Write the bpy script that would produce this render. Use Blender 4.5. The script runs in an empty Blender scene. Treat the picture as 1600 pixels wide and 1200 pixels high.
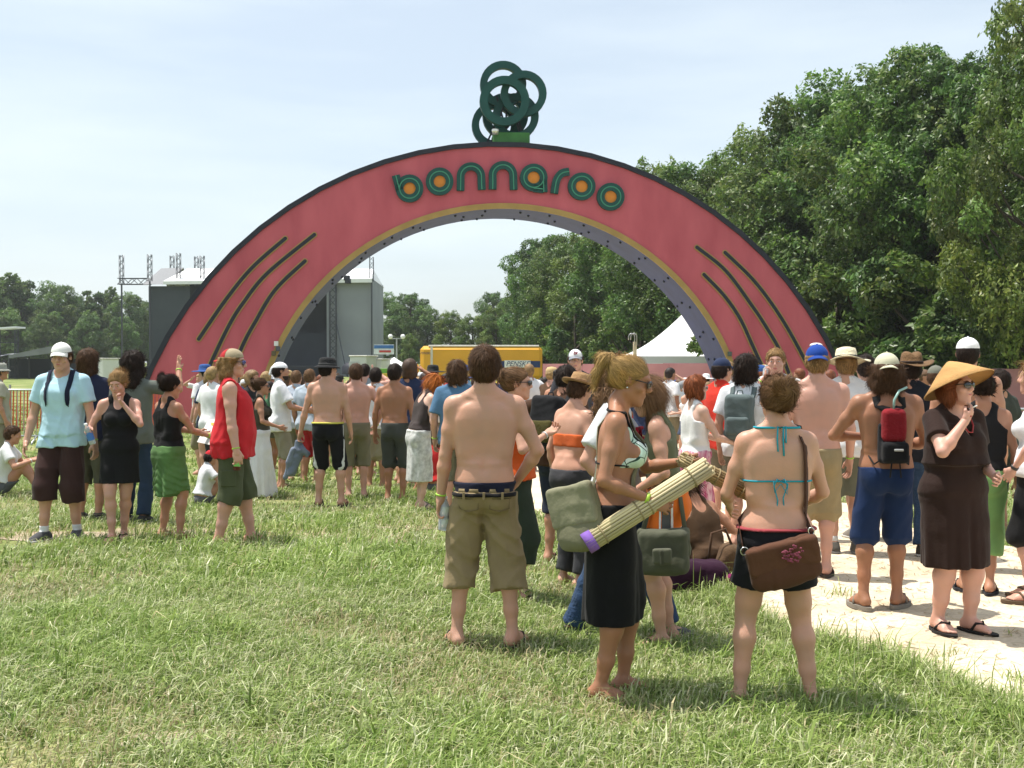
import bpy, math, random
import numpy as np
from math import radians, sin, cos, pi, atan2, sqrt
from mathutils import Matrix, Vector

# ---------------------------------------------------------------- camera, sky, sun, exposure
SC = bpy.context.scene
COL = SC.collection
CAM_H = 1.65
FOCAL = 1756.0                      # pixels across a 1600 px wide frame
cam = bpy.data.cameras.new('camera')
cam.sensor_width = 36.0
cam.lens = FOCAL / 1600 * 36
cam.clip_end = 3000
cam_o = bpy.data.objects.new('camera', cam)
cam_o.location = (0, 0, CAM_H)
cam_o.rotation_euler = (radians(90) - math.atan(34 / FOCAL), 0, 0)
COL.objects.link(cam_o)
SC.camera = cam_o

SUN = np.array([-.33, .12, 1.0]); SUN /= np.linalg.norm(SUN)
w = bpy.data.worlds.new('World'); SC.world = w; w.use_nodes = True
nt = w.node_tree; N = nt.nodes; Lk = nt.links
bg = N['Background']; bg.inputs['Strength'].default_value = .12
sky = N.new('ShaderNodeTexSky'); sky.sky_type = 'NISHITA'; sky.sun_disc = False
sky.sun_elevation = math.asin(SUN[2]); sky.sun_rotation = atan2(SUN[0], SUN[1])
sky.air_density = 1.0; sky.dust_density = 2.2; sky.ozone_density = 1.0
# a thin high veil of cloud over the whole sky
tc = N.new('ShaderNodeTexCoord'); mp = N.new('ShaderNodeMapping'); mp.inputs['Scale'].default_value = (1.2, 1.2, 7)
nz = N.new('ShaderNodeTexNoise'); nz.inputs['Scale'].default_value = 2.0; nz.inputs['Detail'].default_value = 5
cr = N.new('ShaderNodeValToRGB'); cr.color_ramp.elements[0].position = .36; cr.color_ramp.elements[1].position = .8
cr.color_ramp.elements[0].color = (.46, .46, .46, 1); cr.color_ramp.elements[1].color = (.85, .85, .85, 1)
mx = N.new('ShaderNodeMixRGB'); mx.inputs[2].default_value = (6.1, 6.75, 7.0, 1)
Lk.new(tc.outputs['Generated'], mp.inputs[0]); Lk.new(mp.outputs[0], nz.inputs['Vector'])
Lk.new(nz.outputs['Fac'], cr.inputs[0]); Lk.new(cr.outputs[0], mx.inputs[0])
Lk.new(sky.outputs[0], mx.inputs[1]); Lk.new(mx.outputs[0], bg.inputs['Color'])
sun = bpy.data.lights.new('sun', 'SUN'); sun.energy = 4.7; sun.angle = radians(.55); sun.color = (1, .955, .88)
sun_o = bpy.data.objects.new('sun', sun); COL.objects.link(sun_o)
sun_o.rotation_euler = Vector(SUN).to_track_quat('Z', 'Y').to_euler()
SC.view_settings.view_transform = 'Standard'; SC.view_settings.look = 'None'
SC.view_settings.gamma = 1; SC.view_settings.use_curve_mapping = False
SC.view_settings.exposure = .48
SC.render.engine = 'CYCLES'
SC.cycles.max_bounces = 5; SC.cycles.diffuse_bounces = 3; SC.cycles.glossy_bounces = 2
SC.cycles.transmission_bounces = 4; SC.cycles.transparent_max_bounces = 6
SC.cycles.caustics_reflective = False; SC.cycles.caustics_refractive = False
rng = np.random.default_rng(7); random.seed(7)

# ---------------------------------------------------------------- small library
def smooth01(t): t = np.clip(t, 0, 1); return t * t * (3 - 2 * t)
def ground_z(x, y):
    """the field falls away a little towards the gate and comes back up behind it"""
    x = np.asarray(x, float); y = np.asarray(y, float)
    d = .62 * smooth01((y - 6) / 34) * (1 - smooth01((y - 50) / 60))
    return -d * smooth01((x + .36 * y + 3.5) / 4) + .02 * np.sin(x * .9 + .5) * np.sin(y * .7)
def X(px, Y): return (px - 800) / FOCAL * Y
def PZ(py, Y): return CAM_H - (py - 566) / FOCAL * Y
def P3(px, py, Y): return np.array([X(px, Y), Y, PZ(py, Y)])

MATS = {}
def node_mat(name):
    m = bpy.data.materials.new(name); m.use_nodes = True
    nt = m.node_tree
    return m, nt, nt.nodes['Principled BSDF']
def mat(name, col, rough=.7, var=.12, scale=6.0, bump=0.0, bscale=40.0, metal=0.0, spec=.3, detail=4, sub=0.0, trans=0.0, stretch=None, sheen=0.0, tint=None, alpha=1.0):
    """plain procedural material: base colour broken up by noise, with fine relief"""
    if name in MATS: return MATS[name]
    m, nt, b = node_mat(name); N = nt.nodes; L = nt.links
    tc = N.new('ShaderNodeTexCoord'); src = tc.outputs['Object']
    if stretch:
        mp = N.new('ShaderNodeMapping'); mp.inputs['Scale'].default_value = stretch; L.new(src, mp.inputs[0]); src = mp.outputs[0]
    n = N.new('ShaderNodeTexNoise'); n.inputs['Scale'].default_value = scale; n.inputs['Detail'].default_value = detail
    L.new(src, n.inputs['Vector'])
    r = N.new('ShaderNodeValToRGB'); r.color_ramp.elements[0].position = .3; r.color_ramp.elements[1].position = .7
    c = np.array(col[:3]); t = np.array(tint if tint is not None else c * (1 + var))
    lo = c * (1 - var)
    r.color_ramp.elements[0].color = (*np.clip(lo, 0, 1), 1); r.color_ramp.elements[1].color = (*np.clip(t, 0, 1), 1)
    L.new(n.outputs['Fac'], r.inputs[0]); L.new(r.outputs[0], b.inputs['Base Color'])
    b.inputs['Roughness'].default_value = rough; b.inputs['Metallic'].default_value = metal
    b.inputs['Specular IOR Level'].default_value = spec
    if sub: b.inputs['Subsurface Weight'].default_value = sub; b.inputs['Subsurface Radius'].default_value = (.012, .005, .003); b.inputs['Subsurface Scale'].default_value = 1
    if trans: b.inputs['Transmission Weight'].default_value = trans
    if sheen: b.inputs['Sheen Weight'].default_value = sheen
    if bump:
        n2 = N.new('ShaderNodeTexNoise'); n2.inputs['Scale'].default_value = bscale; n2.inputs['Detail'].default_value = 3
        L.new(src, n2.inputs['Vector'])
        bp = N.new('ShaderNodeBump'); bp.inputs['Strength'].default_value = bump; bp.inputs['Distance'].default_value = .02
        L.new(n2.outputs['Fac'], bp.inputs['Height']); L.new(bp.outputs[0], b.inputs['Normal'])
    MATS[name] = m
    return m
def attr_mat(name, rough=.6, trans=.0, spec=.25, jitter=.0, jscale=3.0):
    """colour from the per-piece colour attribute, optional light through thin blades"""
    if name in MATS: return MATS[name]
    m, nt, b = node_mat(name); N = nt.nodes; L = nt.links
    a = N.new('ShaderNodeAttribute'); a.attribute_name = 'Col'; out = a.outputs['Color']
    if jitter:
        tc = N.new('ShaderNodeTexCoord'); n = N.new('ShaderNodeTexNoise'); n.inputs['Scale'].default_value = jscale
        L.new(tc.outputs['Object'], n.inputs['Vector'])
        mr = N.new('ShaderNodeMapRange'); mr.inputs[1].default_value = .3; mr.inputs[2].default_value = .7; mr.inputs[3].default_value = 1 - jitter; mr.inputs[4].default_value = 1 + jitter
        L.new(n.outputs['Fac'], mr.inputs[0])
        mm = N.new('ShaderNodeVectorMath'); mm.operation = 'SCALE'; L.new(out, mm.inputs[0]); L.new(mr.outputs[0], mm.inputs['Scale']); out = mm.outputs[0]
    L.new(out, b.inputs['Base Color']); b.inputs['Roughness'].default_value = rough; b.inputs['Specular IOR Level'].default_value = spec
    if trans:
        t = N.new('ShaderNodeBsdfTranslucent'); L.new(out, t.inputs['Color'])
        ms = N.new('ShaderNodeMixShader'); ms.inputs[0].default_value = trans
        L.new(b.outputs[0], ms.inputs[1]); L.new(t.outputs[0], ms.inputs[2])
        L.new(ms.outputs[0], N['Material Output'].inputs['Surface'])
    MATS[name] = m
    return m
def cloth(col, name=None, bump=.12, rough=.85, var=.07):
    name = name or 'cloth_%02x%02x%02x' % tuple(int(np.clip(c, 0, 1) * 255) for c in col[:3])
    return mat(name, col, rough, var, 9, bump, 55, spec=.15, sheen=.05)
def plastic(col, name, rough=.4): return mat(name, col, rough, .05, 4, spec=.5)

def mesh_np(name, V, faces, m=None, smooth=True, cols=None):
    """faces: list of int arrays (n,3)/(n,4)"""
    me = bpy.data.meshes.new(name)
    V = np.ascontiguousarray(V, np.float32)
    faces = [np.asarray(f, np.int32) for f in faces if len(f)]
    nl = sum(f.size for f in faces); nf = sum(len(f) for f in faces)
    me.vertices.add(len(V)); me.vertices.foreach_set('co', V.ravel())
    me.loops.add(nl); me.loops.foreach_set('vertex_index', np.concatenate([f.ravel() for f in faces]))
    me.polygons.add(nf)
    tot = np.concatenate([np.full(len(f), f.shape[1], np.int32) for f in faces])
    st = np.zeros(nf, np.int32); st[1:] = np.cumsum(tot)[:-1]
    me.polygons.foreach_set('loop_start', st); me.polygons.foreach_set('loop_total', tot)
    me.polygons.foreach_set('use_smooth', np.full(nf, bool(smooth)))
    if cols is not None:
        at = me.color_attributes.new('Col', 'FLOAT_COLOR', 'POINT')
        c = np.ones((len(V), 4), np.float32); c[:, :3] = cols; at.data.foreach_set('color', c.ravel())
    me.update(calc_edges=True)
    if m: me.materials.append(m)
    return me
def link(name, me, parent=None, loc=None, rot=None, label=None, cat=None, group=None, kind=None):
    o = bpy.data.objects.new(name, me); COL.objects.link(o)
    if parent is not None: o.parent = parent
    if loc is not None: o.location = loc
    if rot is not None: o.rotation_euler = rot
    if label: o['label'] = label
    if cat: o['category'] = cat
    if group: o['group'] = group
    if kind: o['kind'] = kind
    return o
def empty(name, loc, label, cat, rot=(0, 0, 0), group=None):
    return link(name, None, None, loc, rot, label, cat, group)

class MB:
    """collects shapes into one mesh"""
    def __init__(s): s.V = []; s.Q = []; s.T = []; s.n = 0
    def add(s, V, Q=(), T=()):
        V = np.asarray(V, float); s.V.append(V)
        if len(Q): s.Q.append(np.asarray(Q, int) + s.n)
        if len(T): s.T.append(np.asarray(T, int) + s.n)
        s.n += len(V); return s
    def box(s, c, h, R=None, bev=.0):
        c = np.asarray(c, float); h = np.asarray(h, float)
        sg = np.array([(x, y, z) for x in (-1, 1) for y in (-1, 1) for z in (-1, 1)], float)
        if bev:
            b = min(bev, *(h * .9)); V = []; idx = {}
            for q in sg:
                for ax in range(3):
                    p = q * (h - b); p[ax] = q[ax] * h[ax]; idx[(tuple(q.astype(int)), ax)] = len(V); V.append(p)
            Q = []; T = []
            S = (-1, 1)
            for ax in range(3):
                u, v = (ax + 1) % 3, (ax + 2) % 3
                for sx in S:
                    loop = []
                    for (a_, b_) in ((-1, -1), (1, -1), (1, 1), (-1, 1)):
                        q = [0, 0, 0]; q[ax] = sx; q[u] = a_; q[v] = b_; loop.append(idx[(tuple(q), ax)])
                    Q.append(loop if sx > 0 else loop[::-1])
                for a_ in S:
                    for b_ in S:
                        q0 = [0, 0, 0]; q0[u] = a_; q0[v] = b_; q0[ax] = -1; q1 = list(q0); q1[ax] = 1
                        l = [idx[(tuple(q0), u)], idx[(tuple(q1), u)], idx[(tuple(q1), v)], idx[(tuple(q0), v)]]
                        Q.append(l if a_ * b_ < 0 else l[::-1])
            for q in sg.astype(int):
                l = [idx[(tuple(q), a)] for a in range(3)]; T.append(l if q.prod() > 0 else l[::-1])
            V = np.array(V)
        else:
            V = sg * h; Q = [(0, 1, 3, 2), (4, 6, 7, 5), (0, 4, 5, 1), (2, 3, 7, 6), (0, 2, 6, 4), (1, 5, 7, 3)]; T = []
        if R is not None: V = V @ np.asarray(R).T
        return s.add(V + c, Q, T)
    def bar(s, a, b, w, d=None):
        a = np.asarray(a, float); b = np.asarray(b, float); z = b - a; L = np.linalg.norm(z); z = z / L
        up = np.array([0, 0, 1.]) if abs(z[2]) < .9 else np.array([0, 1., 0])
        x = np.cross(up, z); x /= np.linalg.norm(x); y = np.cross(z, x)
        return s.box((a + b) / 2, (w / 2, (d or w) / 2, L / 2), np.c_[x, y, z])
    def tube(s, pts, r, n=8, cap=True, closed=False, flat=None):
        """swept tube; r scalar or list; flat=(side vectors) makes an oval strap: (width, thickness)"""
        P = np.asarray(pts, float); m = len(P); r = np.broadcast_to(np.asarray(r, float), (m,))
        if closed: T = np.roll(P, -1, 0) - np.roll(P, 1, 0)
        else: T = np.gradient(P, axis=0)
        T /= np.linalg.norm(T, axis=1)[:, None] + 1e-9
        x = np.cross(T[0], [0, 0, 1.]);
        if np.linalg.norm(x) < .1: x = np.cross(T[0], [0, 1., 0])
        x /= np.linalg.norm(x); V = []
        th = np.arange(n) / n * 2 * pi
        for i in range(m):
            x = x - T[i] * (x @ T[i]); x /= np.linalg.norm(x); y = np.cross(T[i], x)
            V.append(P[i] + r[i] * (np.cos(th)[:, None] * x + np.sin(th)[:, None] * y))
        V = np.concatenate(V); Q = []
        for i in range(m if closed else m - 1):
            j = (i + 1) % m
            for k in range(n):
                l = (k + 1) % n; Q.append((i * n + k, i * n + l, j * n + l, j * n + k))
        if cap and not closed:
            V = np.concatenate([V, P[[0, -1]]]); a = m * n
            T3 = [(a, (k + 1) % n, k) for k in range(n)] + [(a + 1, (m - 1) * n + k, (m - 1) * n + (k + 1) % n) for k in range(n)]
        else: T3 = []
        return s.add(V, Q, T3)
    def ribbon(s, pts, nrm, wd, th):
        """flat strap along pts lying with its face along nrm"""
        P = np.asarray(pts, float); Nn = np.asarray(nrm, float); T = np.gradient(P, axis=0); T /= np.linalg.norm(T, axis=1)[:, None] + 1e-9
        Nn = Nn - T * (Nn * T).sum(1)[:, None]; Nn /= np.linalg.norm(Nn, axis=1)[:, None] + 1e-9
        B = np.cross(T, Nn); wd = np.broadcast_to(wd, (len(P),))[:, None]
        V = np.stack([P - B * wd / 2, P + B * wd / 2, P + B * wd / 2 + Nn * th, P - B * wd / 2 + Nn * th], 1).reshape(-1, 3); Q = []
        for i in range(len(P) - 1):
            a = i * 4; b = a + 4
            for k in range(4): l = (k + 1) % 4; Q.append((a + k, a + l, b + l, b + k))
        Q += [(3, 2, 1, 0), tuple(len(P) * 4 - 4 + np.arange(4))]
        return s.add(V, Q)
    def lathe(s, prof, n=24, R=None, c=(0, 0, 0), sx=1, sy=1, warp=None):
        prof = np.asarray(prof, float); m = len(prof); th = np.arange(n) / n * 2 * pi
        V = np.stack([prof[:, :1] * np.cos(th) * sx, prof[:, :1] * np.sin(th) * sy, np.repeat(prof[:, 1:], n, 1)], -1).reshape(-1, 3)
        if warp is not None: V = warp(V)
        Q = [(i * n + k, i * n + (k + 1) % n, (i + 1) * n + (k + 1) % n, (i + 1) * n + k) for i in range(m - 1) for k in range(n)]
        if R is not None: V = V @ np.asarray(R).T
        return s.add(V + np.asarray(c), Q)
    def sphere(s, c, r, n=10, m=6, R=None):
        r = np.broadcast_to(np.asarray(r, float), (3,)); ph = np.linspace(-pi / 2, pi / 2, m + 1)
        th = np.arange(n) / n * 2 * pi
        V = np.stack([np.cos(ph)[:, None] * np.cos(th) * r[0], np.cos(ph)[:, None] * np.sin(th) * r[1], np.repeat(np.sin(ph)[:, None], n, 1) * r[2]], -1).reshape(-1, 3)
        if R is not None: V = V @ np.asarray(R).T
        Q = [(i * n + k, i * n + (k + 1) % n, (i + 1) * n + (k + 1) % n, (i + 1) * n + k) for i in range(m) for k in range(n)]
        return s.add(V + np.asarray(c, float), Q)
    def prism(s, poly, y0, y1):
        """outline in (x,z) extruded from y0 to y1"""
        p = np.asarray(poly, float); n = len(p)
        V = np.concatenate([np.c_[p[:, 0], np.full(n, y0), p[:, 1]], np.c_[p[:, 0], np.full(n, y1), p[:, 1]]])
        s.add(V, [(i, (i + 1) % n, n + (i + 1) % n, n + i) for i in range(n)])
        s.poly = getattr(s, 'poly', []); b = s.n - 2 * n
        s.poly += [list(range(b, b + n))[::-1], list(range(b + n, b + 2 * n))]
        return s
    def mesh(s, name, m=None, smooth=False):
        V = np.concatenate(s.V); F = []
        if s.Q: F.append(np.concatenate(s.Q))
        if s.T: F.append(np.concatenate(s.T))
        for p in getattr(s, 'poly', []): F.append(np.array([p]))
        return mesh_np(name, V, F, m, smooth)
    def build(s, name, m, parent=None, smooth=False, **kw): return link(name, s.mesh(name, m, smooth), parent, **kw)
# ================================================================ ground, path, grass
def sheet(name, xs, ys, dz, m):
    GX, GY = np.meshgrid(xs, ys); GZ = ground_z(GX, GY) + dz; nx = len(xs)
    V = np.stack([GX, GY, GZ], -1).reshape(-1, 3)
    i = np.arange(len(xs) - 1)[None] + np.arange(len(ys) - 1)[:, None] * nx
    Q = np.stack([i, i + 1, i + 1 + nx, i + nx], -1).reshape(-1, 4)
    return link(name, mesh_np(name, V, [Q], m), kind='structure')
def ground_mat():
    m, nt, b = node_mat('field_turf'); N = nt.nodes; L = nt.links
    tc = N.new('ShaderNodeTexCoord')
    def noise(s, d=5):
        n = N.new('ShaderNodeTexNoise'); n.inputs['Scale'].default_value = s; n.inputs['Detail'].default_value = d
        L.new(tc.outputs['Object'], n.inputs['Vector']); return n.outputs['Fac']
    r = N.new('ShaderNodeValToRGB'); e = r.color_ramp.elements
    e[0].position = .30; e[0].color = (.10, .14, .04, 1); e[1].position = .72; e[1].color = (.36, .32, .17, 1)
    x = e.new(.5); x.color = (.20, .25, .08, 1)
    L.new(noise(.55, 8), r.inputs[0])
    r2 = N.new('ShaderNodeValToRGB'); r2.color_ramp.elements[0].position = .35; r2.color_ramp.elements[0].color = (.62, .62, .62, 1); r2.color_ramp.elements[1].position = .65; r2.color_ramp.elements[1].color = (1.25, 1.25, 1.2, 1)
    L.new(noise(22, 4), r2.inputs[0])
    mm = N.new('ShaderNodeMixRGB'); mm.blend_type = 'MULTIPLY'; mm.inputs[0].default_value = 1
    L.new(r.outputs[0], mm.inputs[1]); L.new(r2.outputs[0], mm.inputs[2]); L.new(mm.outputs[0], b.inputs['Base Color'])
    b.inputs['Roughness'].default_value = .95; b.inputs['Specular IOR Level'].default_value = .1
    bp = N.new('ShaderNodeBump'); bp.inputs['Strength'].default_value = .6; bp.inputs['Distance'].default_value = .03
    L.new(noise(45, 3), bp.inputs['Height']); L.new(bp.outputs[0], b.inputs['Normal'])
    return m
def path_mat():
    m, nt, b = node_mat('straw_and_gravel'); N = nt.nodes; L = nt.links
    tc = N.new('ShaderNodeTexCoord')
    def noise(s, d=5, sc=None):
        n = N.new('ShaderNodeTexNoise'); n.inputs['Scale'].default_value = s; n.inputs['Detail'].default_value = d
        src = tc.outputs['Object']
        if sc: mp = N.new('ShaderNodeMapping'); mp.inputs['Scale'].default_value = sc; L.new(src, mp.inputs[0]); src = mp.outputs[0]
        L.new(src, n.inputs['Vector']); return n.outputs['Fac']
    r = N.new('ShaderNodeValToRGB'); e = r.color_ramp.elements
    e[0].position = .28; e[0].color = (.46, .37, .26, 1); e[1].position = .62; e[1].color = (.70, .60, .46, 1)
    L.new(noise(1.3, 9), r.inputs[0])
    r2 = N.new('ShaderNodeValToRGB'); r2.color_ramp.elements[0].position = .38; r2.color_ramp.elements[0].color = (.66, .62, .56, 1); r2.color_ramp.elements[1].position = .56; r2.color_ramp.elements[1].color = (1.1, 1.1, 1.1, 1)
    L.new(noise(38, 6, (1, 1.8, 1)), r2.inputs[0])
    mm = N.new('ShaderNodeMixRGB'); mm.blend_type = 'MULTIPLY'; mm.inputs[0].default_value = .42
    L.new(r.outputs[0], mm.inputs[1]); L.new(r2.outputs[0], mm.inputs[2]); L.new(mm.outputs[0], b.inputs['Base Color'])
    b.inputs['Roughness'].default_value = .95; b.inputs['Specular IOR Level'].default_value = .1
    bp = N.new('ShaderNodeBump'); bp.inputs['Strength'].default_value = .3; bp.inputs['Distance'].default_value = .015
    L.new(noise(60, 5), bp.inputs['Height']); L.new(bp.outputs[0], b.inputs['Normal'])
    return m
xs = np.unique(np.concatenate([np.linspace(-1500, -60, 20), np.linspace(-60, 60, 241), np.linspace(60, 1500, 20)]))
ys = np.unique(np.concatenate([np.linspace(-40, 0, 6), np.linspace(0, 120, 241), np.linspace(120, 2500, 30)]))
sheet('ground', xs, ys, 0, ground_mat())

# left and right edge of the trodden path, (y, x)
PL = np.array([(0, 3.4), (3.5, 2.85), (5.05, 2.33), (6.0, 2.02), (7.05, 1.66), (8.1, 1.52), (10, .95), (12.4, .3), (20, -1.8), (32, -3.2), (48, -3.0), (60, -2.5)])
PR = np.array([(0, 16), (6, 15), (8.2, 9), (9.4, 4.6), (12, 4.0), (20, 4.6), (32, 5.2), (48, 5.0), (60, 4.5)])
def wob(a, s): return .09 * np.sin(a * 2.3 + s) + .05 * np.sin(a * 6.1 + 2 * s) + .03 * np.sin(a * 14.7 + s)
def path_l(y): return np.interp(y, PL[:, 0], PL[:, 1]) + wob(np.asarray(y), 1.0)
def path_r(y): return np.interp(y, PR[:, 0], PR[:, 1]) + wob(np.asarray(y), 4.0)
yy = np.concatenate([np.linspace(0, 16, 161), np.linspace(16.3, 60, 100)]); nn = 40
GX = path_l(yy)[:, None] + (path_r(yy) - path_l(yy))[:, None] * np.linspace(0, 1, nn)[None]
GY = np.repeat(yy[:, None], nn, 1)
i = np.arange(nn - 1)[None] + np.arange(len(yy) - 1)[:, None] * nn
link('path', mesh_np('path', np.stack([GX, GY, ground_z(GX, GY) + .018], -1).reshape(-1, 3), [np.stack([i, i + 1, i + 1 + nn, i + nn], -1).reshape(-1, 4)], path_mat()), kind='structure')

def bare_patch(cx, cy, rx, ry, seed):
    g = np.random.default_rng(seed); n = 40; th = np.arange(n) / n * 2 * pi; w_ = 1 + .18 * np.sin(3 * th + g.random() * 6) + .12 * np.sin(7 * th + g.random() * 6); V = []; Q = []
    for j, r in enumerate(np.linspace(0, 1, 6)):
        for k in range(n): x_, y_ = cx + rx * r * w_[k] * cos(th[k]), cy + ry * r * w_[k] * sin(th[k]); V.append((x_, y_, float(ground_z(x_, y_)) + .007))
    for j in range(5):
        for k in range(n): Q.append((j * n + k, (j + 1) * n + k, (j + 1) * n + (k + 1) % n, j * n + (k + 1) % n))
    link('bare_earth', mesh_np('bare_earth', V, [np.array(Q)], mat('dusty_earth', (.40, .32, .225), .95, .22, 3, .6, 60, detail=8)), kind='structure')
bare_patch(-2.9, 10.9, 1.9, .55, 1); bare_patch(-1.3, 4.85, .42, .12, 2); bare_patch(1.45, 4.75, .25, .11, 3); bare_patch(-.7, 11.6, .7, .25, 4)
def blades(name, n, sampler, hmin, hmax, wd, label, seed, straw=.25, per_tuft=9, tuft_r=.05):
    g = np.random.default_rng(seed)
    nt_ = n // per_tuft; B = sampler(g, nt_); B = np.repeat(B, per_tuft, 0); n = len(B)
    B = B + g.normal(0, tuft_r, (n, 2))
    inside = (B[:, 0] > path_l(B[:, 1]) + g.normal(0, .05, n)) & (B[:, 0] < path_r(B[:, 1])); B = B[~inside]; n = len(B)
    patch = np.sin(B[:, 0] * 1.7 + 1.3 * np.sin(B[:, 1] * .9)) * np.sin(B[:, 1] * 1.3 + .8 * np.sin(B[:, 0] * 1.1)) + .45 * np.sin(B[:, 0] * 4.1 + B[:, 1] * 2.3) * np.sin(B[:, 1] * 4.7 - B[:, 0])
    bare = np.exp(-(((B[:, 0] + 2.9) / 1.7) ** 2 + ((B[:, 1] - 10.9) / .55) ** 2)) + .8 * np.exp(-(((B[:, 0] + 1.3) / .5) ** 2 + ((B[:, 1] - 4.85) / .16) ** 2)) + .8 * np.exp(-(((B[:, 0] - 1.45) / .3) ** 2 + ((B[:, 1] - 4.75) / .15) ** 2))
    big = np.sin(B[:, 0] * .55 + 1.1 * np.sin(B[:, 1] * .43 + 1)) * np.sin(B[:, 1] * .62 + .9 * np.sin(B[:, 0] * .5)); patch = patch + .5 * big
    keep = g.random(n) > np.clip(-.50 * patch, 0, .72) + .6 * bare; B = B[keep]; patch = patch[keep]; n = len(B)
    az = g.uniform(0, 2 * pi, n); az = np.where(g.random(n) < .55, g.normal(.7, .8, n), az)
    hg = g.uniform(hmin, hmax, n) * np.clip(1 + .32 * patch, .45, 1.6) * np.where(g.random(n) < .06, 1.6, 1); lean = np.abs(g.normal(.95, .42, n))
    d = np.c_[np.cos(az), np.sin(az)]; w_ = wd * g.uniform(.6, 1.4, n)
    tw = az + pi / 2 + g.normal(0, .6, n); s_ = np.c_[np.cos(tw), np.sin(tw)] * w_[:, None] / 2
    z0 = ground_z(B[:, 0], B[:, 1]) - .004
    mid = B + d * (hg * lean * .38)[:, None]; tip = B + d * (hg * lean * 1.05)[:, None]
    zm = z0 + hg * .66; zt = z0 + hg * np.clip(1.12 - .45 * lean, .18, 1.1)
    V = np.empty((n, 5, 3))
    V[:, 0, :2] = B - s_; V[:, 1, :2] = B + s_; V[:, 2, :2] = mid + s_ * .85; V[:, 3, :2] = mid - s_ * .85; V[:, 4, :2] = tip
    V[:, 0, 2] = V[:, 1, 2] = z0; V[:, 2, 2] = V[:, 3, 2] = zm; V[:, 4, 2] = zt
    i = np.arange(n)[:, None] * 5
    base = np.array([(.155, .235, .042), (.265, .345, .088), (.40, .455, .19), (.60, .60, .37), (.50, .43, .24)])
    p = np.array([.25, .34, .50 - straw * .8, straw * .55, straw * .15]); ci = g.choice(5, n, p=p / p.sum()); ci = np.where((patch < -.45) & (g.random(n) < .28), 4, ci); ci = np.where((patch > .35) & (g.random(n) < .5), g.integers(0, 2, n), ci)
    c = base[ci] * g.uniform(.75, 1.3, (n, 1)) * (1 + .12 * patch[:, None])
    me = mesh_np(name, V.reshape(-1, 3), [np.hstack([i, i + 1, i + 2, i + 3]), np.hstack([i + 3, i + 2, i + 4])], attr_mat('grass_blade', .42, .34, .45), False, np.repeat(c, 5, 0))
    o = link(name, me, label=label, cat='grass', kind='stuff')
def fan(y0, y1, mx):
    def f(g, n):
        y = np.sqrt(g.uniform(y0 ** 2, y1 ** 2, n)); x = g.uniform(-1, 1, n) * (.49 * y + mx); return np.c_[x, y]
    return f
blades('grass', 250000, fan(3.9, 8.2, .9), .042, .112, .0064, 'pale shaggy trampled grass of the near field', 1, .36)
blades('grass', 125000, fan(8.0, 16, 1.0), .06, .125, .010, 'pale grass around the standing people', 2, .40)
blades('grass', 60000, fan(15.5, 42, 2), .06, .13, .026, 'bright mown grass of the field towards the arch', 3, .2)
def on_path(g, n):
    y = g.uniform(4.6, 9.5, n); return np.c_[path_l(y) - .03 + np.abs(g.normal(0, .09, n)) * 0 + g.uniform(-.15, .02, n), y]
blades('grass', 9000, on_path, .09, .19, .0062, 'taller green grass fringe along the edge of the path', 4, .12)
def tufts_at(pts):
    def f(g, n): return np.asarray(pts)[g.integers(0, len(pts), n)]
    return f
_pl, _pr = path_l, path_r
path_l = lambda y: np.full(np.shape(y), 1e9)
blades('grass', 260, tufts_at([(2.42, 6.25), (2.6, 5.75), (2.15, 6.5), (3.0, 6.7), (2.75, 5.3), (3.75, 8.0), (2.3, 7.9)]), .05, .11, .006, 'small grass tufts growing out of the pale path', 5, .1, 9, .045)
path_l = _pl
def weeds(g, n): y = np.sqrt(g.uniform(4.2 ** 2, 12 ** 2, n)); return np.c_[g.uniform(-1, 1, n) * (.47 * y), y]
blades('grass', 9000, weeds, .06, .15, .011, 'darker broad-bladed weed clumps scattered in the near grass', 8, .05, 22, .035)
def litter(g, n): y = np.sqrt(g.uniform(4.0 ** 2, 13 ** 2, n)); return np.c_[path_l(y) + g.random(n) ** 1.3 * 6, y]
g = np.random.default_rng(12); n = 7000; B = litter(g, n); az = g.uniform(0, pi, n); ln = g.uniform(.02, .09, n); d = np.c_[np.cos(az), np.sin(az)] * ln[:, None]; q = np.c_[-np.sin(az), np.cos(az)] * .0022; z0 = ground_z(B[:, 0], B[:, 1]) + .021
V = np.stack([np.c_[B - d / 2 - q, z0], np.c_[B + d / 2 - q, z0 + g.uniform(0, .012, n)], np.c_[B + d / 2 + q, z0 + .004], np.c_[B - d / 2 + q, z0 + .002]], 1).reshape(-1, 3); i_ = np.arange(n)[:, None] * 4
link('straw', mesh_np('straw', V, [np.hstack([i_, i_ + 1, i_ + 2, i_ + 3])], attr_mat('straw', .7), False, np.repeat(np.array([(.62, .50, .30), (.35, .26, .15), (.20, .15, .09)])[g.choice(3, n, p=[.5, .3, .2])], 4, 0)), label='loose straw lying on the pale path', cat='straw', kind='stuff')

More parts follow.
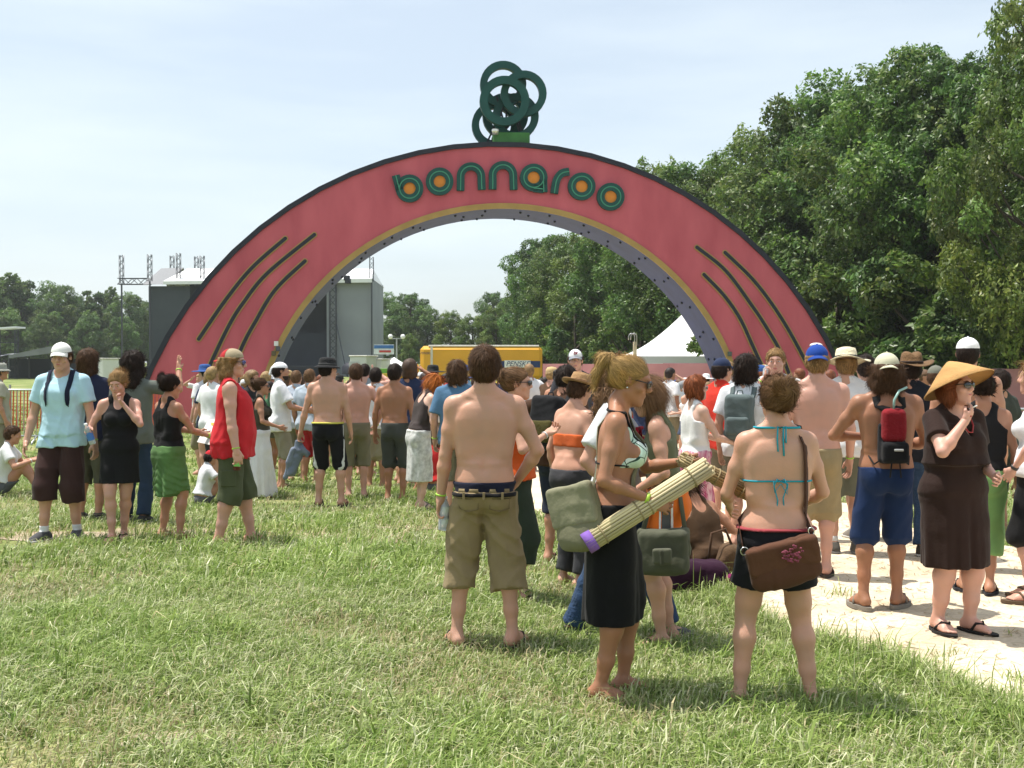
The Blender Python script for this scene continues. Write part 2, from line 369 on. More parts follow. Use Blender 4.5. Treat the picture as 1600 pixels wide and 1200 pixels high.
# ================================================================ the arch
ARCH_ROT = radians(5.4); AY = 38.0
A0 = np.array([X(790, AY), AY, 0.0]); AE = np.array([cos(ARCH_ROT), sin(ARCH_ROT), 0]); AN = np.array([-sin(ARCH_ROT), cos(ARCH_ROT), 0])
def auv(px, py):
    """a point of the arch's front face (metres along, metres up)"""
    pit = math.atan(34 / FOCAL); d = np.array([(px - 800) / FOCAL, 1, -(py - 600) / FOCAL])
    d = np.array([d[0], d[1] * cos(pit) + d[2] * sin(pit), -d[1] * sin(pit) + d[2] * cos(pit)])
    o = np.array([0, 0, CAM_H]); t = ((A0 - o) @ AN) / (d @ AN); q = o + d * t
    return np.array([(q - A0) @ AE, q[2]])
arch = empty('festival_arch', tuple(A0), 'huge pink arched gateway with green lettering and yellow trim over the crowd', 'archway', (0, 0, ARCH_ROT))
m_pink = mat('pink_painted_plywood', (.53, .098, .128), .7, .14, 1.1, .25, 6, detail=8, tint=(.59, .128, .158), stretch=(1, 1, .35))
m_yel = mat('ochre_trim_paint', (.40, .26, .085), .6, .12, 2)
m_pur = mat('violet_soffit_paint', (.050, .072, .22), .6, .14, 1.2)
m_blk = mat('dark_navy_rim_paint', (.022, .024, .036), .6, .2, 3)
m_teal = mat('dark_teal_paint', (.009, .070, .060), .5, .15, 2)
m_lime = mat('light_green_line', (.06, .28, .17), .5, .08, 3)
m_org = mat('orange_disc_paint', (.72, .25, .03), .5, .1, 3)
OC, OR = -3.813, 12.881; IC, IR = -1.474, 8.484; BASE = -.75; DEP = 2.73
def arc(c, R, n):
    a = math.asin((BASE - c) / R); t = np.linspace(pi - a, a, n); return np.c_[R * np.cos(t), c + R * np.sin(t)]
def band(name, A, B, y, m, parent=arch, thick=0.05):
    """curved flat band between two outlines, with thickness"""
    n = len(A); V = np.concatenate([np.c_[p[:, 0], np.full(n, yy_), p[:, 1]] for yy_ in (y, y + thick) for p in (A, B)])
    Q = []
    for k in range(n - 1):
        a, b, c, d = k, k + n, k + 2 * n, k + 3 * n
        Q += [(a, b, b + 1, a + 1), (c, c + 1, d + 1, d), (a, a + 1, c + 1, c), (b, d, d + 1, b + 1)]
    return link(name, mesh_np(name, V, [np.array(Q)], m, False), parent)
NS = 30
band('front_face', arc(OC, OR - .16, NS), arc(IC, IR, NS), 0, m_pink)
band('rear_face', arc(OC, OR - .16, NS), arc(IC, IR, NS), DEP - .05, m_pink)
band('rim', arc(OC, OR, NS), arc(OC, OR - .16, NS), -.07, m_blk, thick=DEP + .14)
t = band('trim_band', arc(IC, IR, 60), arc(IC, IR - .18, 60), -.05, m_yel, thick=.1)
band('soffit', arc(IC, IR - .06, 60), arc(IC, IR - .18, 60), .055, m_pur, thick=DEP - .06)
rg = np.random.default_rng(3)
bulb = MB().sphere((0, 0, 0), (.045, .045, .05), 8, 4).mesh('soffit_bulb', m_blk)
for row in (.45, 1.35, 2.2):
    for a in np.linspace(.12, pi - .12, 22):
        a += rg.normal(0, .02)
        link('soffit_bulb', bulb, arch, ((IR - .20) * cos(a), row + rg.normal(0, .12), IC + (IR - .20) * sin(a)))
def fine(pts, k=8):
    p = np.array(pts, float); t = np.arange(len(p)); tt = np.linspace(0, len(p) - 1, (len(p) - 1) * k + 1)
    out = np.empty((len(tt), 2))                      # Catmull-Rom
    for j, q in enumerate(tt):
        i = min(int(q), len(p) - 2); u = q - i
        a, b, c, d = p[max(i - 1, 0)], p[i], p[i + 1], p[min(i + 2, len(p) - 1)]
        out[j] = .5 * ((2 * b) + (c - a) * u + (2 * a - 5 * b + 4 * c - d) * u * u + (3 * b - a - 3 * c + d) * u ** 3)
    return out
def stroke(name, pts, wd, y, th, m, parent, closed=False, roundcap=True):
    """flat band of width wd following a line on the arch face"""
    p = np.asarray(pts, float)
    if closed: T = np.roll(p, -1, 0) - np.roll(p, 1, 0)
    else: T = np.gradient(p, axis=0)
    T /= np.linalg.norm(T, axis=1)[:, None]; Nn = np.c_[-T[:, 1], T[:, 0]] * wd / 2
    if closed:
        A = np.vstack([p + Nn, (p + Nn)[:1]]); B = np.vstack([p - Nn, (p - Nn)[:1]])
    else:
        A, B = p + Nn, p - Nn
        if roundcap:
            ca = [p[0] + Nn[0] * cos(q) - T[0] * wd / 2 * sin(q) for q in (1.2, .7, .3)]; cb = [p[0] - Nn[0] * cos(q) - T[0] * wd / 2 * sin(q) for q in (1.2, .7, .3)]
            ea = [p[-1] + Nn[-1] * cos(q) + T[-1] * wd / 2 * sin(q) for q in (.3, .7, 1.2)]; eb = [p[-1] - Nn[-1] * cos(q) + T[-1] * wd / 2 * sin(q) for q in (.3, .7, 1.2)]
            A = np.vstack([ca, A, ea]); B = np.vstack([cb, B, eb])
    return band(name, A, B, y - th, m, parent, th)
G_ = [[(310.8, 529.8), (353.4, 468), (394.5, 418), (446, 372.6)], [(312, 612), (327, 573.8), (356.3, 512), (379.8, 474), (418, 427), (491.5, 366.7)],
      [(366, 572), (381.3, 535.6), (397.4, 506), (429.8, 453.4), (476.8, 407.9)],
      [(1132.4, 394.6), (1175, 435.9), (1208, 478.5), (1235.5, 522.5), (1262, 572)], [(1088.4, 386.4), (1133.8, 423.5), (1175, 478.5), (1197, 511.5), (1219, 550), (1238, 600)],
      [(1099.4, 429), (1131, 462), (1155.8, 497.8), (1175, 539), (1196, 585)]]
for g in G_:
    p = fine([auv(*q) for q in g]); tr = stroke('groove_trim', p, .185, -.004, .03, m_yel, arch); stroke('groove', p, .115, -.034, .012, m_blk, tr)
def zp(x, y): return auv(560 + x / 3.478, 70 + y / 3.478)           # measured on the enlarged sign
def zring(cx, cy, r, n=28): return np.array([zp(cx + r * cos(a), cy + r * sin(a)) for a in np.linspace(0, 2 * pi, n, False)])
def letter(strokes, rings, discs):
    first = None
    for cl, pts in [(False, s_) for s_ in strokes] + [(True, zring(*r_)) for r_ in rings]:
        q = pts if cl else np.array([zp(*p) for p in pts])
        if not cl: q = fine(q, 4) if len(q) > 2 else q
        o = stroke('letter' if first is None else 'stroke', q, .262, -.004, .13, m_teal, arch if first is None else first, cl, False)
        first = first or o
        stroke('neon_line', q, .034, -.134, .015, m_lime, first, cl, False)
    for (cx, cy, r) in discs:
        p = zring(cx, cy, r); c = p.mean(0); n = len(p)
        V = np.vstack([np.c_[p[:, 0], np.full(n, -.06), p[:, 1]], [[c[0], -.075, c[1]]], np.c_[p[:, 0], np.full(n, -.003), p[:, 1]]])
        T = np.array([(k, n, (k + 1) % n) for k in range(n)]); Q = np.array([(k, (k + 1) % n, n + 1 + (k + 1) % n, n + 1 + k) for k in range(n)])
        link('counter_disc', mesh_np('counter_disc', V, [T, Q], m_org, False), first)
def arcp(cx, cy, r, a0, a1, n=9): return [(cx + r * cos(a), cy - r * sin(a)) for a in np.linspace(radians(a0), radians(a1), n)]
letter([[(203, 712), (213, 750), (224, 792)]], [(278, 783, 54)], [(276, 782, 40)])
letter([], [(441, 745, 54)], [(440, 745, 40)])
letter([[(554, 795), (555, 755)] + arcp(611, 719, 56, 170, 5) + [(668, 755), (670, 790)]], [], [])
letter([[(728, 788), (729, 745)] + arcp(784, 712, 56, 172, 5) + [(841, 748), (843, 790)]], [], [])
letter([[(1003, 735), (1004, 770), (1005, 803)], [(950, 781), (975, 784), (1005, 787)]], [(951, 724, 54)], [(949, 723, 40)])
letter([[(1062, 810), (1067, 775), (1074, 742), (1088, 715), (1110, 698), (1143, 692)]], [], [])
letter([], [(1211, 772, 54)], [(1210, 771, 40)])
letter([], [(1368, 828, 54)], [(1367, 828, 40)])
# emblem of interlocked rings on top
for (cx, cy, r, dy, wd) in [(798, 203, 108, .75, .25), (906, 268, 106, .42, .25), (866, 384, 108, .70, .25), (757, 418, 110, 1.05, .25), (818, 360, 108, 1.3, .25), (797, 318, 114, .15, .27)]:
    p = zring(cx, cy, r, 30); o = stroke('emblem_ring', p, wd, 0, .24, m_teal, arch, True)
    o.location = (0, dy + .24, .13)
b = MB().box((0, 0, 0), (.62, .5, .24), bev=.03).build('emblem_base', mat('leaf_green_base', (.05, .17, .04), .6, .35, 1.5), arch)
q = zp(838, 500); b.location = (q[0], .8, q[1] - .02)
for (a, b_) in [((690, 545), (790, 330)), ((940, 545), (880, 380)), ((720, 545), (800, 300)), ((925, 545), (850, 330)), ((790, 520), (880, 215)), ((840, 520), (760, 250)), ((780, 470), (900, 330)), ((850, 480), (720, 330)), ((815, 520), (815, 250))]:
    p, q = zp(*a), zp(*b_); MB().bar((p[0], .9, p[1]), (q[0], .75, q[1]), .06).build('emblem_strut', m_blk, arch)
q = zp(748, 462); MB().lathe([(.0, -.12), (.1, -.1), (.13, .05), (.11, .09), (0, .1)], 14, c=(q[0], .3, q[1])).build('lamp', mat('bright_lamp_shell', (.8, .78, .7), .15, .02, 2, metal=.6), arch, True)
# junction boxes near the feet
for px, py, c in [(435, 545, (.10, .10, .12)), (432, 537, (.75, .75, .72)), (428, 552, (.12, .1, .05)), (1139, 553, (.10, .12, .10))]:
    q = auv(px, py); MB().box((q[0], -.09, q[1]), (.07, .035, .08), bev=.01).build('junction_box', mat('box_%d' % px, c, .5), arch)

# ================================================================ pink hoarding, tent, truck and other far things
m_wall = mat('dusty_pink_board', (.40, .17, .185), .8, .12, .6, .2, 4, tint=(.46, .22, .23))
def hoarding(x0, y0, x1, y1, z0, h, label):
    L = sqrt((x1 - x0) ** 2 + (y1 - y0) ** 2); n = max(1, int(L / 2.44)); a = atan2(y1 - y0, x1 - x0)
    r = empty('hoarding', (x0, y0, z0), label, 'wall', (0, 0, a)); step = L / n
    me = MB().box((step / 2, 0, h / 2), (step / 2 - .006, .012, h / 2), bev=.004).mesh('board', m_wall)
    po = MB().box((0, .075, h / 2 - .03), (.045, .045, h / 2 - .03)).mesh('post', mat('raw_timber', (.3, .2, .12), .8))
    for k in range(n):
        link('board', me, r, (k * step, 0, random.uniform(-.02, .02))); link('post', po, r, (k * step + .06, .0, 0))
hoarding(X(848, 62), 62, X(1120, 55), 55, -.55, 2.12, 'dusty pink board fence running behind the crowd to the arch')
hoarding(X(1040, 57), 58, X(1345, 50), 50, -.55, 2.15, 'dusty pink board fence behind the right foot of the arch')
hoarding(X(1537, 38), 38, X(1800, 36), 36, -.55, 2.0, 'short dusty pink board wall under the trees')

m_white = mat('white_vinyl', (.80, .80, .80), .5, .03, 1)
def peak_tent(cx, cy, base, eave, half, apex, label, val=.35):
    r = empty('peaked_tent', (cx, cy, base), label, 'tent'); n = 32; V = []; Q = []
    rows = np.linspace(0, 1, 12)
    for tt in rows:
        k = (1 - tt); sag = k ** 1.0; z = eave + (apex - eave) * (tt ** 1.45)
        for j in range(n):
            a = j / n * 2 * pi; sq = 1 / max(abs(cos(a)), abs(sin(a))); rr = half * sag * (sq * (.35 + .65 * k) + (1 - (.35 + .65 * k))); V.append((rr * cos(a), rr * sin(a), z))
    for i_ in range(len(rows) - 1):
        for j in range(n): Q.append((i_ * n + j, i_ * n + (j + 1) % n, (i_ + 1) * n + (j + 1) % n, (i_ + 1) * n + j))
    link('roof', mesh_np('roof', V, [np.array(Q)], m_white), r)
    vb = MB()
    for j in range(n):
        a0, a1 = V[j], V[(j + 1) % n]; vb.add([a0, a1, (a1[0], a1[1], eave - val), (a0[0], a0[1], eave - val)], [(0, 3, 2, 1)])
    vb.build('valance', m_white, r)
    for sx in (-1, 1):
        for sy in (-1, 1): MB().tube([(sx * (half - .05), sy * (half - .05), 0), (sx * (half - .05), sy * (half - .05), eave)], .05).build('pole', mat('tent_pole_grey', (.5, .5, .5), .4, metal=.5), r)
    return r
TY = 66
peak_tent(X(1066, TY), TY, -.5, PZ(557, TY) + .5, 3.6, PZ(491, TY) + .5, 'white peaked marquee tent rising behind the pink fence', .42)
peak_tent(X(1545, 46), 46, -.55, PZ(572, 46) + .55, .62, PZ(562, 46) + .55, 'small white canopy over the pink wall, beside its twin', .1)
peak_tent(X(1572, 45), 45, -.55, PZ(574, 45) + .55, .6, PZ(564, 45) + .55, 'second small white canopy over the pink wall', .1)

def text_mesh(s, size, m, ext=.004, shear=0.0):
    cu = bpy.data.curves.new('lettering', 'FONT'); cu.body = s; cu.size = size; cu.extrude = ext; cu.align_x = 'CENTER'; cu.align_y = 'CENTER'; cu.shear = shear
    o = bpy.data.objects.new('lettering', cu); me = bpy.data.meshes.new_from_object(o); bpy.data.objects.remove(o); me.materials.clear(); me.materials.append(m); return me
TRY = 70
truck = empty('box_truck', (X(750, TRY), TRY, -.35), 'yellow rental box truck parked beyond the crowd', 'truck', (0, 0, radians(4)))
m_ty = mat('truck_yellow', (.72, .36, .015), .4, .05, 1, spec=.5)
zt = PZ(541, TRY) + .35; Lh = 3.75
MB().box((.05, 0, (zt + .95) / 2), (Lh, 1.2, (zt - .95) / 2), bev=.22).build('cargo_box', m_ty, truck)
MB().box((.2, 0, zt + .0), (Lh - .35, 1.1, .06), bev=.03).build('roof_panel', mat('dull_white', (.62, .6, .55), .5), truck)
MB().box((-Lh + .75, -1.215, (zt + 1.1) / 2), (.07, .02, (zt - 1.15) / 2)).build('corner_moulding', mat('dull_white', (.62, .6, .55)), truck)
nav = mat('navy_logo', (.02, .045, .14), .5); pan = mat('white_panel', (.75, .75, .75), .5)
MB().box((1.55, -1.212, zt - 1.12), (2.1, .012, .2)).build('stripe', nav, truck)
s_ = MB().box((2.25, -1.226, zt - 1.1), (.8, .012, .22)).build('logo_panel', pan, truck)
link('lettering', text_mesh('PENSKE', .42, nav, .004, .3), s_, (2.25, -1.244, zt - 1.1), (pi / 2, 0, 0))
link('lettering', text_mesh('PENSKE', .2, nav, .004, .3), truck, (-Lh + .4, -1.206, zt - .45), (pi / 2, 0, 0))
cb = MB().box((-Lh - .55, 0, 1.35), (.5, 1.05, .62), bev=.18); cb.box((-Lh - 1.35, 0, .98), (.55, .95, .33), bev=.15); cb.build('cab', m_ty, truck)
MB().box((-Lh - .62, -1.058, 1.62), (.34, .012, .24), bev=.01).build('window', mat('dark_glass', (.02, .025, .03), .1, spec=.6), truck)
MB().box((-Lh - 1.06, 0, 1.62), (.02, .9, .24)).build('windscreen', mat('dark_glass', (.02, .025, .03), .1, spec=.6), truck)
for x_ in (-Lh - 1.2, Lh - 1.7):
    for y_ in (-.95, .95):
        q = MB().lathe([(.2, -.13), (.4, -.13), (.44, -.08), (.44, .08), (.4, .13), (.2, .13)], 20, R=np.array([[1, 0, 0], [0, 0, 1], [0, 1, 0]]), c=(x_, y_, .44)).build('tyre', mat('rubber', (.02, .02, .02), .8), truck)
        MB().lathe([(.0, -.1), (.2, -.12), (.22, .12), (0, .1)], 16, R=np.array([[1, 0, 0], [0, 0, 1], [0, 1, 0]]), c=(x_, y_, .44)).build('rim', mat('dull_white', (.62, .6, .55)), q)
# white site cabins and vehicles near the stage
def cabin(name, px0, px1, py0, Y, dep, col, label, cat):
    x0, x1 = X(px0, Y), X(px1, Y); h = PZ(py0, Y) + .1; r = empty(name, ((x0 + x1) / 2, Y, -.1), label, cat, (0, 0, radians(-12)))
    hw = (x1 - x0) / 2
    MB().box((0, 0, h / 2 + .2), (hw, dep / 2, h / 2 - .2), bev=.05).build('body', mat('panel_' + name + str(px0), col, .5, .06, 1), r)
    MB().box((0, 0, h + .03), (hw + .06, dep / 2 + .06, .05), bev=.02).build('roof', mat('dull_white', (.62, .6, .55)), r)
    MB().box((-hw * .45, -dep / 2 - .015, h * .45), (.4, .012, min(.85, h * .38))).build('door', mat('cabin_door', (.45, .47, .48), .5), r)
    return r
cabin('site_trailer', 555, 582, 557, 82, 2.4, (.55, .57, .56), 'grey white site trailer between the stage and the truck', 'trailer')
cabin('site_trailer', 581, 604, 562, 84, 2.2, (.70, .70, .68), 'plain white trailer beside the yellow truck', 'trailer')
cabin('site_trailer', 152, 175, 561, 85, 2.2, (.70, .70, .70), 'small white trailer seen past the light blue shirt', 'trailer')
peak_tent(X(616, 86), 86, 0, PZ(571, 86), 1.25, PZ(558, 86), 'little white domed canopy left of the yellow truck', .15)
gt = empty('market_counter', (X(617, 78), 78, -.2), 'low counter with a green panel by the truck', 'counter')
MB().box((0, 0, 1.25), (1.0, .4, .16), bev=.02).build('green_panel', mat('stall_green', (.14, .36, .04), .6), gt); MB().box((0, 0, .9), (1.15, .45, .18), bev=.02).build('yellow_skirt', mat('stall_yellow', (.62, .42, .05), .6), gt); MB().box((0, 0, .36), (1.1, .42, .36)).build('base', mat('dull_white', (.6, .6, .55)), gt)
bn = empty('sponsor_banner', (X(600, 95), 95, 0), 'blue white and red banner board by the light pole', 'banner')
MB().box((0, 0, PZ(546, 95)), (.85, .03, .42)).build('panel', mat('banner_white', (.7, .72, .76), .5), bn); MB().box((0, -.04, PZ(542, 95)), (.83, .012, .14)).build('blue_band', mat('banner_blue', (.05, .16, .42), .5), bn); MB().box((.1, -.04, PZ(549, 95)), (.5, .012, .09)).build('red_band', mat('banner_red', (.5, .06, .05), .5), bn)
for sx in (-.8, .8): MB().bar((sx, .05, 0), (sx, .05, PZ(546, 95)), .06).build('post', m_blk, bn)
lp = empty('light_pole', (X(620, 90), 90, 0), 'grey mast with two round floodlights near the banner', 'light pole')
MB().tube([(0, 0, 0), (0, 0, PZ(528, 90))], [.09, .06]).build('mast', mat('galvanised', (.45, .46, .47), .4, metal=.6), lp)
MB().bar((-.55, 0, PZ(529, 90)), (.55, 0, PZ(529, 90)), .06).build('crossbar', mat('galvanised', (.45, .46, .47)), lp)
for sx in (-.5, .5): MB().sphere((sx, -.05, PZ(526, 90)), (.2, .18, .2)).build('floodlight', mat('lamp_white', (.85, .85, .83), .3), lp, True)
hp = empty('hooked_post', (X(992, 52), 52, -.55), 'cream post topped with two bent pipes', 'post')
MB().bar((0, 0, 0), (0, 0, PZ(534, 52) + .55), .16).build('post', mat('cream_timber', (.62, .55, .40), .7), hp)
for k in (0, 1):
    z = PZ(532, 52) + .55; a = np.linspace(0, pi * .95, 12); x0 = -.06 - .1 * k
    MB().tube(np.r_[[(x0 + .14, -.1, z - .25)], np.c_[x0 + .14 * np.cos(a), np.full(12, -.1), z + .16 + .16 * np.sin(a)], [(x0 - .15, -.1, z + .02)]], .022).build('bent_pipe', mat('galvanised', (.45, .46, .47)), hp, True)

# ---------------------------------------------------------------- stage
SY = 130; stage = empty('concert_stage', (X(405, SY), SY, 0), 'large dark concert stage with white roof and scaffold towers', 'stage')
ox = X(405, SY); m_scrim = mat('charcoal_scrim', (.028, .035, .045), .9, .15, .3); m_gscrim = mat('grey_scrim', (.25, .265, .29), .85, .07, .25, tint=(.29, .305, .33)); m_tr = mat('truss_steel', (.07, .075, .085), .4, metal=.6)
def sx_(px): return X(px, SY) - ox
def sz_(py): return PZ(py, SY)
def truss(name, a, b, w_, parent, m=None):
    a, b = np.array(a, float), np.array(b, float); L = np.linalg.norm(b - a); z = (b - a) / L; up = np.array([0, 1., 0]); x = np.cross(up, z); x /= np.linalg.norm(x); y = np.cross(z, x); mb = MB(); n = max(2, int(L / w_)); th = w_ * .13
    c = [x * sx * w_ / 2 + y * sy * w_ / 2 for sx, sy in ((-1, -1), (1, -1), (1, 1), (-1, 1))]
    for k in range(4): mb.bar(a + c[k], b + c[k], th)
    for i_ in range(n):
        p, q = a + z * L * i_ / n, a + z * L * (i_ + 1) / n
        for k in range(4): l = (k + 1) % 4; mb.bar(p + c[k if i_ % 2 else l], q + c[l if i_ % 2 else k], th * .7)
    return mb.build(name, m or m_tr, parent)
MB().box(((sx_(236) + sx_(300)) / 2, -.6, sz_(450) / 2), ((sx_(300) - sx_(236)) / 2, .1, sz_(446) / 2)).build('wing_scrim', mat('dim_scrim', (.05, .06, .068), .9, .35, .15), stage)
MB().box(((sx_(236) + sx_(512)) / 2, 9, sz_(430) / 2), ((sx_(512) - sx_(262)) / 2, .1, sz_(434) / 2)).build('backdrop', m_scrim, stage)
MB().box(((sx_(262) + sx_(512)) / 2, 1, sz_(520) / 2), ((sx_(512) - sx_(262)) / 2, .1, sz_(520) / 2)).build('lower_scrim', m_scrim, stage)
MB().box(((sx_(512) + sx_(582)) / 2, -.5, (sz_(436)) / 2), ((sx_(582) - sx_(512)) / 2, .1, sz_(436) / 2)).build('side_scrim', m_gscrim, stage)
MB().box((sx_(582), 5, sz_(437) / 2), (.1, 5.3, sz_(437) / 2)).build('side_scrim', m_gscrim, stage)
rf = MB(); rf.add([(sx_(262), -1.5, sz_(441)), (sx_(584), -1.5, sz_(437)), (sx_(575), 5, sz_(415)), (sx_(275), 5, sz_(414)), (sx_(584), 11, sz_(440)), (sx_(262), 11, sz_(440)), (sx_(262), -1.5, sz_(446)), (sx_(584), -1.5, sz_(443))], [(0, 1, 2, 3), (3, 2, 4, 5), (6, 7, 1, 0)], [(1, 4, 2), (0, 3, 5)])
rf.build('roof', m_white, stage)
MB().add([(sx_(230), -1.4, sz_(446)), (sx_(266), -1.4, sz_(446)), (sx_(272), 4, sz_(414)), (sx_(236), 4, sz_(415)), (sx_(230), 8, sz_(446)), (sx_(266), 8, sz_(446))], [(0, 1, 2, 3), (3, 2, 5, 4)]).build('wing_roof', mat('grey_sheet', (.20, .205, .215), .6), stage)
for px, t_, y_ in [(191, 399, 4), (235, 398, -1.5), (270, 400, 7), (280, 396, 0), (308, 401, 7), (317, 400, 0), (581, 402, -1), (548, 425, 7)]:
    xx = X(px, SY + y_) - ox; truss('truss_tower', (xx, y_, sz_(441)), (xx, y_, PZ(t_, SY + y_)), .42, stage)
    if px in (191, 235, 581): MB().bar((xx, y_, 0), (xx, y_, sz_(441)), .16).build('tower_leg', m_tr, stage)
truss('truss_beam', (X(186, 134) - ox, 4, PZ(440, 134)), (X(236, 134) - ox, 4, PZ(440, 134)), .7, stage)
truss('truss_tower', (sx_(523), -1.2, 0), (sx_(523), -1.2, sz_(440)), .7, stage)
MB().bar((sx_(526), -1.2, sz_(495)), (sx_(548), -2.5, 0), .12).build('brace', m_tr, stage)
MB().bar((sx_(300), .7, sz_(497)), (sx_(236), .7, sz_(497)), .25).build('gantry_rail', mat('galvanised', (.45, .46, .47)), stage)
for k, (px, py, s_) in enumerate([(516, 437, .35), (545, 436, .3), (547, 441, .25)]): MB().box((sx_(px), -1.3, sz_(py)), (.35, .3, s_), bev=.08).build('hoist', m_blk, stage)
MB().box((sx_(380), -3, 1.1), (sx_(520) - sx_(390), 2, .12)).build('deck', m_blk, stage)
MB().lathe([(1.4, 0), (1.4, .8), (.9, 1.3), (0, 1.4)], 16, c=(sx_(560), -3.5, .3)).build('covered_stack', m_blk, stage, True)

# far left: grandstand awning and scaffold tower
aw = empty('tarp_awning', (X(50, 110), 110, 0), 'low grey tarpaulin roof on poles at the far side of the field', 'awning'); ox2 = X(50, 110)
def ax_(p): return X(p, 110) - ox2
MB().add([(ax_(-30), -2, PZ(563, 110)), (ax_(28), -2, PZ(555, 110)), (ax_(95), -2, PZ(541, 110)), (ax_(100), 4, PZ(548, 110)), (ax_(28), 5, PZ(548, 110)), (ax_(-30), 5, PZ(553, 110)), (ax_(28), -2, PZ(560, 110)), (ax_(95), -2, PZ(552, 110))], [(0, 1, 4, 5), (1, 2, 3, 4), (1, 6, 7, 2)]).build('tarp', mat('grey_tarp', (.20, .21, .22), .6, .2, .5), aw)
for p, y_ in [(-20, 0), (28, 0), (94, 0), (28, 4.5), (96, 3.8)]: MB().bar((ax_(p), y_ - 1.9, 0), (ax_(p), y_ - 1.9, PZ(556 if p < 60 else 545, 110) - .1), .12).build('pole', m_tr, aw)
MB().box((ax_(45), 5.4, 1.0), (4.4, .1, 1.0)).build('back_panel', m_scrim, aw)
tw = empty('scaffold_tower', (X(12, 112), 112, 0), 'thin scaffold tower with a white top sheet at the far tree line', 'scaffold')
for sx in (-.9, .9): truss('truss_tower', (sx, 0, 0), (sx, 0, PZ(515, 112)), .3, tw)
MB().box((0, 0, PZ(513, 112)), (1.35, 1.1, .08), R=np.array([[cos(.06), 0, -sin(.06)], [0, 1, 0], [sin(.06), 0, cos(.06)]])).build('top_sheet', m_white, tw)
for z in (1.2, 2.4, 3.6): MB().bar((-.9, 0, z), (.9, 0, z), .08).build('rail', m_tr, tw)

# crowd barriers
m_galv = mat('galvanised', (.45, .46, .47), .4, metal=.6)
def barrier_meshes(L=2.3, h=1.1):
    f = MB(); f.tube([(0, 0, .18), (0, 0, h - .06), (.06, 0, h), (L - .06, 0, h), (L, 0, h - .06), (L, 0, .18), (0, 0, .18)], .02, 6)
    b = MB()
    for x_ in np.arange(.12, L - .05, .12): b.tube([(x_, 0, .18), (x_, 0, h)], .0075, 5, False)
    ft = MB().tube([(0, -.28, .02), (0, -.25, .06), (0, 0, .18), (0, .25, .06), (0, .28, .02)], .018, 6)
    return f.mesh('frame', m_galv, True), b.mesh('bars', m_galv, True), ft.mesh('foot', m_galv, True)
BM = barrier_meshes()
def barrier(x_, y_, a, label, group):
    r = empty('crowd_barrier', (x_, y_, float(ground_z(x_, y_))), label, 'barrier', (0, 0, a), group)
    link('frame', BM[0], r); link('bars', BM[1], r); link('foot', BM[2], r, (.25, 0, 0)); link('foot', BM[2], r, (2.05, 0, 0))
for k in range(2): barrier(X(-260, 23) + k * 2.36, 22.2 + .1 * k, .04, ['galvanised steel crowd barrier at the outer end of the orange mesh', 'galvanised steel crowd barrier standing right before the orange mesh'][k], 'steel barriers by the orange mesh')
for k in range(3): barrier(X(1490, 17) + k * 2.36, 17 - .25 * k, -.1, 'galvanised steel crowd barrier in front of the pink wall', 'steel barriers by the pink wall')
of = empty('mesh_fence', (X(14, 25), 25, 0), 'sagging orange plastic mesh fence behind the steel barriers', 'fence', (0, 0, .05)); mb = MB(); m_or = mat('orange_plastic', (.62, .13, .06), .5, .15, 1)
def sag(x_): return 1.05 - .05 * sin(x_ * 1.3) - .04 * x_ * (x_ > 1.5)
W_ = 3.4
for x_ in np.arange(0, W_, .075): mb.bar((x_, .03 * sin(x_ * 3), .12 + .05 * sin(2 * x_)), (x_ + .02, .03 * sin(x_ * 3), sag(x_)), .03, .008)
for j in range(13):
    zs = [(x_, .03 * sin(x_ * 3), .12 + (sag(x_) - .12) * j / 12) for x_ in np.arange(0, W_ + .01, .3)]
    for p, q in zip(zs[:-1], zs[1:]): mb.bar(p, q, .03, .008)
mb.build('netting', m_or, of)
for x_ in (0, 1.7, 3.4): MB().bar((x_, .05, 0), (x_, .05, 1.15), .04).build('stake', m_galv, of)

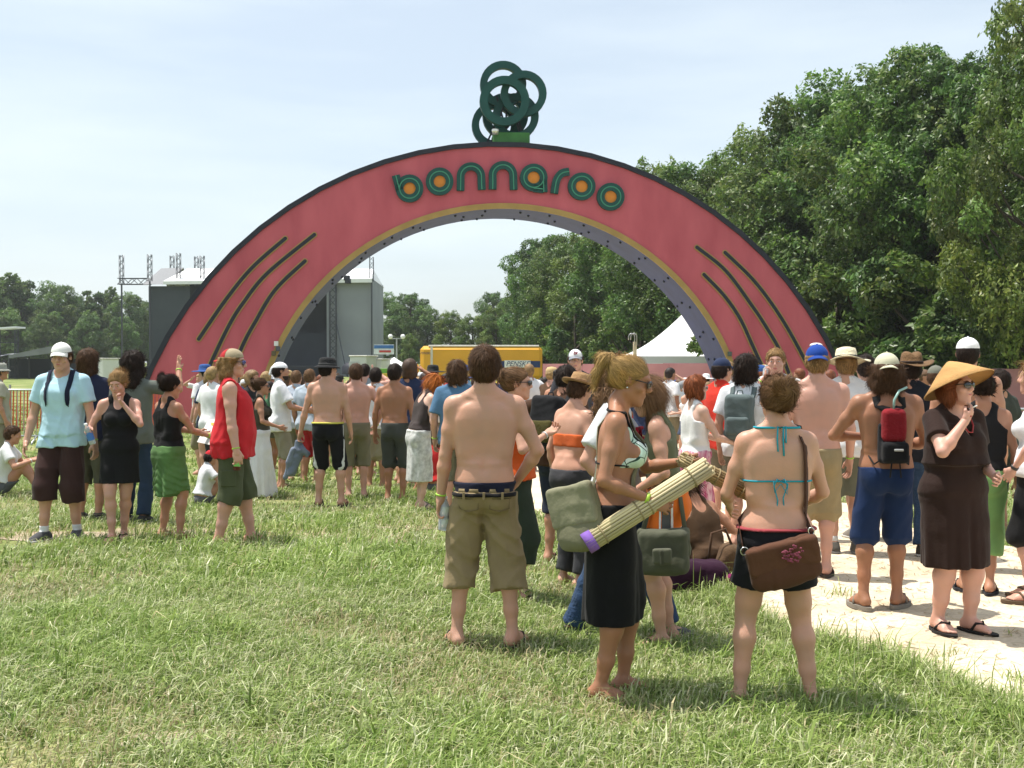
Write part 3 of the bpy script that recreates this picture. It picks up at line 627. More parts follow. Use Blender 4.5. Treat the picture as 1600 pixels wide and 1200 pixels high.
# ================================================================ trees
def leaf_cloud(g, lobes, n, size, cols, flat=.35):
    w_ = np.array([l[3] * l[4] for l in lobes]); li = g.choice(len(lobes), n, p=w_ / w_.sum()); L = np.array([l[:3] for l in lobes])[li]; R = np.array([l[3:6] for l in lobes])[li]
    d = g.normal(size=(n, 3)); d /= np.linalg.norm(d, axis=1)[:, None]; rr = 1 - np.abs(g.normal(0, .24, n)) + g.normal(0, .07, n)
    # sprays: pull leaves towards a set of twig ends so that gaps open between them
    P = L + d * R * rr[:, None]; cell = .55
    jit = np.sin(P[:, [1, 2, 0]] * 5.1 + 1.7) * .10 + np.sin(P[:, [2, 0, 1]] * 11.3) * .05; P = P + jit
    tw = (np.sin(P[:, 0] * 4.3 + 2 * np.sin(P[:, 1] * 2.1)) + np.sin(P[:, 1] * 4.7 + 2 * np.sin(P[:, 2] * 2.3)) + np.sin(P[:, 2] * 4.9 + 2 * np.sin(P[:, 0] * 1.9)))
    keep = tw > -.75 + .7 * g.random(n); P, d = P[keep], d[keep]; n = len(P); tw = tw[keep]; lf = g.uniform(.68, 1.32, (len(lobes), 1)) * np.c_[g.uniform(.82, 1.12, len(lobes)), np.ones(len(lobes)), g.uniform(.8, 1.2, len(lobes))]; lf = lf[li[keep]]
    nm = d * .6 + g.normal(0, .55, (n, 3)) + [0, 0, .45]; nm /= np.linalg.norm(nm, axis=1)[:, None]
    a = np.cross(nm, g.normal(size=(n, 3))); a /= np.linalg.norm(a, axis=1)[:, None]; b_ = np.cross(nm, a); s_ = size * g.uniform(.45, 1.7, (n, 1))
    V = np.stack([P - a * s_, P + b_ * s_ * .52 - nm * s_ * .12, P + a * s_, P - b_ * s_ * .52 - nm * s_ * .12], 1).reshape(-1, 3)
    i_ = np.arange(n)[:, None] * 4; c = np.array(cols)[g.integers(0, len(cols), n)] * g.uniform(.7, 1.3, (n, 1)) * np.clip(1 + .12 * tw[:, None], .6, 1.4) * lf
    return V, np.hstack([i_, i_ + 1, i_ + 2, i_ + 3]), np.repeat(c, 4, 0)
GREENS = [(.078, .145, .026), (.092, .165, .030), (.062, .120, .028), (.120, .188, .036), (.145, .195, .058)]
BRIGHT = [(.115, .175, .030), (.14, .20, .036), (.095, .15, .028), (.17, .215, .055)]
m_leaf = attr_mat('leaf', .42, .45, .45); m_bark = mat('bark', (.075, .06, .045), .95, .3, 3, .8, 12)
def tree_kind(seed, H, rx, low, nl, nleaf, size, cols, shape='oak'):
    g = np.random.default_rng(seed); lobes = []
    for k in range(nl):
        t_ = (k + .5) / nl; z = low + (H - low) * (.06 + .88 * t_)
        if shape == 'oak': prof = sqrt(max(.06, 1 - ((t_ - .42) / .62) ** 2))
        elif shape == 'column': prof = .55 * sqrt(max(.05, 1 - ((t_ - .40) / .65) ** 2)) + .12
        else: prof = (1 - t_) * .95 + .12
        a = k * 2.39996 + g.normal(0, .4); r = rx * prof * g.uniform(.35, .95); lr = rx * g.uniform(.17, .38) * (.6 + .4 * prof)
        lobes.append((r * cos(a), r * sin(a), z, lr, lr * g.uniform(.85, 1.15), lr * g.uniform(.6, .95)))
    V, Q, C = leaf_cloud(g, lobes, nleaf, size, cols)
    crown = mesh_np('crown', V, [Q], m_leaf, False, C)
    tb = MB(); bend = g.normal(0, .25, 2); P_ = [(bend[0] * u * u, bend[1] * u * u, H * .86 * u) for u in np.linspace(0, 1, 9)]
    tb.tube(P_, [H * .024 * (1 - .85 * u) + .02 + .12 * max(0, .08 - u) * 8 for u in np.linspace(0, 1, 9)], 9)
    for l in lobes[::1]:
        z0 = max(H * .14, l[2] - .55 * math.hypot(l[0], l[1]) - .5); u = min(z0 / (H * .86), .95); s0 = np.array([bend[0] * u * u, bend[1] * u * u, z0]); e0 = np.array(l[:3]); md = (s0 + e0) / 2 + [0, 0, -.08 * rx]
        tb.tube([s0, md, e0], [.05 + .008 * H * (1 - u), .05, .02], 6, False)
    return crown, tb.mesh('trunk', m_bark, True)
KINDS = {'oak_a': tree_kind(1, 14, 5.0, 2.0, 58, 105000, .095, GREENS), 'oak_b': tree_kind(2, 14, 4.4, 1.6, 54, 95000, .095, GREENS),
         'light': tree_kind(3, 13, 3.8, 1.2, 46, 80000, .088, BRIGHT), 'column': tree_kind(4, 15, 3.6, 1.0, 36, 26000, .17, GREENS, 'column'),
         'bush': tree_kind(5, 3.2, 2.0, .1, 18, 26000, .06, GREENS), 'feather': tree_kind(6, 15, 4.4, 1.0, 64, 90000, .092, [(.115, .172, .030), (.14, .20, .040), (.09, .14, .028), (.17, .21, .05)])}
KH = {'oak_a': 14, 'oak_b': 14, 'light': 13, 'column': 15, 'bush': 3.2, 'feather': 15}
def tree(kind, px, Y, py_top, label, group=None, wide=1.0, rz=None):
    x_ = X(px, Y); z0 = float(ground_z(x_, Y)); H = PZ(py_top, Y) - z0; s_ = H / KH[kind] / .98
    r = empty({'bush': 'bush'}.get(kind, 'tree'), (x_, Y, z0), label, 'bush' if kind == 'bush' else 'tree', (0, 0, random.uniform(0, 6.28) if rz is None else rz), group); r.scale = (s_ * wide, s_ * wide, s_)
    link('crown', KINDS[kind][0], r); link('trunk', KINDS[kind][1], r)
NR = [('oak_b', 838, 118, 372, 'dark leafy tree seen through the arch at the end of the near wood', .8), ('oak_a', 880, 100, 366, 'broad tree seen through the arch beside the open sky', .9), ('light', 935, 92, 352, 'mid green tree seen through the arch behind the hooked post', 1.1),
      ('oak_b', 985, 86, 300, 'tree rising just above the right shoulder of the arch', 1.0), ('light', 1018, 84, 252, 'pale green treetop showing over the lettered arch top', .8), ('oak_a', 1085, 76, 256, 'leafy tree above the grooves of the arch', .95),
      ('light', 1202, 71, 192, 'light green tree with a feathery top right of the arch', .95), ('oak_a', 1262, 60, 148, 'tall dark oak behind the right foot of the arch', .95), ('oak_b', 1330, 57, 132, 'dark oak with dense crown behind the floppy hat', .95),
      ('oak_a', 1425, 50, 84, 'tall glossy oak over the shirtless man with the small pack', .85), ('oak_b', 1515, 47, 86, 'dark oak standing over the conical straw hat', .85), ('feather', 1618, 38, -40, 'tall bright green tree at the end of the row', .66),
      ('oak_a', 1700, 42, 40, 'oak at the outer end of the row of trees', .9), ('oak_b', 1140, 84, 262, 'dark oak set back behind the light green tree', .9)]
for k, a in enumerate(NR): tree(a[0], a[1], a[2], a[3], a[4], None, a[5])
BN = ['hugging the outside of the arch foot', 'filling the gap beside the arch foot', 'behind the blue cap', 'between the blue cap and the cream sun hat', 'behind the cream sun hat', 'between the sun hat and the tan cap', 'behind the tan cap', 'behind the brown cowboy hat', 'behind the straw hat', 'above the little white canopies', 'at the end of the pink wall', 'seen through the arch behind the lettered truck panel', 'seen through the arch by the white cap', 'seen through the arch behind the hooked post', 'at the end of the wood by the truck']
NB = [(1222, 60), (1250, 58), (1215, 57), (1262, 54), (1310, 52), (1352, 51), (1395, 49), (1440, 47), (1490, 45), (1540, 44), (1590, 42), (900, 88), (950, 84), (1000, 78), (860, 105)]
for k, (px, Y) in enumerate(NB): tree('bush', px, Y, 566 - (4.2 + (k % 3) * .9 - 1.65) / Y * FOCAL, 'leafy undergrowth bush ' + BN[k], 'bushes under the wood', 1.05)
FT = ['tallest columnar far tree rising over the scaffold tower', 'columnar far tree next to the tallest one', 'round far tree low between the columnar pair and the broad crown', 'broad round far tree above the tarpaulin awning', 'round far tree between the awning and the white cap', 'columnar far tree over the white baseball cap', 'narrow columnar far tree beside the lattice tower', 'round far tree behind the lattice tower', 'round far tree against the dark stage wing', 'hazy round tree at the field edge past the scaffold', 'low round tree before the wood above the awning', 'low round tree before the wood over the white cap', 'low round tree before the wood behind the scaffold', 'low round tree before the wood by the lattice tower', 'round tree hidden behind the stage wing', 'round tree hidden behind the stage roof', 'large round tree at the outer end of the far wood']
MT = ['round dark tree touching the grey stage scrim', 'large round dark tree behind the light pole', 'dark tree closing the group behind the light pole', 'small bright green tree behind the banner board', 'bright green tree over the cab of the yellow truck', 'bright green tree over the middle of the truck box', 'tall dark treetop standing above the bright trees by the truck', 'bright green tree over the rear of the truck', 'dark tree joining the near wood behind the truck', 'dark tree behind the grey stage scrim', 'dark tree behind the stage deck', 'bright green tree at the foot of the near wood']
for k, (kd, px, Y, t_, wd) in enumerate([('column', 12, 190, 424, 1.1), ('column', 34, 195, 432, .9), ('oak_b', 58, 200, 462, 1), ('oak_a', 92, 190, 445, 1), ('oak_b', 118, 200, 462, 1), ('column', 148, 195, 452, 1), ('column', 172, 200, 446, .8), ('oak_a', 205, 190, 460, .9), ('oak_b', 232, 200, 470, 1), ('oak_a', -25, 185, 440, 1), ('oak_a', 75, 180, 490, 1), ('oak_b', 140, 178, 492, 1), ('oak_a', 10, 180, 492, 1), ('oak_b', 190, 180, 495, 1), ('oak_a', 270, 195, 480, 1), ('oak_b', 330, 205, 470, 1), ('oak_a', -80, 180, 430, 1.1)]):
    tree(kd, px, Y, t_, FT[k], 'far trees beyond the field', wd)
for k, (kd, px, Y, t_, wd) in enumerate([('oak_a', 598, 175, 462, 1), ('oak_b', 638, 170, 458, 1.05), ('oak_a', 668, 168, 482, 1), ('light', 640, 120, 522, .9), ('light', 705, 140, 486, 1), ('light', 738, 135, 492, 1), ('oak_b', 768, 165, 456, .8), ('light', 775, 130, 478, 1), ('oak_a', 805, 132, 470, 1), ('oak_b', 560, 185, 470, 1), ('oak_a', 510, 190, 475, 1), ('light', 830, 125, 440, 1)]):
    tree(kd, px, Y, t_, MT[k], 'trees behind the truck', wd)

# ---------------------------------------------------------------- summer haze
hz = MB().box((0, 140, 14), (330, 290, 16.5)).build('haze', None, kind='stuff', label='thin summer haze over the whole field', cat='haze')
m = bpy.data.materials.new('haze_air'); m.use_nodes = True; nt = m.node_tree; nt.nodes.remove(nt.nodes['Principled BSDF'])
pv = nt.nodes.new('ShaderNodeVolumePrincipled'); pv.inputs['Color'].default_value = (.95, .98, 1, 1); pv.inputs['Density'].default_value = .00028; pv.inputs['Anisotropy'].default_value = .2
nt.links.new(pv.outputs[0], nt.nodes['Material Output'].inputs['Volume']); hz.data.materials.append(m)
# ================================================================ figures: distance fields turned into continuous surfaces
F32 = np.float32
def Rx(a): c, s = cos(a), sin(a); return np.array([[1, 0, 0], [0, c, -s], [0, s, c]])
def Ry(a): c, s = cos(a), sin(a); return np.array([[c, 0, s], [0, 1, 0], [-s, 0, c]])
def Rz(a): c, s = cos(a), sin(a); return np.array([[c, -s, 0], [s, c, 0], [0, 0, 1]])
def unit(v): v = np.asarray(v, float); return v / (np.linalg.norm(v) + 1e-12)
def V3(*a): return np.array(a, float)
def smin(a, b, k):
    if k <= 0: return np.minimum(a, b)
    h = np.maximum(k - np.abs(a - b), 0) / k; return np.minimum(a, b) - h * h * (k * .25)
def smax(a, b, k): return -smin(-a, -b, k)
class Win:
    """a box of space sampled every h metres"""
    def __init__(s, lo, hi, h):
        s.lo = np.asarray(lo, float); s.h = h; s.n = np.maximum(((np.asarray(hi, float) - s.lo) / h).astype(int) + 2, 3)
        s.ax = [(s.lo[i] + np.arange(s.n[i]) * h).astype(F32) for i in range(3)]
    @property
    def X(s): return s.ax[0][:, None, None]
    @property
    def Y(s): return s.ax[1][None, :, None]
    @property
    def Z(s): return s.ax[2][None, None, :]
    def new(s, v=1.0): return np.full(s.n, v, F32)
    def sub(s, lo, hi):
        i0 = np.clip(np.floor((np.asarray(lo) - s.lo) / s.h).astype(int), 0, s.n); i1 = np.clip(np.ceil((np.asarray(hi) - s.lo) / s.h).astype(int) + 1, 0, s.n)
        return tuple(slice(a, b) for a, b in zip(i0, i1)), i0, i1
    def add(s, F, prim, k=.02, op='u', m=.07):
        lo, hi, fn = prim; sl, i0, i1 = s.sub(np.asarray(lo) - m, np.asarray(hi) + m)
        if np.any(i1 <= i0): return F
        d = fn(s.ax[0][sl[0]][:, None, None], s.ax[1][sl[1]][None, :, None], s.ax[2][sl[2]][None, None, :])
        if op == 'u': F[sl] = smin(F[sl], d, k)
        elif op == 's': F[sl] = smax(F[sl], -d, k)
        return F
    def at(s, F, p):
        q = (np.asarray(p) - s.lo) / s.h; q = np.clip(q, 0, s.n - 1.001); i = q.astype(int); f = q - i
        i = i.T; f = f.T; r = 0
        for dx in (0, 1):
            for dy in (0, 1):
                for dz in (0, 1): r = r + F[i[0] + dx, i[1] + dy, i[2] + dz] * (f[0] if dx else 1 - f[0]) * (f[1] if dy else 1 - f[1]) * (f[2] if dz else 1 - f[2])
        return r
def cone(a, b, ra, rb, cap=None):
    a, b = np.asarray(a, float), np.asarray(b, float); ab = b - a; L2 = ab @ ab + 1e-12; R = max(ra, rb)
    def fn(x, y, z):
        t = ((x - a[0]) * ab[0] + (y - a[1]) * ab[1] + (z - a[2]) * ab[2]) / L2; tc = np.clip(t, 0, 1)
        d = np.sqrt((x - a[0] - ab[0] * tc) ** 2 + (y - a[1] - ab[1] * tc) ** 2 + (z - a[2] - ab[2] * tc) ** 2) - (ra + (rb - ra) * tc)
        if cap: d = np.maximum(d, (t - 1) * sqrt(L2))
        return d.astype(F32)
    return np.minimum(a, b) - R, np.maximum(a, b) + R, fn
def ell(c, r, R=None):
    c, r = np.asarray(c, float), np.asarray(r, float); M = np.eye(3) if R is None else np.asarray(R); ext = np.abs(M) @ r
    def fn(x, y, z):
        dx, dy, dz = x - c[0], y - c[1], z - c[2]
        u = [(M[0, i] * dx + M[1, i] * dy + M[2, i] * dz) / r[i] for i in range(3)]
        k0 = np.sqrt(u[0] ** 2 + u[1] ** 2 + u[2] ** 2) + 1e-9; k1 = np.sqrt((u[0] / r[0]) ** 2 + (u[1] / r[1]) ** 2 + (u[2] / r[2]) ** 2) + 1e-9
        return (k0 * (k0 - 1) / k1).astype(F32)
    return c - ext, c + ext, fn
def loft(o, R, prof, fold=None, e=2.3):
    """stack of ovals: prof rows (z, half width, half depth, shift forward, shift right)"""
    o = np.asarray(o, float); P = np.array([list(p) + [0] * (5 - len(p)) for p in prof], float); w_ = P[:, 1].max() + np.abs(P[:, 4]).max(); d_ = P[:, 2].max() + np.abs(P[:, 3]).max()
    C = np.array([(x, y, z) for x in (-w_, w_) for y in (-d_, d_) for z in (P[0, 0], P[-1, 0])]) @ R.T + o
    def fn(x, y, z):
        dx, dy, dz = x - o[0], y - o[1], z - o[2]
        u, v, q = [R[0, i] * dx + R[1, i] * dy + R[2, i] * dz for i in range(3)]
        qc = np.clip(q, P[0, 0], P[-1, 0]); w, d, cy, cx = [np.interp(qc.ravel(), P[:, 0], P[:, i]).reshape(qc.shape) for i in (1, 2, 3, 4)]
        a, b = np.abs(u - cx) / w, np.abs(v - cy) / d; r = (a ** e + b ** e + 1e-9) ** (1 / e)
        g = np.sqrt((a / w) ** 2 + (b / d) ** 2) / np.sqrt(a * a + b * b + 1e-9) + 1e-9; D = (r - 1) / g
        if fold:
            n, amp, ph, z0 = fold; th = np.arctan2(u - cx, v - cy); k = np.clip((z0 - q) / (z0 - P[0, 0] + 1e-6), 0, 1)
            D = D - amp * k * (np.sin(n * th + ph + 1.3 * np.sin(2 * th + ph)) + .4 * np.sin((n * 2 + 1) * th + 2 * ph))
        dzv = np.maximum(P[0, 0] - q, q - P[-1, 0])
        return np.maximum(D, dzv).astype(F32)
    return C.min(0), C.max(0), fn
def rbox(c, h, R=None, r=.02):
    c, h = np.asarray(c, float), np.asarray(h, float); M = np.eye(3) if R is None else np.asarray(R); ext = np.abs(M) @ h
    def fn(x, y, z):
        dx, dy, dz = x - c[0], y - c[1], z - c[2]; q = [np.abs(M[0, i] * dx + M[1, i] * dy + M[2, i] * dz) - (h[i] - r) for i in range(3)]
        return (np.sqrt(sum(np.maximum(v, 0) ** 2 for v in q)) + np.minimum(np.maximum(np.maximum(q[0], q[1]), q[2]), 0) - r).astype(F32)
    return c - ext, c + ext, fn
_E = [(a, b) for a in range(8) for b in range(a + 1, 8) if bin(a ^ b).count('1') == 1]
_C = np.array([(c & 1, c >> 1 & 1, c >> 2 & 1) for c in range(8)])
def nets(F, lo, h):
    S = F < 0; n = np.array(F.shape)
    if not S.any(): return np.zeros((0, 3)), np.zeros((0, 4), int)
    w_ = np.argwhere(S); a = np.maximum(w_.min(0) - 2, 0); b = np.minimum(w_.max(0) + 3, n)
    F = np.pad(F[a[0]:b[0], a[1]:b[1], a[2]:b[2]], 1, constant_values=1.0); lo = lo + (a - 1) * h; S = F < 0
    nx, ny, nz = F.shape; cnt = np.zeros((nx - 1, ny - 1, nz - 1), np.int8)
    for c in _C: cnt += S[c[0]:nx - 1 + c[0], c[1]:ny - 1 + c[1], c[2]:nz - 1 + c[2]]
    act = (cnt > 0) & (cnt < 8); idx = np.full(act.shape, -1, np.int64); I = np.argwhere(act); idx[act] = np.arange(len(I))
    v = np.stack([F[I[:, 0] + c[0], I[:, 1] + c[1], I[:, 2] + c[2]] for c in _C], 1); acc = np.zeros((len(I), 3)); num = np.zeros(len(I))
    for (p, q) in _E:
        m = (v[:, p] < 0) != (v[:, q] < 0); t = v[m, p] / (v[m, p] - v[m, q]); acc[m] += _C[p] + (_C[q] - _C[p]) * t[:, None]; num[m] += 1
    V = lo + (I + acc / num[:, None]) * h; Qs = []
    for ax in range(3):
        u, w2 = (ax + 1) % 3, (ax + 2) % 3; s0 = [slice(None)] * 3; s1 = [slice(None)] * 3; s0[ax] = slice(0, -1); s1[ax] = slice(1, None)
        A, B = S[tuple(s0)], S[tuple(s1)]; E = np.argwhere(A != B); ok = (E[:, u] > 0) & (E[:, w2] > 0) & (E[:, u] < F.shape[u] - 1) & (E[:, w2] < F.shape[w2] - 1); E = E[ok]
        o = []
        for (du, dw) in ((-1, -1), (0, -1), (0, 0), (-1, 0)): q = E.copy(); q[:, u] += du; q[:, w2] += dw; o.append(idx[q[:, 0], q[:, 1], q[:, 2]])
        Q = np.stack(o, 1); fl = ~A[E[:, 0], E[:, 1], E[:, 2]]; Q[fl] = Q[fl][:, ::-1]; Qs.append(Q)
    return V, np.concatenate(Qs)
def relax(V, Q, it=1, lam=.5):
    if len(V) == 0: return V
    for _ in range(it):
        A = np.zeros_like(V); c = np.zeros(len(V))
        for i in range(4):
            j = (i + 1) % 4; np.add.at(A, Q[:, i], V[Q[:, j]]); np.add.at(A, Q[:, j], V[Q[:, i]]); np.add.at(c, Q[:, i], 1); np.add.at(c, Q[:, j], 1)
        V = V + lam * (A / c[:, None] - V)
    return V
def vnormals(V, Q):
    n = np.cross(V[Q[:, 2]] - V[Q[:, 0]], V[Q[:, 3]] - V[Q[:, 1]]); N_ = np.zeros_like(V)
    for i in range(4): np.add.at(N_, Q[:, i], n)
    return N_ / (np.linalg.norm(N_, axis=1)[:, None] + 1e-12)
def folds(x, y, z, sc, seed, an=.55):
    """cloth creases: sharp valleys between soft ridges"""
    g = np.random.default_rng(seed + 40); r = 0
    for k, (f_, w_) in enumerate(((.55, 1.0), (1.0, .6), (1.9, .3))):
        a = g.normal(0, 1, 3); a = a / np.linalg.norm(a) * sc * f_ * (1, 1, an); b = g.normal(0, .45, 3) * sc * f_; c = g.normal(0, .3, 3) * sc * f_
        r = r + w_ * (1 - 2 * np.abs(np.sin(x * a[0] + y * a[1] + z * a[2] + 1.5 * np.sin(x * b[0] + y * b[1] + z * b[2] + k) + .8 * np.sin(x * c[0] + y * c[1] + z * c[2]))))
    return (-r / 1.6).astype(F32)
def wrinkle(x, y, z, sc, seed):
    g = np.random.default_rng(seed); r = 0
    for k in range(3):
        a = g.normal(0, 1, 3) * sc * (1, 1, .7); b = g.normal(0, .5, 3) * sc; r = r + np.sin(x * a[0] + y * a[1] + z * a[2] + 1.6 * np.sin(x * b[0] + y * b[1] + z * b[2] + k))
    return (r / 3).astype(F32)

# ---------------------------------------------------------------- skeleton
TP = {'m': [(.472, .09, .08, -.005), (.50, .152, .106, -.012), (.535, .166, .115, -.014), (.57, .156, .104, -.006), (.605, .144, .097, 0), (.66, .149, .102, 0), (.72, .163, .112, .003), (.765, .168, .110, 0), (.80, .146, .090, -.010), (.83, .09, .062, -.018)],
      'f': [(.472, .10, .08, -.01), (.50, .166, .112, -.018), (.53, .176, .117, -.016), (.57, .156, .10, -.006), (.61, .122, .086, 0), (.65, .124, .088, 0), (.70, .137, .097, .0), (.74, .141, .097, 0), (.785, .126, .080, -.010), (.82, .08, .055, -.018)]}
def ik(a, t, l1, l2, pole):
    d = t - a; L = min(np.linalg.norm(d), .998 * (l1 + l2)); u = unit(d); cA = np.clip((l1 * l1 + L * L - l2 * l2) / (2 * l1 * L), -1, 1)
    p = np.asarray(pole, float); p = unit(p - u * (p @ u)); return a + u * l1 * cA + p * l1 * sqrt(max(0, 1 - cA * cA)), a + u * L
class Body:
    def __init__(s, H=1.75, sex='m', bulk=1.0, lean=0, side=0, twist=0, head=(0, 0, 0), lf=(-.10, 0), rf=(.10, 0), toe=(12, 12), lh=None, rh=None, lp=(-.5, -1, -.2), rp=(.5, -1, -.2), hip=(0, 0, 0), belly=0.0, bust=1.0, sit=None, h=.012, hands=True, curl=(28, 28), lthumb=None, rthumb=None, kneepole=None, muscle=1.0, headscale=1.0):
        s.H, s.sex, s.h, s.sit = H, sex, h, sit; q = s.q = H / 1.75; s.bulk = bulk; f = sex == 'f'; s.f = f; s.bust = bust; s.belly = belly; s.muscle = muscle
        s.Rt = Rz(-radians(twist)) @ Ry(radians(side)) @ Rx(-radians(lean)); hz = .515 * H if sit is None else sit
        s.pel = V3(hip[0], hip[1], hz + hip[2]); off = hz + hip[2] - .515 * H
        s.base = s.pel + V3(0, 0, .045 * H)                       # where the upper body turns
        def T(x, y, zf): return s.base + s.Rt @ V3(x, y, zf * H - .56 * H)
        s.T = T; sw = (.160 if f else .182) * q * (1 + (bulk - 1) * .4)
        s.shL, s.shR = T(-sw, -.012 * q, .812), T(sw, -.012 * q, .812)
        s.neck = T(0, -.022 * q, .825); s.Rh = Rz(-radians(head[0])) @ Rx(-radians(head[1])) @ Ry(radians(head[2]))
        s.Rh = (s.Rt if abs(lean) < 30 else np.eye(3)) @ s.Rh; s.hq = q * (.97 if f else 1.0) * headscale
        s.hc = T(0, -.012 * q, .872) + s.Rh @ V3(0, .022, .112) * q
        ul, fl = .172 * H, .148 * H
        dl, dr = V3(-.262, .05, .885) * q + V3(hip[0], hip[1], off), V3(.262, .05, .885) * q + V3(hip[0], hip[1], off)
        s.elL, s.wrL = ik(s.shL, dl if lh is None else V3(*lh) * q, ul, fl, lp); s.elR, s.wrR = ik(s.shR, dr if rh is None else V3(*rh) * q, ul, fl, rp)
        hw = (.085 if f else .088) * q; s.hpL, s.hpR = s.pel + V3(-hw, 0, 0), s.pel + V3(hw, 0, 0)
        def ankle(ft): z = ft[2] if len(ft) > 2 else 0; return V3(ft[0] * q, ft[1] * q, .078 * q + z)
        s.toe = toe; kp = kneepole or ((-.1, 1, .1), (.1, 1, .1))
        s.knL, s.anL = ik(s.hpL, ankle(lf), .243 * H, .236 * H, kp[0]); s.knR, s.anR = ik(s.hpR, ankle(rf), .243 * H, .236 * H, kp[1])
        s.curl = curl; s.hands = hands; s.thumb = (lthumb, rthumb)
        pts = np.array([s.hc + [0, 0, .16], s.hc - [.12, .14, .1], s.hc + [.12, .14, .1], s.wrL, s.wrR, s.elL, s.elR, s.anL - [.09, .1, .08], s.anL + [.09, .24, 0], s.anR - [.09, .1, .08], s.anR + [.09, .24, 0], s.knL, s.knR, s.shL, s.shR, s.pel])
        mg = .13 * max(1, bulk); s.win = Win(pts.min(0) - [mg + .08, mg + .13, .03], pts.max(0) + [mg + .08, mg + .13, .06], h); s.fields(); s.worn = []
    def fields(s):
        W, q, f, H, B = s.win, s.q, s.f, s.H, s.bulk; N = W.new
        T = N(); prof = TP[s.sex]; zz = .56 * H; mu = s.muscle
        lo = [(z * H - .515 * H, w * q * B, d * q * B, c * q) for z, w, d, c in prof if z <= .615]; up = [(z * H - zz, w * q * (1 + (B - 1) * .8), d * q * (1 + (B - 1) * .8), c * q) for z, w, d, c in prof if z >= .57]
        W.add(T, loft(s.pel, np.eye(3), lo), .0); W.add(T, loft(s.base, s.Rt, up), .09)
        if s.belly: W.add(T, ell(s.T(0, .05 * q, .60), V3(.13, .10, .13) * q * s.belly), .06)
        for sg in (-1, 1):
            W.add(T, ell(s.pel + V3(sg * .072, -.065, -.02) * q, V3(.085, .075, .095) * q * B), .03)          # seat
            W.add(T, cone(s.T(sg * .02 * q, -.03 * q, .868), (s.shL if sg < 0 else s.shR) + s.Rt @ V3(-sg * .03, -.005, .012) * q, .034 * q, .040 * q), .05)   # shoulder slope
            W.add(T, ell(s.T(sg * .082 * q, -.071 * q, .765), V3(.056, .020, .070) * q, s.Rt @ Ry(sg * .25)), .05)   # shoulder blade
            W.add(T, cone(s.T(sg * .115 * q, -.04 * q, .66), s.T(sg * (.138 if f else .15) * q, -.025 * q, .755), .05 * q, .045 * q), .06)   # flank muscle
            if f and s.bust: W.add(T, ell(s.T(sg * .068 * q, .085 * q, .722), V3(.062, .058, .062) * q * s.bust, s.Rt), .025)
            elif not f: W.add(T, ell(s.T(sg * .075 * q, .085 * q, .745), V3(.075, .03, .055) * q, s.Rt), .035)
        W.add(T, cone(s.T(0, -.128 * q * (1 + (B - 1) * .8), .60), s.T(0, -.135 * q, .78), .014 * q, .012 * q), .03 * mu, 's')          # furrow of the spine
        s.torso = T
        LG = N(); r = [.090, .081, .063, .052, .055, .039, .031] if f else [.086, .078, .061, .053, .056, .040, .034]; r = [x * q * (1 + (B - 1) * .8) for x in r]
        FT = N()
        for sg, hp, kn, an, to in ((-1, s.hpL, s.knL, s.anL, s.toe[0]), (1, s.hpR, s.knR, s.anR, s.toe[1])):
            l = N(); t1 = kn - hp; t2 = an - kn; bk = unit(np.cross(np.cross(t2, V3(0, -1, 0)), t2))
            W.add(l, cone(hp, hp + t1 * .45, r[0], r[1]), 0); W.add(l, cone(hp + t1 * .45, hp + t1 * .82, r[1], r[2]), .03); W.add(l, cone(hp + t1 * .82, kn, r[2], r[3]), .03)
            c1 = kn + t2 * .28 + bk * .014 * q
            W.add(l, cone(kn, c1, r[3] * .94, r[4]), .03); W.add(l, cone(c1, kn + t2 * .68 + bk * .004, r[4], r[5]), .03); W.add(l, cone(kn + t2 * .68, an, r[5], r[6]), .03)
            a = Rz(-sg * radians(to)); Pf = lambda x, y, z, an=an, a=a, sg=sg: V3(an[0], an[1], an[2] - .078 * q) + a @ V3(x * sg, y, z) * q
            ft = N(); fw = .92 if f else 1.0
            W.add(ft, cone(an, Pf(0, -.03, .036), r[6], .034 * q), .02); W.add(ft, cone(Pf(0, -.035, .034), Pf(.004, .06, .032), .033 * q, .032 * q), .02)
            W.add(ft, cone(an + [0, 0, -.01], Pf(-.012, .09, .034), .03 * q, .024 * q), .03); W.add(ft, cone(Pf(.0, .04, .03), Pf(-.022, .125, .022), .03 * q * fw, .024 * q * fw), .03); W.add(ft, cone(Pf(.0, .04, .028), Pf(.024, .112, .02), .028 * q * fw, .021 * q * fw), .03)
            for k, (tx, ty, tr) in enumerate([(-.03, .165, .0145), (-.009, .163, .0105), (.009, .153, .010), (.024, .141, .0095), (.037, .128, .009)]): W.add(ft, cone(Pf(tx * .8, ty - .05, .018), Pf(tx, ty, .012), .012 * q, tr * q), .008)
            setattr(s, 'PfL' if sg < 0 else 'PfR', Pf); LG = smin(LG, l, .02 * q); FT = np.minimum(FT, ft)
        s.legs, s.foot = LG, np.maximum(FT, -W.Z + .002)
        r = [.047, .040, .032, .034, .0215] if f else [.056, .047, .037, .040, .027]; r = [x * q * (1 + (B - 1) * .7) for x in r]
        UA, FA = N(), N()
        for sh, el, wr in ((s.shL, s.elL, s.wrL), (s.shR, s.elR, s.wrR)):
            W.add(UA, ell(sh + (el - sh) * .06, V3(1, 1, 1.15) * r[0]), .02); W.add(UA, cone(sh, sh + (el - sh) * .5, r[0] * .92, r[1]), .03); W.add(UA, cone(sh + (el - sh) * .5, el, r[1], r[2]), .02)
            W.add(FA, cone(el, el + (wr - el) * .28, r[2], r[3]), .02); W.add(FA, cone(el + (wr - el) * .28, wr, r[3], r[4]), .02); W.add(FA, cone(wr, wr + unit(wr - el) * .03 * q, r[4], r[4] * .95), .01)
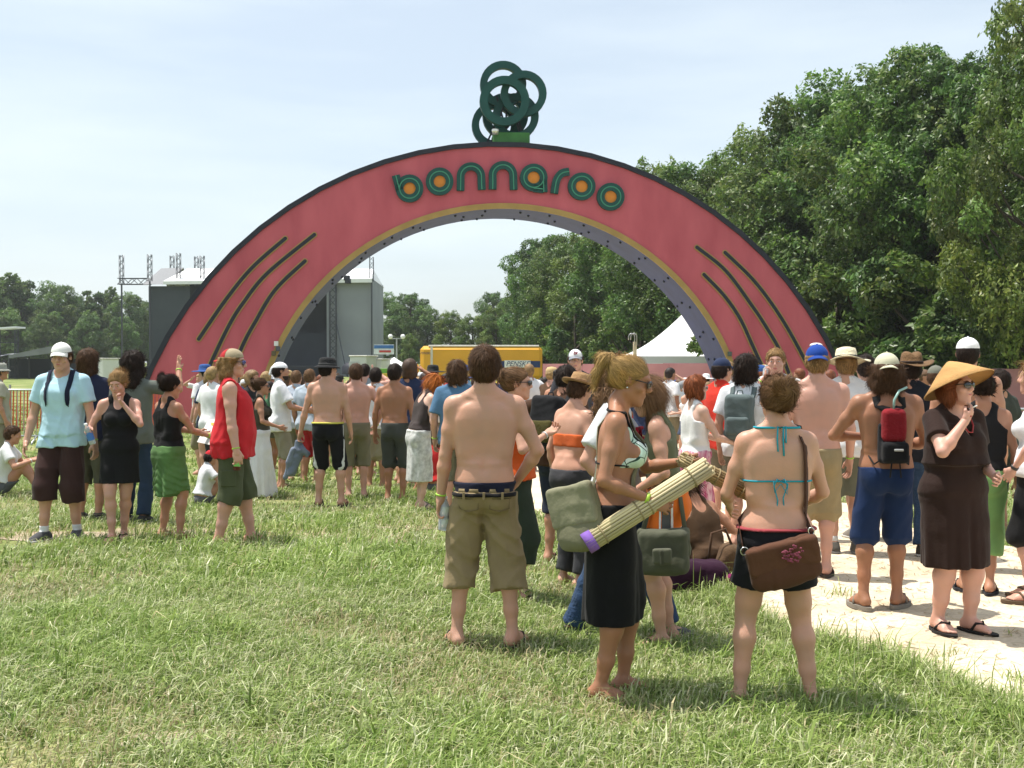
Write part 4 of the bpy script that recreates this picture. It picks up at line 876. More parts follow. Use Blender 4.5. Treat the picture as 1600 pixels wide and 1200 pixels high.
        s.uarm, s.farm = UA, FA; s.ar = r; s.lr0 = .09 * q * B
        HD = N(); k = s.hq; h_ = lambda x, y, z: s.hc + s.Rh @ V3(x, y, z) * k; s.hp = h_; R = s.Rh
        W.add(HD, ell(h_(0, -.012, .030), V3(.075, .096, .086) * k, R), 0); W.add(HD, ell(h_(0, .032, -.050), V3(.056 if not f else .052, .060, .058) * k, R), .035)
        W.add(HD, cone(h_(-.045, .0, -.06), h_(-.012, .066, -.098), .022 * k, .018 * k), .03); W.add(HD, cone(h_(.045, .0, -.06), h_(.012, .066, -.098), .022 * k, .018 * k), .03); W.add(HD, ell(h_(0, .075, -.096), V3(.02, .018, .016) * k, R), .02)
        W.add(HD, ell(h_(0, .078, .036), V3(.052, .018, .014) * k, R), .02)
        for sg in (-1, 1):
            W.add(HD, ell(h_(sg * .033, .104, .012), V3(.019, .018, .013) * k, R), .012, 's'); W.add(HD, ell(h_(sg * .032, .080, .012), V3(.013, .013, .012) * k, R), .006)
            W.add(HD, ell(h_(sg * .045, .062, -.022), V3(.024, .024, .02) * k, R), .025); W.add(HD, ell(h_(sg * .079, -.006, .002), V3(.010, .020, .032) * k, R @ Rz(sg * .35)), .008)
        W.add(HD, cone(h_(0, .090, .022), h_(0, .112, -.018), .008 * k, .013 * k), .014); W.add(HD, cone(h_(-.012, .1, -.024), h_(.012, .1, -.024), .010 * k, .010 * k), .008)
        W.add(HD, cone(h_(-.018, .090, -.052), h_(.018, .090, -.052), .008 * k, .008 * k), .008); W.add(HD, cone(h_(-.015, .089, -.063), h_(.015, .089, -.063), .008 * k, .008 * k), .008)
        s.skull = HD.copy(); nk = (.046 if f else .055) * q * (1 + (B - 1) * .5)
        W.add(HD, cone(s.T(0, -.022 * q, .815), h_(0, -.016, -.045), nk * 1.08, nk * .96), .03); s.headf = HD
        Fb = smin(s.torso, s.legs, .035 * q); Fb = smin(Fb, s.headf, .035 * q); Fb = smin(Fb, s.uarm, .03 * q); Fb = np.minimum(Fb, smin(s.uarm, s.farm, .015 * q)); Fb = smin(Fb, s.foot, .01); s.F = np.maximum(Fb, -W.Z + .002); s.All = s.F.copy()
    # hands --------------------------------------------------------
    def hand_frames(s):
        out = []
        for sg, el, wr, th in ((-1, s.elL, s.wrL, s.thumb[0]), (1, s.elR, s.wrR, s.thumb[1])):
            z = unit(wr - el); x = V3(*(th if th is not None else (-sg * .25, 1, .15))); x = unit(x - z * (x @ z)); y = np.cross(z, x); out.append((wr, np.c_[x, y, z], sg))
        return out
    def surface(s):
        V, Q = nets(s.F, s.win.lo, s.h); V = relax(V, Q, 1, .4)
        if s.hands:
            for (wr, R, sg), cu in zip(s.hand_frames(), s.curl):
                Vh, Qh = hand_mesh(int(cu), sg, max(.0045, s.h * .5)); Vh = (Vh * s.q * (.92 if s.f else 1.02)) @ R.T + wr; Q = np.vstack([Q, Qh + len(V)]); V = np.vstack([V, Vh])
        return V, Q
    def palm(s, side, d=.085, off=.0):
        wr, R, sg = s.hand_frames()[0 if side == 'L' else 1]; pn = -R[:, 1] * sg
        return wr + R[:, 2] * d * s.q + pn * off
    def hit(s, a, b, t=.004, F=None):
        """first point from a towards b that touches the figure or its clothes"""
        F = s.All if F is None else F; u = np.linspace(0, 1, 160)[:, None]; P_ = np.asarray(a) * (1 - u) + np.asarray(b) * u; d = s.win.at(F, P_); k = np.argmax(d < t)
        if d[k] >= t: k = int(np.argmin(d))
        return P_[k]
_HAND = {}
def hand_mesh(curl, sg, h):
    key = (curl, sg, round(h, 4))
    if key in _HAND: return _HAND[key]
    W = Win((-.07, -.1, -.035), (.1, .1, .22), h); F = W.new(); pd = -1.0 * sg      # palm faces -y*sg ; thumb side +x
    W.add(F, ell((0, 0, .05), (.040, .0155, .055)), 0); W.add(F, cone((0, 0, -.03), (0, 0, .015), .024, .026), .02); W.add(F, cone((.022, pd * .008, .025), (.03, pd * .008, .055), .016, .014), .015)
    for x0, L, r in ((.030, .070, .0088), (.010, .079, .0092), (-.011, .073, .0088), (-.030, .057, .0078)):
        p = V3(x0, 0, .088); a = radians(curl) * .5; seg = (.45, .31, .24)
        for j, f_ in enumerate(seg):
            q = p + V3(x0 * .10, pd * sin(a) * L * f_, cos(a) * L * f_); W.add(F, cone(p, q, r * (1 - .07 * j), r * (1 - .07 * (j + 1))), .004); p = q; a += radians(curl) * (.95 if j == 0 else .7)
    c = radians(curl); W.add(F, cone((.026, pd * .006, .028), (.050, pd * (.012 + .01 * c), .058), .014, .0115), .01); W.add(F, cone((.050, pd * (.012 + .01 * c), .058), (.056 - .016 * c, pd * (.02 + .022 * c), .086), .0110, .0090), .006)
    V, Q = nets(F, W.lo, h); _HAND[key] = (relax(V, Q, 1, .3), Q); return _HAND[key]

# ---------------------------------------------------------------- garments: all return a field on the figure's window
def g_shirt(b, hem=.485, sleeve=.62, loose=.022, neck=.062, fold=.9, seed=1, vneck=0):
    W, q, H, B = b.win, b.q, b.H, b.bulk; zl = (W.X - b.base[0]) * b.Rt[0, 2] + (W.Y - b.base[1]) * b.Rt[1, 2] + (W.Z - b.base[2]) * b.Rt[2, 2]; F = (b.torso - .010 - .024 * np.clip((.62 * H - zl - .56 * H) / (.08 * H), 0, 1)).astype(F32); P_ = [p for p in TP[b.sex] if p[0] <= .80]; wt = max(p[1] for p in P_ if p[0] > .68); wh = .172
    prof = []
    for z in np.linspace(hem, .795, 9):
        w_ = np.interp(z, [p[0] for p in P_], [p[1] for p in P_]); d_ = np.interp(z, [p[0] for p in P_], [p[2] for p in P_]); c_ = np.interp(z, [p[0] for p in P_], [p[3] for p in P_]); t = (z - hem) / (.795 - hem)
        w_ = max(w_, (wh * (1 - t) + wt * t) * .98) if z < .74 else w_; d_ = max(d_, .112 * (1 - t * .4)) if z < .74 else d_
        k = loose * (1 - .5 * t) if z < .76 else loose * .2
        prof.append(((z - .56) * H, (w_ * (1 + (B - 1) * .9)) * q + k, (d_ + b.belly * .06 * max(0, 1 - abs(z - .58) / .16)) * q * (1 + (B - 1) * .9) + k, (c_ + b.belly * .03) * q))
    lo, hi, fn = loft(b.base, b.Rt, prof, (7, .010 * fold, seed, .12 * H)); L = W.new(); W.add(L, (lo, hi, fn), 0); F = smin(F, L, .03)
    for sh, el in ((b.shL, b.elL), (b.shR, b.elR)):
        if sleeve > 0: W.add(F, cone(sh, sh + (el - sh) * sleeve, b.ar[0] + .012, b.ar[1] + .022 + .008 * loose / .02, True), .03)
        else: W.add(F, cone(sh + (sh - el) * .05, sh + (el - sh) * -.02, b.ar[0] + .006, b.ar[0], True), .02)
    if b.sit is None: F = np.minimum(F, np.maximum(b.legs - .046, zl - (.55 - .56) * H))
    F = np.maximum(F, (hem - .56) * H - zl).astype(F32); W.add(F, ell(b.T(0, 0, .862), V3(neck + .008, neck + .012, .055) * q, b.Rt), .008, 's')
    if vneck: W.add(F, cone(b.T(0, .13 * q, .74), b.T(0, .09 * q, .86), .008, .07 * q * vneck), .01, 's')
    return (F + .0060 * fold * (.6 + np.clip((.72 * H - .56 * H - zl) / (.2 * H), 0, 1)) * folds(W.X, W.Y, W.Z, 26, seed)).astype(F32)
def g_tank(b, hem=.50, arm=.060, front=.80, back=.80, strap=.055, t=.009, loose=0, seed=2):
    W, q, H = b.win, b.q, b.H; F = b.torso - t
    if loose: F = smin(F, g_shirt(b, hem, 0, loose, .06, .5, seed), .02)
    zl = (W.X - b.base[0]) * b.Rt[0, 2] + (W.Y - b.base[1]) * b.Rt[1, 2] + (W.Z - b.base[2]) * b.Rt[2, 2]; F = np.maximum(F, (hem - .56) * H - zl)
    for sh, sg in ((b.shL, -1), (b.shR, 1)): W.add(F, ell(sh + b.Rt @ V3(sg * .02, 0, -.005) * q, V3(arm + .028, .16, .105) * q, b.Rt), .006, 's')
    W.add(F, ell(b.T(0, .12 * q, front + .06), V3(strap + .02, .12, .06 * H / q) * q, b.Rt), .01, 's'); W.add(F, ell(b.T(0, -.14 * q, back + .06), V3(strap + .015, .12, .06 * H / q) * q, b.Rt), .01, 's'); W.add(F, ell(b.T(0, 0, .875), V3(strap, .09, .07) * q, b.Rt), .01, 's')
    return (F + .003 * folds(W.X, W.Y, W.Z, 26, seed)).astype(F32)
def g_strip(b, field, z0, z1, t=.008, local=True):
    """tight band of a body field between two heights (fractions of the height)"""
    W, H = b.win, b.H
    if local: zl = (W.X - b.base[0]) * b.Rt[0, 2] + (W.Y - b.base[1]) * b.Rt[1, 2] + (W.Z - b.base[2]) * b.Rt[2, 2] + .56 * H
    else: zl = W.Z - b.pel[2] + .515 * H
    return np.maximum(field - t, np.maximum(z0 * H - zl, zl - z1 * H)).astype(F32)
def g_shorts(b, top=.575, leg=.85, loose=.020, flare=.006, seed=3, fold=1.0, tops=.010, capz=None):
    """leg: 1 = to the knee, 2 = to the ankle"""
    W, q, H, B = b.win, b.q, b.H, b.bulk; F = W.new(); P_ = TP[b.sex]
    prof = [((z - .515) * H, np.interp(z, [p[0] for p in P_], [p[1] for p in P_]) * q * B + tops + .006, np.interp(z, [p[0] for p in P_], [p[2] for p in P_]) * q * B + tops + .010, np.interp(z, [p[0] for p in P_], [p[3] for p in P_]) * q) for z in np.linspace(.478, top, 6)]
    L = W.new(); W.add(L, loft(b.pel, np.eye(3), prof), 0)
    for sg in (-1, 1): W.add(L, ell(b.pel + V3(sg * .072, -.066, -.025) * q, V3(.092, .084, .10) * q * B), .03)
    F = np.minimum(F, L); r = [.094, .086, .070, .060, .062, .050, .046]
    r = [x * q * (1 + (B - 1) * .8) for x in r]
    for hp, kn, an in ((b.hpL, b.knL, b.anL), (b.hpR, b.knR, b.anR)):
        l = W.new(); rl = lambda t: np.interp(t, [0, .5, 1, 1.3, 1.7, 2], [r[0], r[1], r[2], r[4], r[5], r[6]]); pt = lambda t: hp + (kn - hp) * t if t <= 1 else kn + (an - kn) * (t - 1); re = rl(leg) + loose + flare; r0 = r[0] + loose * .45
        if leg <= 1: W.add(l, cone(hp, pt(leg), r0, re, True), 0)
        elif leg < 1.6: rk = r0 + (re - r0) / leg; W.add(l, cone(hp, kn, r0, max(rk, r[2] + loose * .8)), 0); W.add(l, cone(kn, pt(leg), max(rk, r[2] + loose * .8), re, True), .02)
        else: W.add(l, cone(hp, kn, r0, r[2] + loose), 0); W.add(l, cone(kn, pt(1 + (leg - 1) * .5), r[2] + loose, rl(1 + (leg - 1) * .5) + loose), .03); W.add(l, cone(pt(1 + (leg - 1) * .5), pt(leg), rl(1 + (leg - 1) * .5) + loose, re, True), .03)
        F = smin(F, l, .03)
    F = (np.maximum(F, W.Z - (b.pel[2] + (top - .515) * H)) + .0075 * fold * folds(W.X, W.Y, W.Z, 24, seed)).astype(F32)
    if b.sit is None:
        zh = max((b.hpL + (b.knL - b.hpL) * min(leg, 1) + (b.anL - b.knL) * max(leg - 1, 0))[2], (b.hpR + (b.knR - b.hpR) * min(leg, 1) + (b.anR - b.knR) * max(leg - 1, 0))[2]) + .01
        F = np.minimum(F, np.maximum(np.minimum(b.torso, b.legs) - .007, np.maximum(W.Z - (b.pel[2] + (top - .515) * H), zh - W.Z)))
    return F.astype(F32)
def g_skirt(b, top=.60, hem=.27, w0=.13, w1=.19, d0=.10, d1=.15, n=7, amp=.012, seed=4, shift=0.0, e=2.2, mid=None):
    W, q, H = b.win, b.q, b.H; hw = max(.182 * b.bulk, .176 * b.bulk); P_ = [((hem - .515) * H, w1 * q, d1 * q, shift), (-.02 * H + (.0), max(hw, (w0 + w1) / 2) * q, .132 * b.bulk * q, -.012 * q), ((top - .515) * H, w0 * q, d0 * q, 0)]
    if mid: P_.insert(1, ((mid[0] - .515) * H, mid[1] * q, mid[2] * q, shift))
    F = W.new(); W.add(F, loft(b.pel, np.eye(3), P_, (n, amp, seed, .02 * H), e), 0)
    C_ = np.maximum(np.minimum(b.torso - .014, np.minimum(b.legs, b.uarm * 0 + 1) - .014), np.maximum(b.pel[2] + (hem - .515) * H - W.Z, W.Z - b.pel[2] - (top - .515) * H)); F = smin(F, C_, .03)
    F = np.maximum(F, b.pel[2] + (hem - .515) * H - W.Z)
    return (F + .004 * folds(W.X, W.Y, W.Z, 22, seed, .3)).astype(F32)
def g_wrist(b, side, t=.006, w=.010, at=.93):
    el, wr = (b.elL, b.wrL) if side == 'L' else (b.elR, b.wrR); a = el + (wr - el) * (at - w / .5); c = el + (wr - el) * (at + w / .5); W = b.win
    return a, c, np.interp(at, [.28, 1], [b.ar[3], b.ar[4]]) + t

# ---------------------------------------------------------------- hair
def hair_field(b, style, hat=None):
    W, k = b.win, b.hq; h_, R = b.hp, b.Rh; x = W.X - b.hc[0]; y = W.Y - b.hc[1]; z = W.Z - b.hc[2]
    u, v, w_ = [(R[0, i] * x + R[1, i] * y + R[2, i] * z) / k for i in range(3)]
    th = {'short': .016, 'crop': .008, 'curly': .038, 'shag': .030, 'long': .022, 'bun': .012, 'pony': .008, 'bob': .030}[style]
    cr = W.new(); W.add(cr, ell(h_(0, -.016, .030), V3(.076 + th, .096 + th, .088 + th) * k, R), 0)
    W.add(cr, ell(h_(0, -.045, -.015), V3(.064 + th * .7, .058 + th, .075) * k, R), .03)
    face = (v * .86 - (w_ - .040) * .62 - .052 + np.clip(np.abs(u) - .055, 0, 1) * .5) * k     # keep hair above this slanted hairline
    up = style in ('pony', 'bun'); nape = ((-.055 if up else -.088) - w_ + (np.clip(v + .02, 0, 1) * .25 if up else 0)) * k
    F = np.maximum(np.maximum(cr, face), nape)
    for sg in (-1, 1): W.add(F, ell(h_(sg * .088, .012, -.012), V3(.024, .026, .036) * k, R), .008, 's') if style in ('short', 'crop', 'bun', 'pony') else None
    if style == 'curly':
        for (a, b_, c) in [(-.085, -.02, -.06), (.085, -.02, -.06), (0, -.09, -.07), (-.07, -.08, -.12), (.07, -.08, -.12), (0, -.095, -.17), (-.05, -.09, -.2), (.05, -.09, -.2)]: W.add(F, ell(h_(a, b_, c), V3(.055, .05, .075) * k, R), .03)
    if style == 'shag':
        for (a, b_, c) in [(-.075, -.035, -.06), (.075, -.035, -.06), (0, -.08, -.07), (-.045, -.07, -.09), (.045, -.07, -.09)]: W.add(F, ell(h_(a, b_, c), V3(.042, .042, .055) * k, R), .025)
    if style == 'bob':
        for (a, b_, c) in [(-.078, -.01, -.05), (.078, -.01, -.05), (0, -.075, -.05)]: W.add(F, ell(h_(a, b_, c), V3(.036, .05, .06) * k, R), .03)
    if style == 'long':
        for (a, b_) in ((-.06, -.045), (.06, -.045), (0, -.07), (-.035, -.075), (.035, -.075)):
            p = h_(a, b_, .0); e_ = p + R @ V3(a * .35, -.02, 0) * k + V3(0, 0, -.26) * k; W.add(F, cone(p, e_, .045 * k, .026 * k), .03)
    if style == 'bun': W.add(F, ell(h_(.012, -.128, .066), V3(.060, .050, .056) * k, R), .003); W.add(F, ell(h_(-.02, -.135, .08), V3(.03, .03, .028) * k, R), .008); W.add(F, ell(h_(.04, -.13, .03), V3(.028, .03, .028) * k, R), .008)
    if style == 'pony':
        W.add(F, cone(h_(0, -.09, .058), h_(0, -.13, .075), .016 * k, .020 * k), .006); W.add(F, cone(h_(0, -.135, .085), h_(0, -.172, .075), .026 * k, .030 * k), .006); W.add(F, cone(h_(0, -.172, .075), h_(0, -.182, .0), .030 * k, .027 * k), .01); W.add(F, cone(h_(0, -.182, .0), h_(0, -.168, -.075), .026 * k, .010 * k), .01)
    amp = {'curly': .012, 'shag': .008, 'bun': .004, 'long': .004}.get(style, .003)
    if hat is not None: F = np.maximum(F, (w_ - .052 - hat * v) * k)
    return (F + amp * wrinkle(u, v, w_ * (.5 if style == 'long' else 1), 75 if style in ('curly', 'shag') else 60, 5)).astype(F32)
def hair_flow(b, P_, style):
    R, k = b.Rh, b.hq; L = (P_ - b.hc) @ R / k; crown = V3(0, -.06, .10)
    if style in ('pony', 'bun'):
        tgt = V3(.01, -.105, .06); d = tgt - L; back = L[:, 1] < -.118
        if style == 'pony': d[back] = V3(0, -.1, -1)
        else: q_ = L[back] - V3(.012, -.13, .066); d[back] = np.c_[q_[:, 2], -.2 * q_[:, 1], -q_[:, 0]] + .3 * q_
    else: d = L - crown; d[:, 2] -= .06; fr = L[:, 1] > .02; d[fr] = np.c_[np.sign(L[fr, 0]) * .12, -.02 - 0 * L[fr, 0], -.05 - 0 * L[fr, 0]] if style in ('long', 'shag', 'bob', 'curly') else d[fr] * (1, .3, .6); low = L[:, 2] < 0; d[low] = d[low] * .3 + V3(0, 0, -.2)
    return d @ R.T
def strands(b, V, N_, style, col, g, n, L, wd, lift, hat=None):
    Lc = (V - b.hc) @ b.Rh / b.hq; ok = np.flatnonzero(((Lc[:, 1] < .062) | (Lc[:, 2] > .085)) & ((Lc[:, 2] < .03) if hat is not None else True))
    if len(ok) == 0: ok = np.arange(len(V))
    idx = ok[g.integers(0, len(ok), n)]; p, nn = V[idx], N_[idx]; t = hair_flow(b, p, style)
    if style in ('curly', 'shag'): t = t / (np.linalg.norm(t, axis=1)[:, None] + 1e-9) + g.normal(0, .8 if style == 'curly' else .4, t.shape)
    t = t - nn * (t * nn).sum(1)[:, None]; t /= np.linalg.norm(t, axis=1)[:, None] + 1e-9; t += g.normal(0, .14, t.shape); s_ = np.cross(nn, t); s_ /= np.linalg.norm(s_, axis=1)[:, None] + 1e-9
    l = (L * g.uniform(.5, 1.3, n))[:, None]; w_ = (wd * g.uniform(.6, 1.4, n))[:, None]; li = lift * g.uniform(0, 1.6, n)[:, None]
    a = p - nn * .003; m = p + t * l * .5 + nn * (.0015 + li); e = p + t * l + nn * (li * .9 - l * .10)
    Vs = np.stack([a - s_ * w_, a + s_ * w_, m + s_ * w_ * .8, m - s_ * w_ * .8, e], 1).reshape(-1, 3); i_ = np.arange(n)[:, None] * 5
    c = np.array(col) * g.uniform(.55, 1.6, (n, 1)); return Vs, np.hstack([i_, i_ + 1, i_ + 2, i_ + 3]), np.hstack([i_ + 3, i_ + 2, i_ + 4]), np.repeat(c, 5, 0)

SKIN = {'pale': (.64, .42, .33), 'fair': (.54, .315, .225), 'tan': (.44, .235, .15), 'brown': (.345, .172, .100), 'pink': (.58, .335, .26)}
def skin_mat(tone, near):
    c = SKIN[tone]; return mat('skin_%s_%d' % (tone, near), c, .46, .12, 6, .06 if near else .03, 110, spec=.35, sub=.12 if near else 0, tint=(c[0] * 1.10, c[1] * .98, c[2] * .93), detail=8)
HAIRC = {'brown': (.055, .028, .014), 'dark': (.018, .011, .008), 'blond': (.30, .19, .075), 'red': (.32, .095, .018), 'sandy': (.22, .13, .055), 'auburn': (.17, .05, .018), 'mid': (.125, .068, .034)}
PEOPLE = []
class Person:
    """one standing or sitting figure: an Empty on the ground with its body and clothes as children"""
    def __init__(s, label, x, y, face, near=1, skin='tan', hair='short', hairc='brown', group=None, z=None, features=False, hat=None, **kw):
        h = {2: .0085, 1: .0125, 0: .021}[near]; s.near = near; s.b = Body(h=h, hands=near > 0, **kw); s.a = -radians(face)
        zz = (float(ground_z(x, y)) + (.020 if path_l(y) < x < path_r(y) else 0)) if z is None else z
        s.root = empty('person', (x, y, zz), label, 'person', (0, 0, s.a), group); s.M = Matrix.Translation((x, y, zz)) @ Matrix.Rotation(s.a, 4, 'Z')
        V, Q = s.b.surface(); s.body = link('body', mesh_np('body', V, [Q], skin_mat(skin, near == 2)), s.root); s.g = np.random.default_rng(int(abs(x) * 100 + y * 7)); PEOPLE.append(s)
        if hair:
            F = hair_field(s.b, hair, hat); Vh, Qh = nets(F, s.b.win.lo, h); col = np.array(HAIRC[hairc]); col = col * 1.25; C = np.repeat((col * .75)[None], len(Vh), 0)
            C = C * (1 + .25 * np.sin(Vh @ np.array([90, 70, 40.]))[:, None]); n = {2: 7000, 1: 1200, 0: 0}[near]
            if n and len(Vh): Nh = vnormals(Vh, Qh); Vs, Qs, Ts, Cs = strands(s.b, Vh, Nh, hair, col, s.g, int(n * (1.6 if hair in ('curly', 'long', 'shag') else 1)), {'crop': .02, 'short': .032, 'curly': .055, 'shag': .06, 'long': .13, 'bun': .06, 'pony': .06, 'bob': .06}[hair], .0010 if near == 2 else .0024, {'curly': .012, 'shag': .006, 'short': .005}.get(hair, .002), hat)
            else: Vs = np.zeros((0, 3)); Qs = Ts = np.zeros((0, 4), int); Cs = np.zeros((0, 3)); Ts = np.zeros((0, 3), int)
            if len(Vh): link('hair', mesh_np('hair', np.vstack([Vh, Vs]), [np.vstack([Qh, Qs + len(Vh)]), Ts + len(Vh)], attr_mat('hair', .6, .0, .12), True, np.vstack([C, Cs])), s.root)
        if features: s.face(hairc)
    def face(s, hairc='brown', lips=(.42, .13, .11)):
        b = s.b; k = b.hq; m = mat('eye_dark', (.03, .02, .015), .2, spec=.6); mw = mat('eye_white', (.55, .52, .48), .3)
        for sg in (-1, 1):
            o = MB().sphere(b.hp(sg * .032, .0835, .012), V3(.0125, .011, .0062) * k, 10, 6, b.Rh).build('eye', mw, s.root, True); MB().sphere(b.hp(sg * .032, .089, .012), V3(.0058, .0065, .0055) * k, 8, 5, b.Rh).build('iris', m, o, True)
            MB().tube([b.hp(sg * .014, .0955, .032), b.hp(sg * .032, .0945, .0365), b.hp(sg * .050, .079, .031)], [.003 * k, .0045 * k, .002 * k], 6).build('eyebrow', mat('brow_' + hairc, np.array(HAIRC[hairc]) * .9, .8), s.root, True)
        MB().tube([b.hp(-.024, .0865, -.057), b.hp(-.009, .0985, -.0535), b.hp(0, .0985, -.055), b.hp(.009, .0985, -.0535), b.hp(.024, .0865, -.057)], [.002 * k, .0048 * k, .0048 * k, .0048 * k, .002 * k], 6).build('lips', mat('lips', lips, .45), s.root, True)
    def wear(s, name, F, m, t_all=True, **kw):
        V, Q = nets(F, s.b.win.lo, s.b.h)
        if len(V) == 0: return None
        V = relax(V, Q, 1, .35)
        if t_all: s.b.All = np.minimum(s.b.All, F)
        return link(name, mesh_np(name, V, [Q], m), s.root, **kw)
    def put(s, name, mb, m, smooth=True, parent=None, **kw): return mb.build(name, m, parent or s.root, smooth, **kw)
    def world(s, p): return np.array(s.M @ Vector(p))
    def thing(s, name, label, cat, at, group=None):
        """a carried thing: its own top-level Empty, sharing the figure's axes, standing at point at"""
        w_ = s.world(at); r = empty(name, tuple(w_), label, cat, (0, 0, s.a), group); r_off = np.asarray(at, float); return r, r_off
    def wristband(s, side, col=(.35, .62, .05), at=.93, w=.009):
        a, c, r = g_wrist(s.b, side, .003, w, at); mb = MB(); u = unit(c - a); x = unit(np.cross(u, [.3, .5, .8])); y = np.cross(u, x); L = np.linalg.norm(c - a); n = 14; th = np.arange(n) / n * 2 * pi
        ring = lambda p, rr: p + rr * (np.cos(th)[:, None] * x + np.sin(th)[:, None] * y)
        V = np.vstack([ring(a, r - .004), ring(a, r + .002), ring(c, r + .002), ring(c, r - .004)]); mb.add(V, [(i * n + k, i * n + (k + 1) % n, (i + 1) * n + (k + 1) % n, (i + 1) * n + k) for i in range(3) for k in range(n)]); mb.build('wristband', plastic(col, 'band_%02x%02x%02x' % tuple(int(v * 255) for v in col)), s.root, True)
    # head wear --------------------------------------------------
    def cap(s, col, brim=None, back=False, front=None, tilt=0, lift=0.0):
        b = s.b; k = b.hq; R = b.Rh @ Rx(radians(tilt)); c = b.hp(0, -.012, .048 + lift); sg = -1 if back else 1
        t = np.linspace(0, pi / 2, 9); mb = MB().lathe([(.092 * cos(a), .085 * sin(a) * 1.02) for a in t], 22, sx=.93, sy=1.13); P_ = np.vstack(mb.V); P_[:, 2] += .006 * np.sin(np.arctan2(P_[:, 1], P_[:, 0]) * 6) * 0
        V = P_ * k @ R.T + c; o = link('cap', mesh_np('cap', V, [np.concatenate(mb.Q)], cloth(col)), s.root)
        br = MB(); n = 13; V = []
        for zi in (0, -.004):
            for j in range(4):
                for i in range(n):
                    a = (i / (n - 1) - .5) * 2.0; rr = 1 + .62 * (j / 3) * cos(a * .95); V.append((.086 * sin(a) * (1 + .05 * j / 3), sg * (.104 * cos(a) * rr), .004 - .010 * abs(sin(a)) ** 2 * (1 + j * .8) - .006 * j + zi))
        Q = []
        for l in (0, 1):
            for j in range(3):
                for i in range(n - 1): q = l * 4 * n + j * n + i; f = (q, q + 1, q + 1 + n, q + n); Q.append(f if (l == 1) ^ (sg < 0) else f[::-1])
        for i in range(n - 1): q = 3 * n + i; f = (q, q + 1, q + 1 + 4 * n, q + 4 * n); Q.append(f if sg < 0 else f[::-1])
        br.add(np.array(V) * k @ R.T + c, Q); br.build('brim', cloth(brim or col), o, True)
        MB().sphere(c + R @ V3(0, 0, .087) * k, .007, 8, 4).build('button', cloth(brim or col), o, True)
        if front is not None:      # coloured front panels
            mb2 = MB(); V = []; m_ = 12
            for j in range(7):
                for i in range(m_): a = (i / (m_ - 1) - .5) * 2.1; e_ = j / 6 * 1.25; V.append((.0935 * cos(e_) * sin(a) * .93, sg * .0935 * cos(e_) * cos(a) * 1.13, .0868 * sin(e_) * 1.02 + .001))
            Q = [(j * m_ + i, j * m_ + i + 1, (j + 1) * m_ + i + 1, (j + 1) * m_ + i) for j in range(6) for i in range(m_ - 1)]
            if sg > 0: Q = [q[::-1] for q in Q]
            mb2.add(np.array(V) * k @ R.T + c, Q); mb2.build('front_panel', cloth(front), o, True)
        return o, R, c
    def brim_hat(s, prof, col, warp=None, band=None, tilt=0, lift=.0, name='hat', n=36, yaw=0, bandr=None, m=None):
        b = s.b; R = b.Rh @ Rx(radians(tilt)) @ Rz(yaw); c = b.hp(0, -.012, .045 + lift); mb = MB().lathe(np.array(prof), n, sx=.94, sy=1.08, warp=warp); V = np.vstack(mb.V) * b.hq @ R.T + c
        o = link(name, mesh_np(name, V, [np.concatenate(mb.Q)], m or cloth(col, bump=.5)), s.root); 
        if band is not None:
            mb = MB().lathe([(bandr[0], bandr[1]), (bandr[0] + .003, bandr[1]), (bandr[2] + .003, bandr[3]), (bandr[2], bandr[3])], n, sx=.94, sy=1.08); link('hat_band', mesh_np('hat_band', np.vstack(mb.V) * b.hq @ R.T + c, [np.concatenate(mb.Q)], cloth(band)), o)
        return o
    def shades(s, col=(.01, .01, .012), frame=(.02, .02, .02), big=1.0):
        b = s.b; k = b.hq; R = b.Rh; root = None; ml = mat('lens_%02x%02x' % (int(col[0] * 255), int(col[2] * 255)), col, .08, spec=.8); mf = plastic(frame, 'frame_%02x%02x' % (int(frame[0] * 255), int(frame[2] * 255)))
        mb = MB().tube([b.hp(-.012, .110, .016), b.hp(0, .112, .019), b.hp(.012, .110, .016)], .0025, 6)
        for sg in (-1, 1): mb.tube([b.hp(sg * .06, .092, .017), b.hp(sg * .079, .05, .016), b.hp(sg * .082, -.01, .012), b.hp(sg * .08, -.025, .0)], .0035, 6)
        o = mb.build('sunglasses', mf, s.root, True)
        for sg in (-1, 1): MB().sphere(b.hp(sg * .034, .1, .010), V3(.029 * big, .008, .021 * big) * k, 14, 8, R @ Rz(-sg * .28)).build('lens', ml, o, True)
    def sandals(s, col=(.05, .035, .025), strap=True, thick=.022):
        s.root.location.z += thick * .8; m = cloth(col, 'sole_%02x%02x%02x' % tuple(int(v * 255) for v in col))
        for Pf in (s.b.PfL, s.b.PfR):
            g = s.b.q; out = []
            for a in np.linspace(0, 2 * pi, 26, False): y = .060 + .155 * sin(a); w_ = .060 - .012 * (y < 0); out.append((w_ * cos(a), y))
            V = np.array([Pf(x, y, z) for z in (-thick * .8, thick * .2) for x, y in out]); n = 26; mb = MB().add(V, [(i, (i + 1) % n, n + (i + 1) % n, n + i) for i in range(n)]); mb.poly = [list(range(n, 2 * n)), list(range(n))[::-1]]
            o = mb.build('sandal', m, s.root, False)
            if strap: MB().tube([Pf(-.055, .05, .012), Pf(-.040, .075, .058), Pf(-.015, .115, .056), Pf(.022, .085, .064), Pf(.054, .045, .012)], .0085, 6).build('strap', m, o, True)
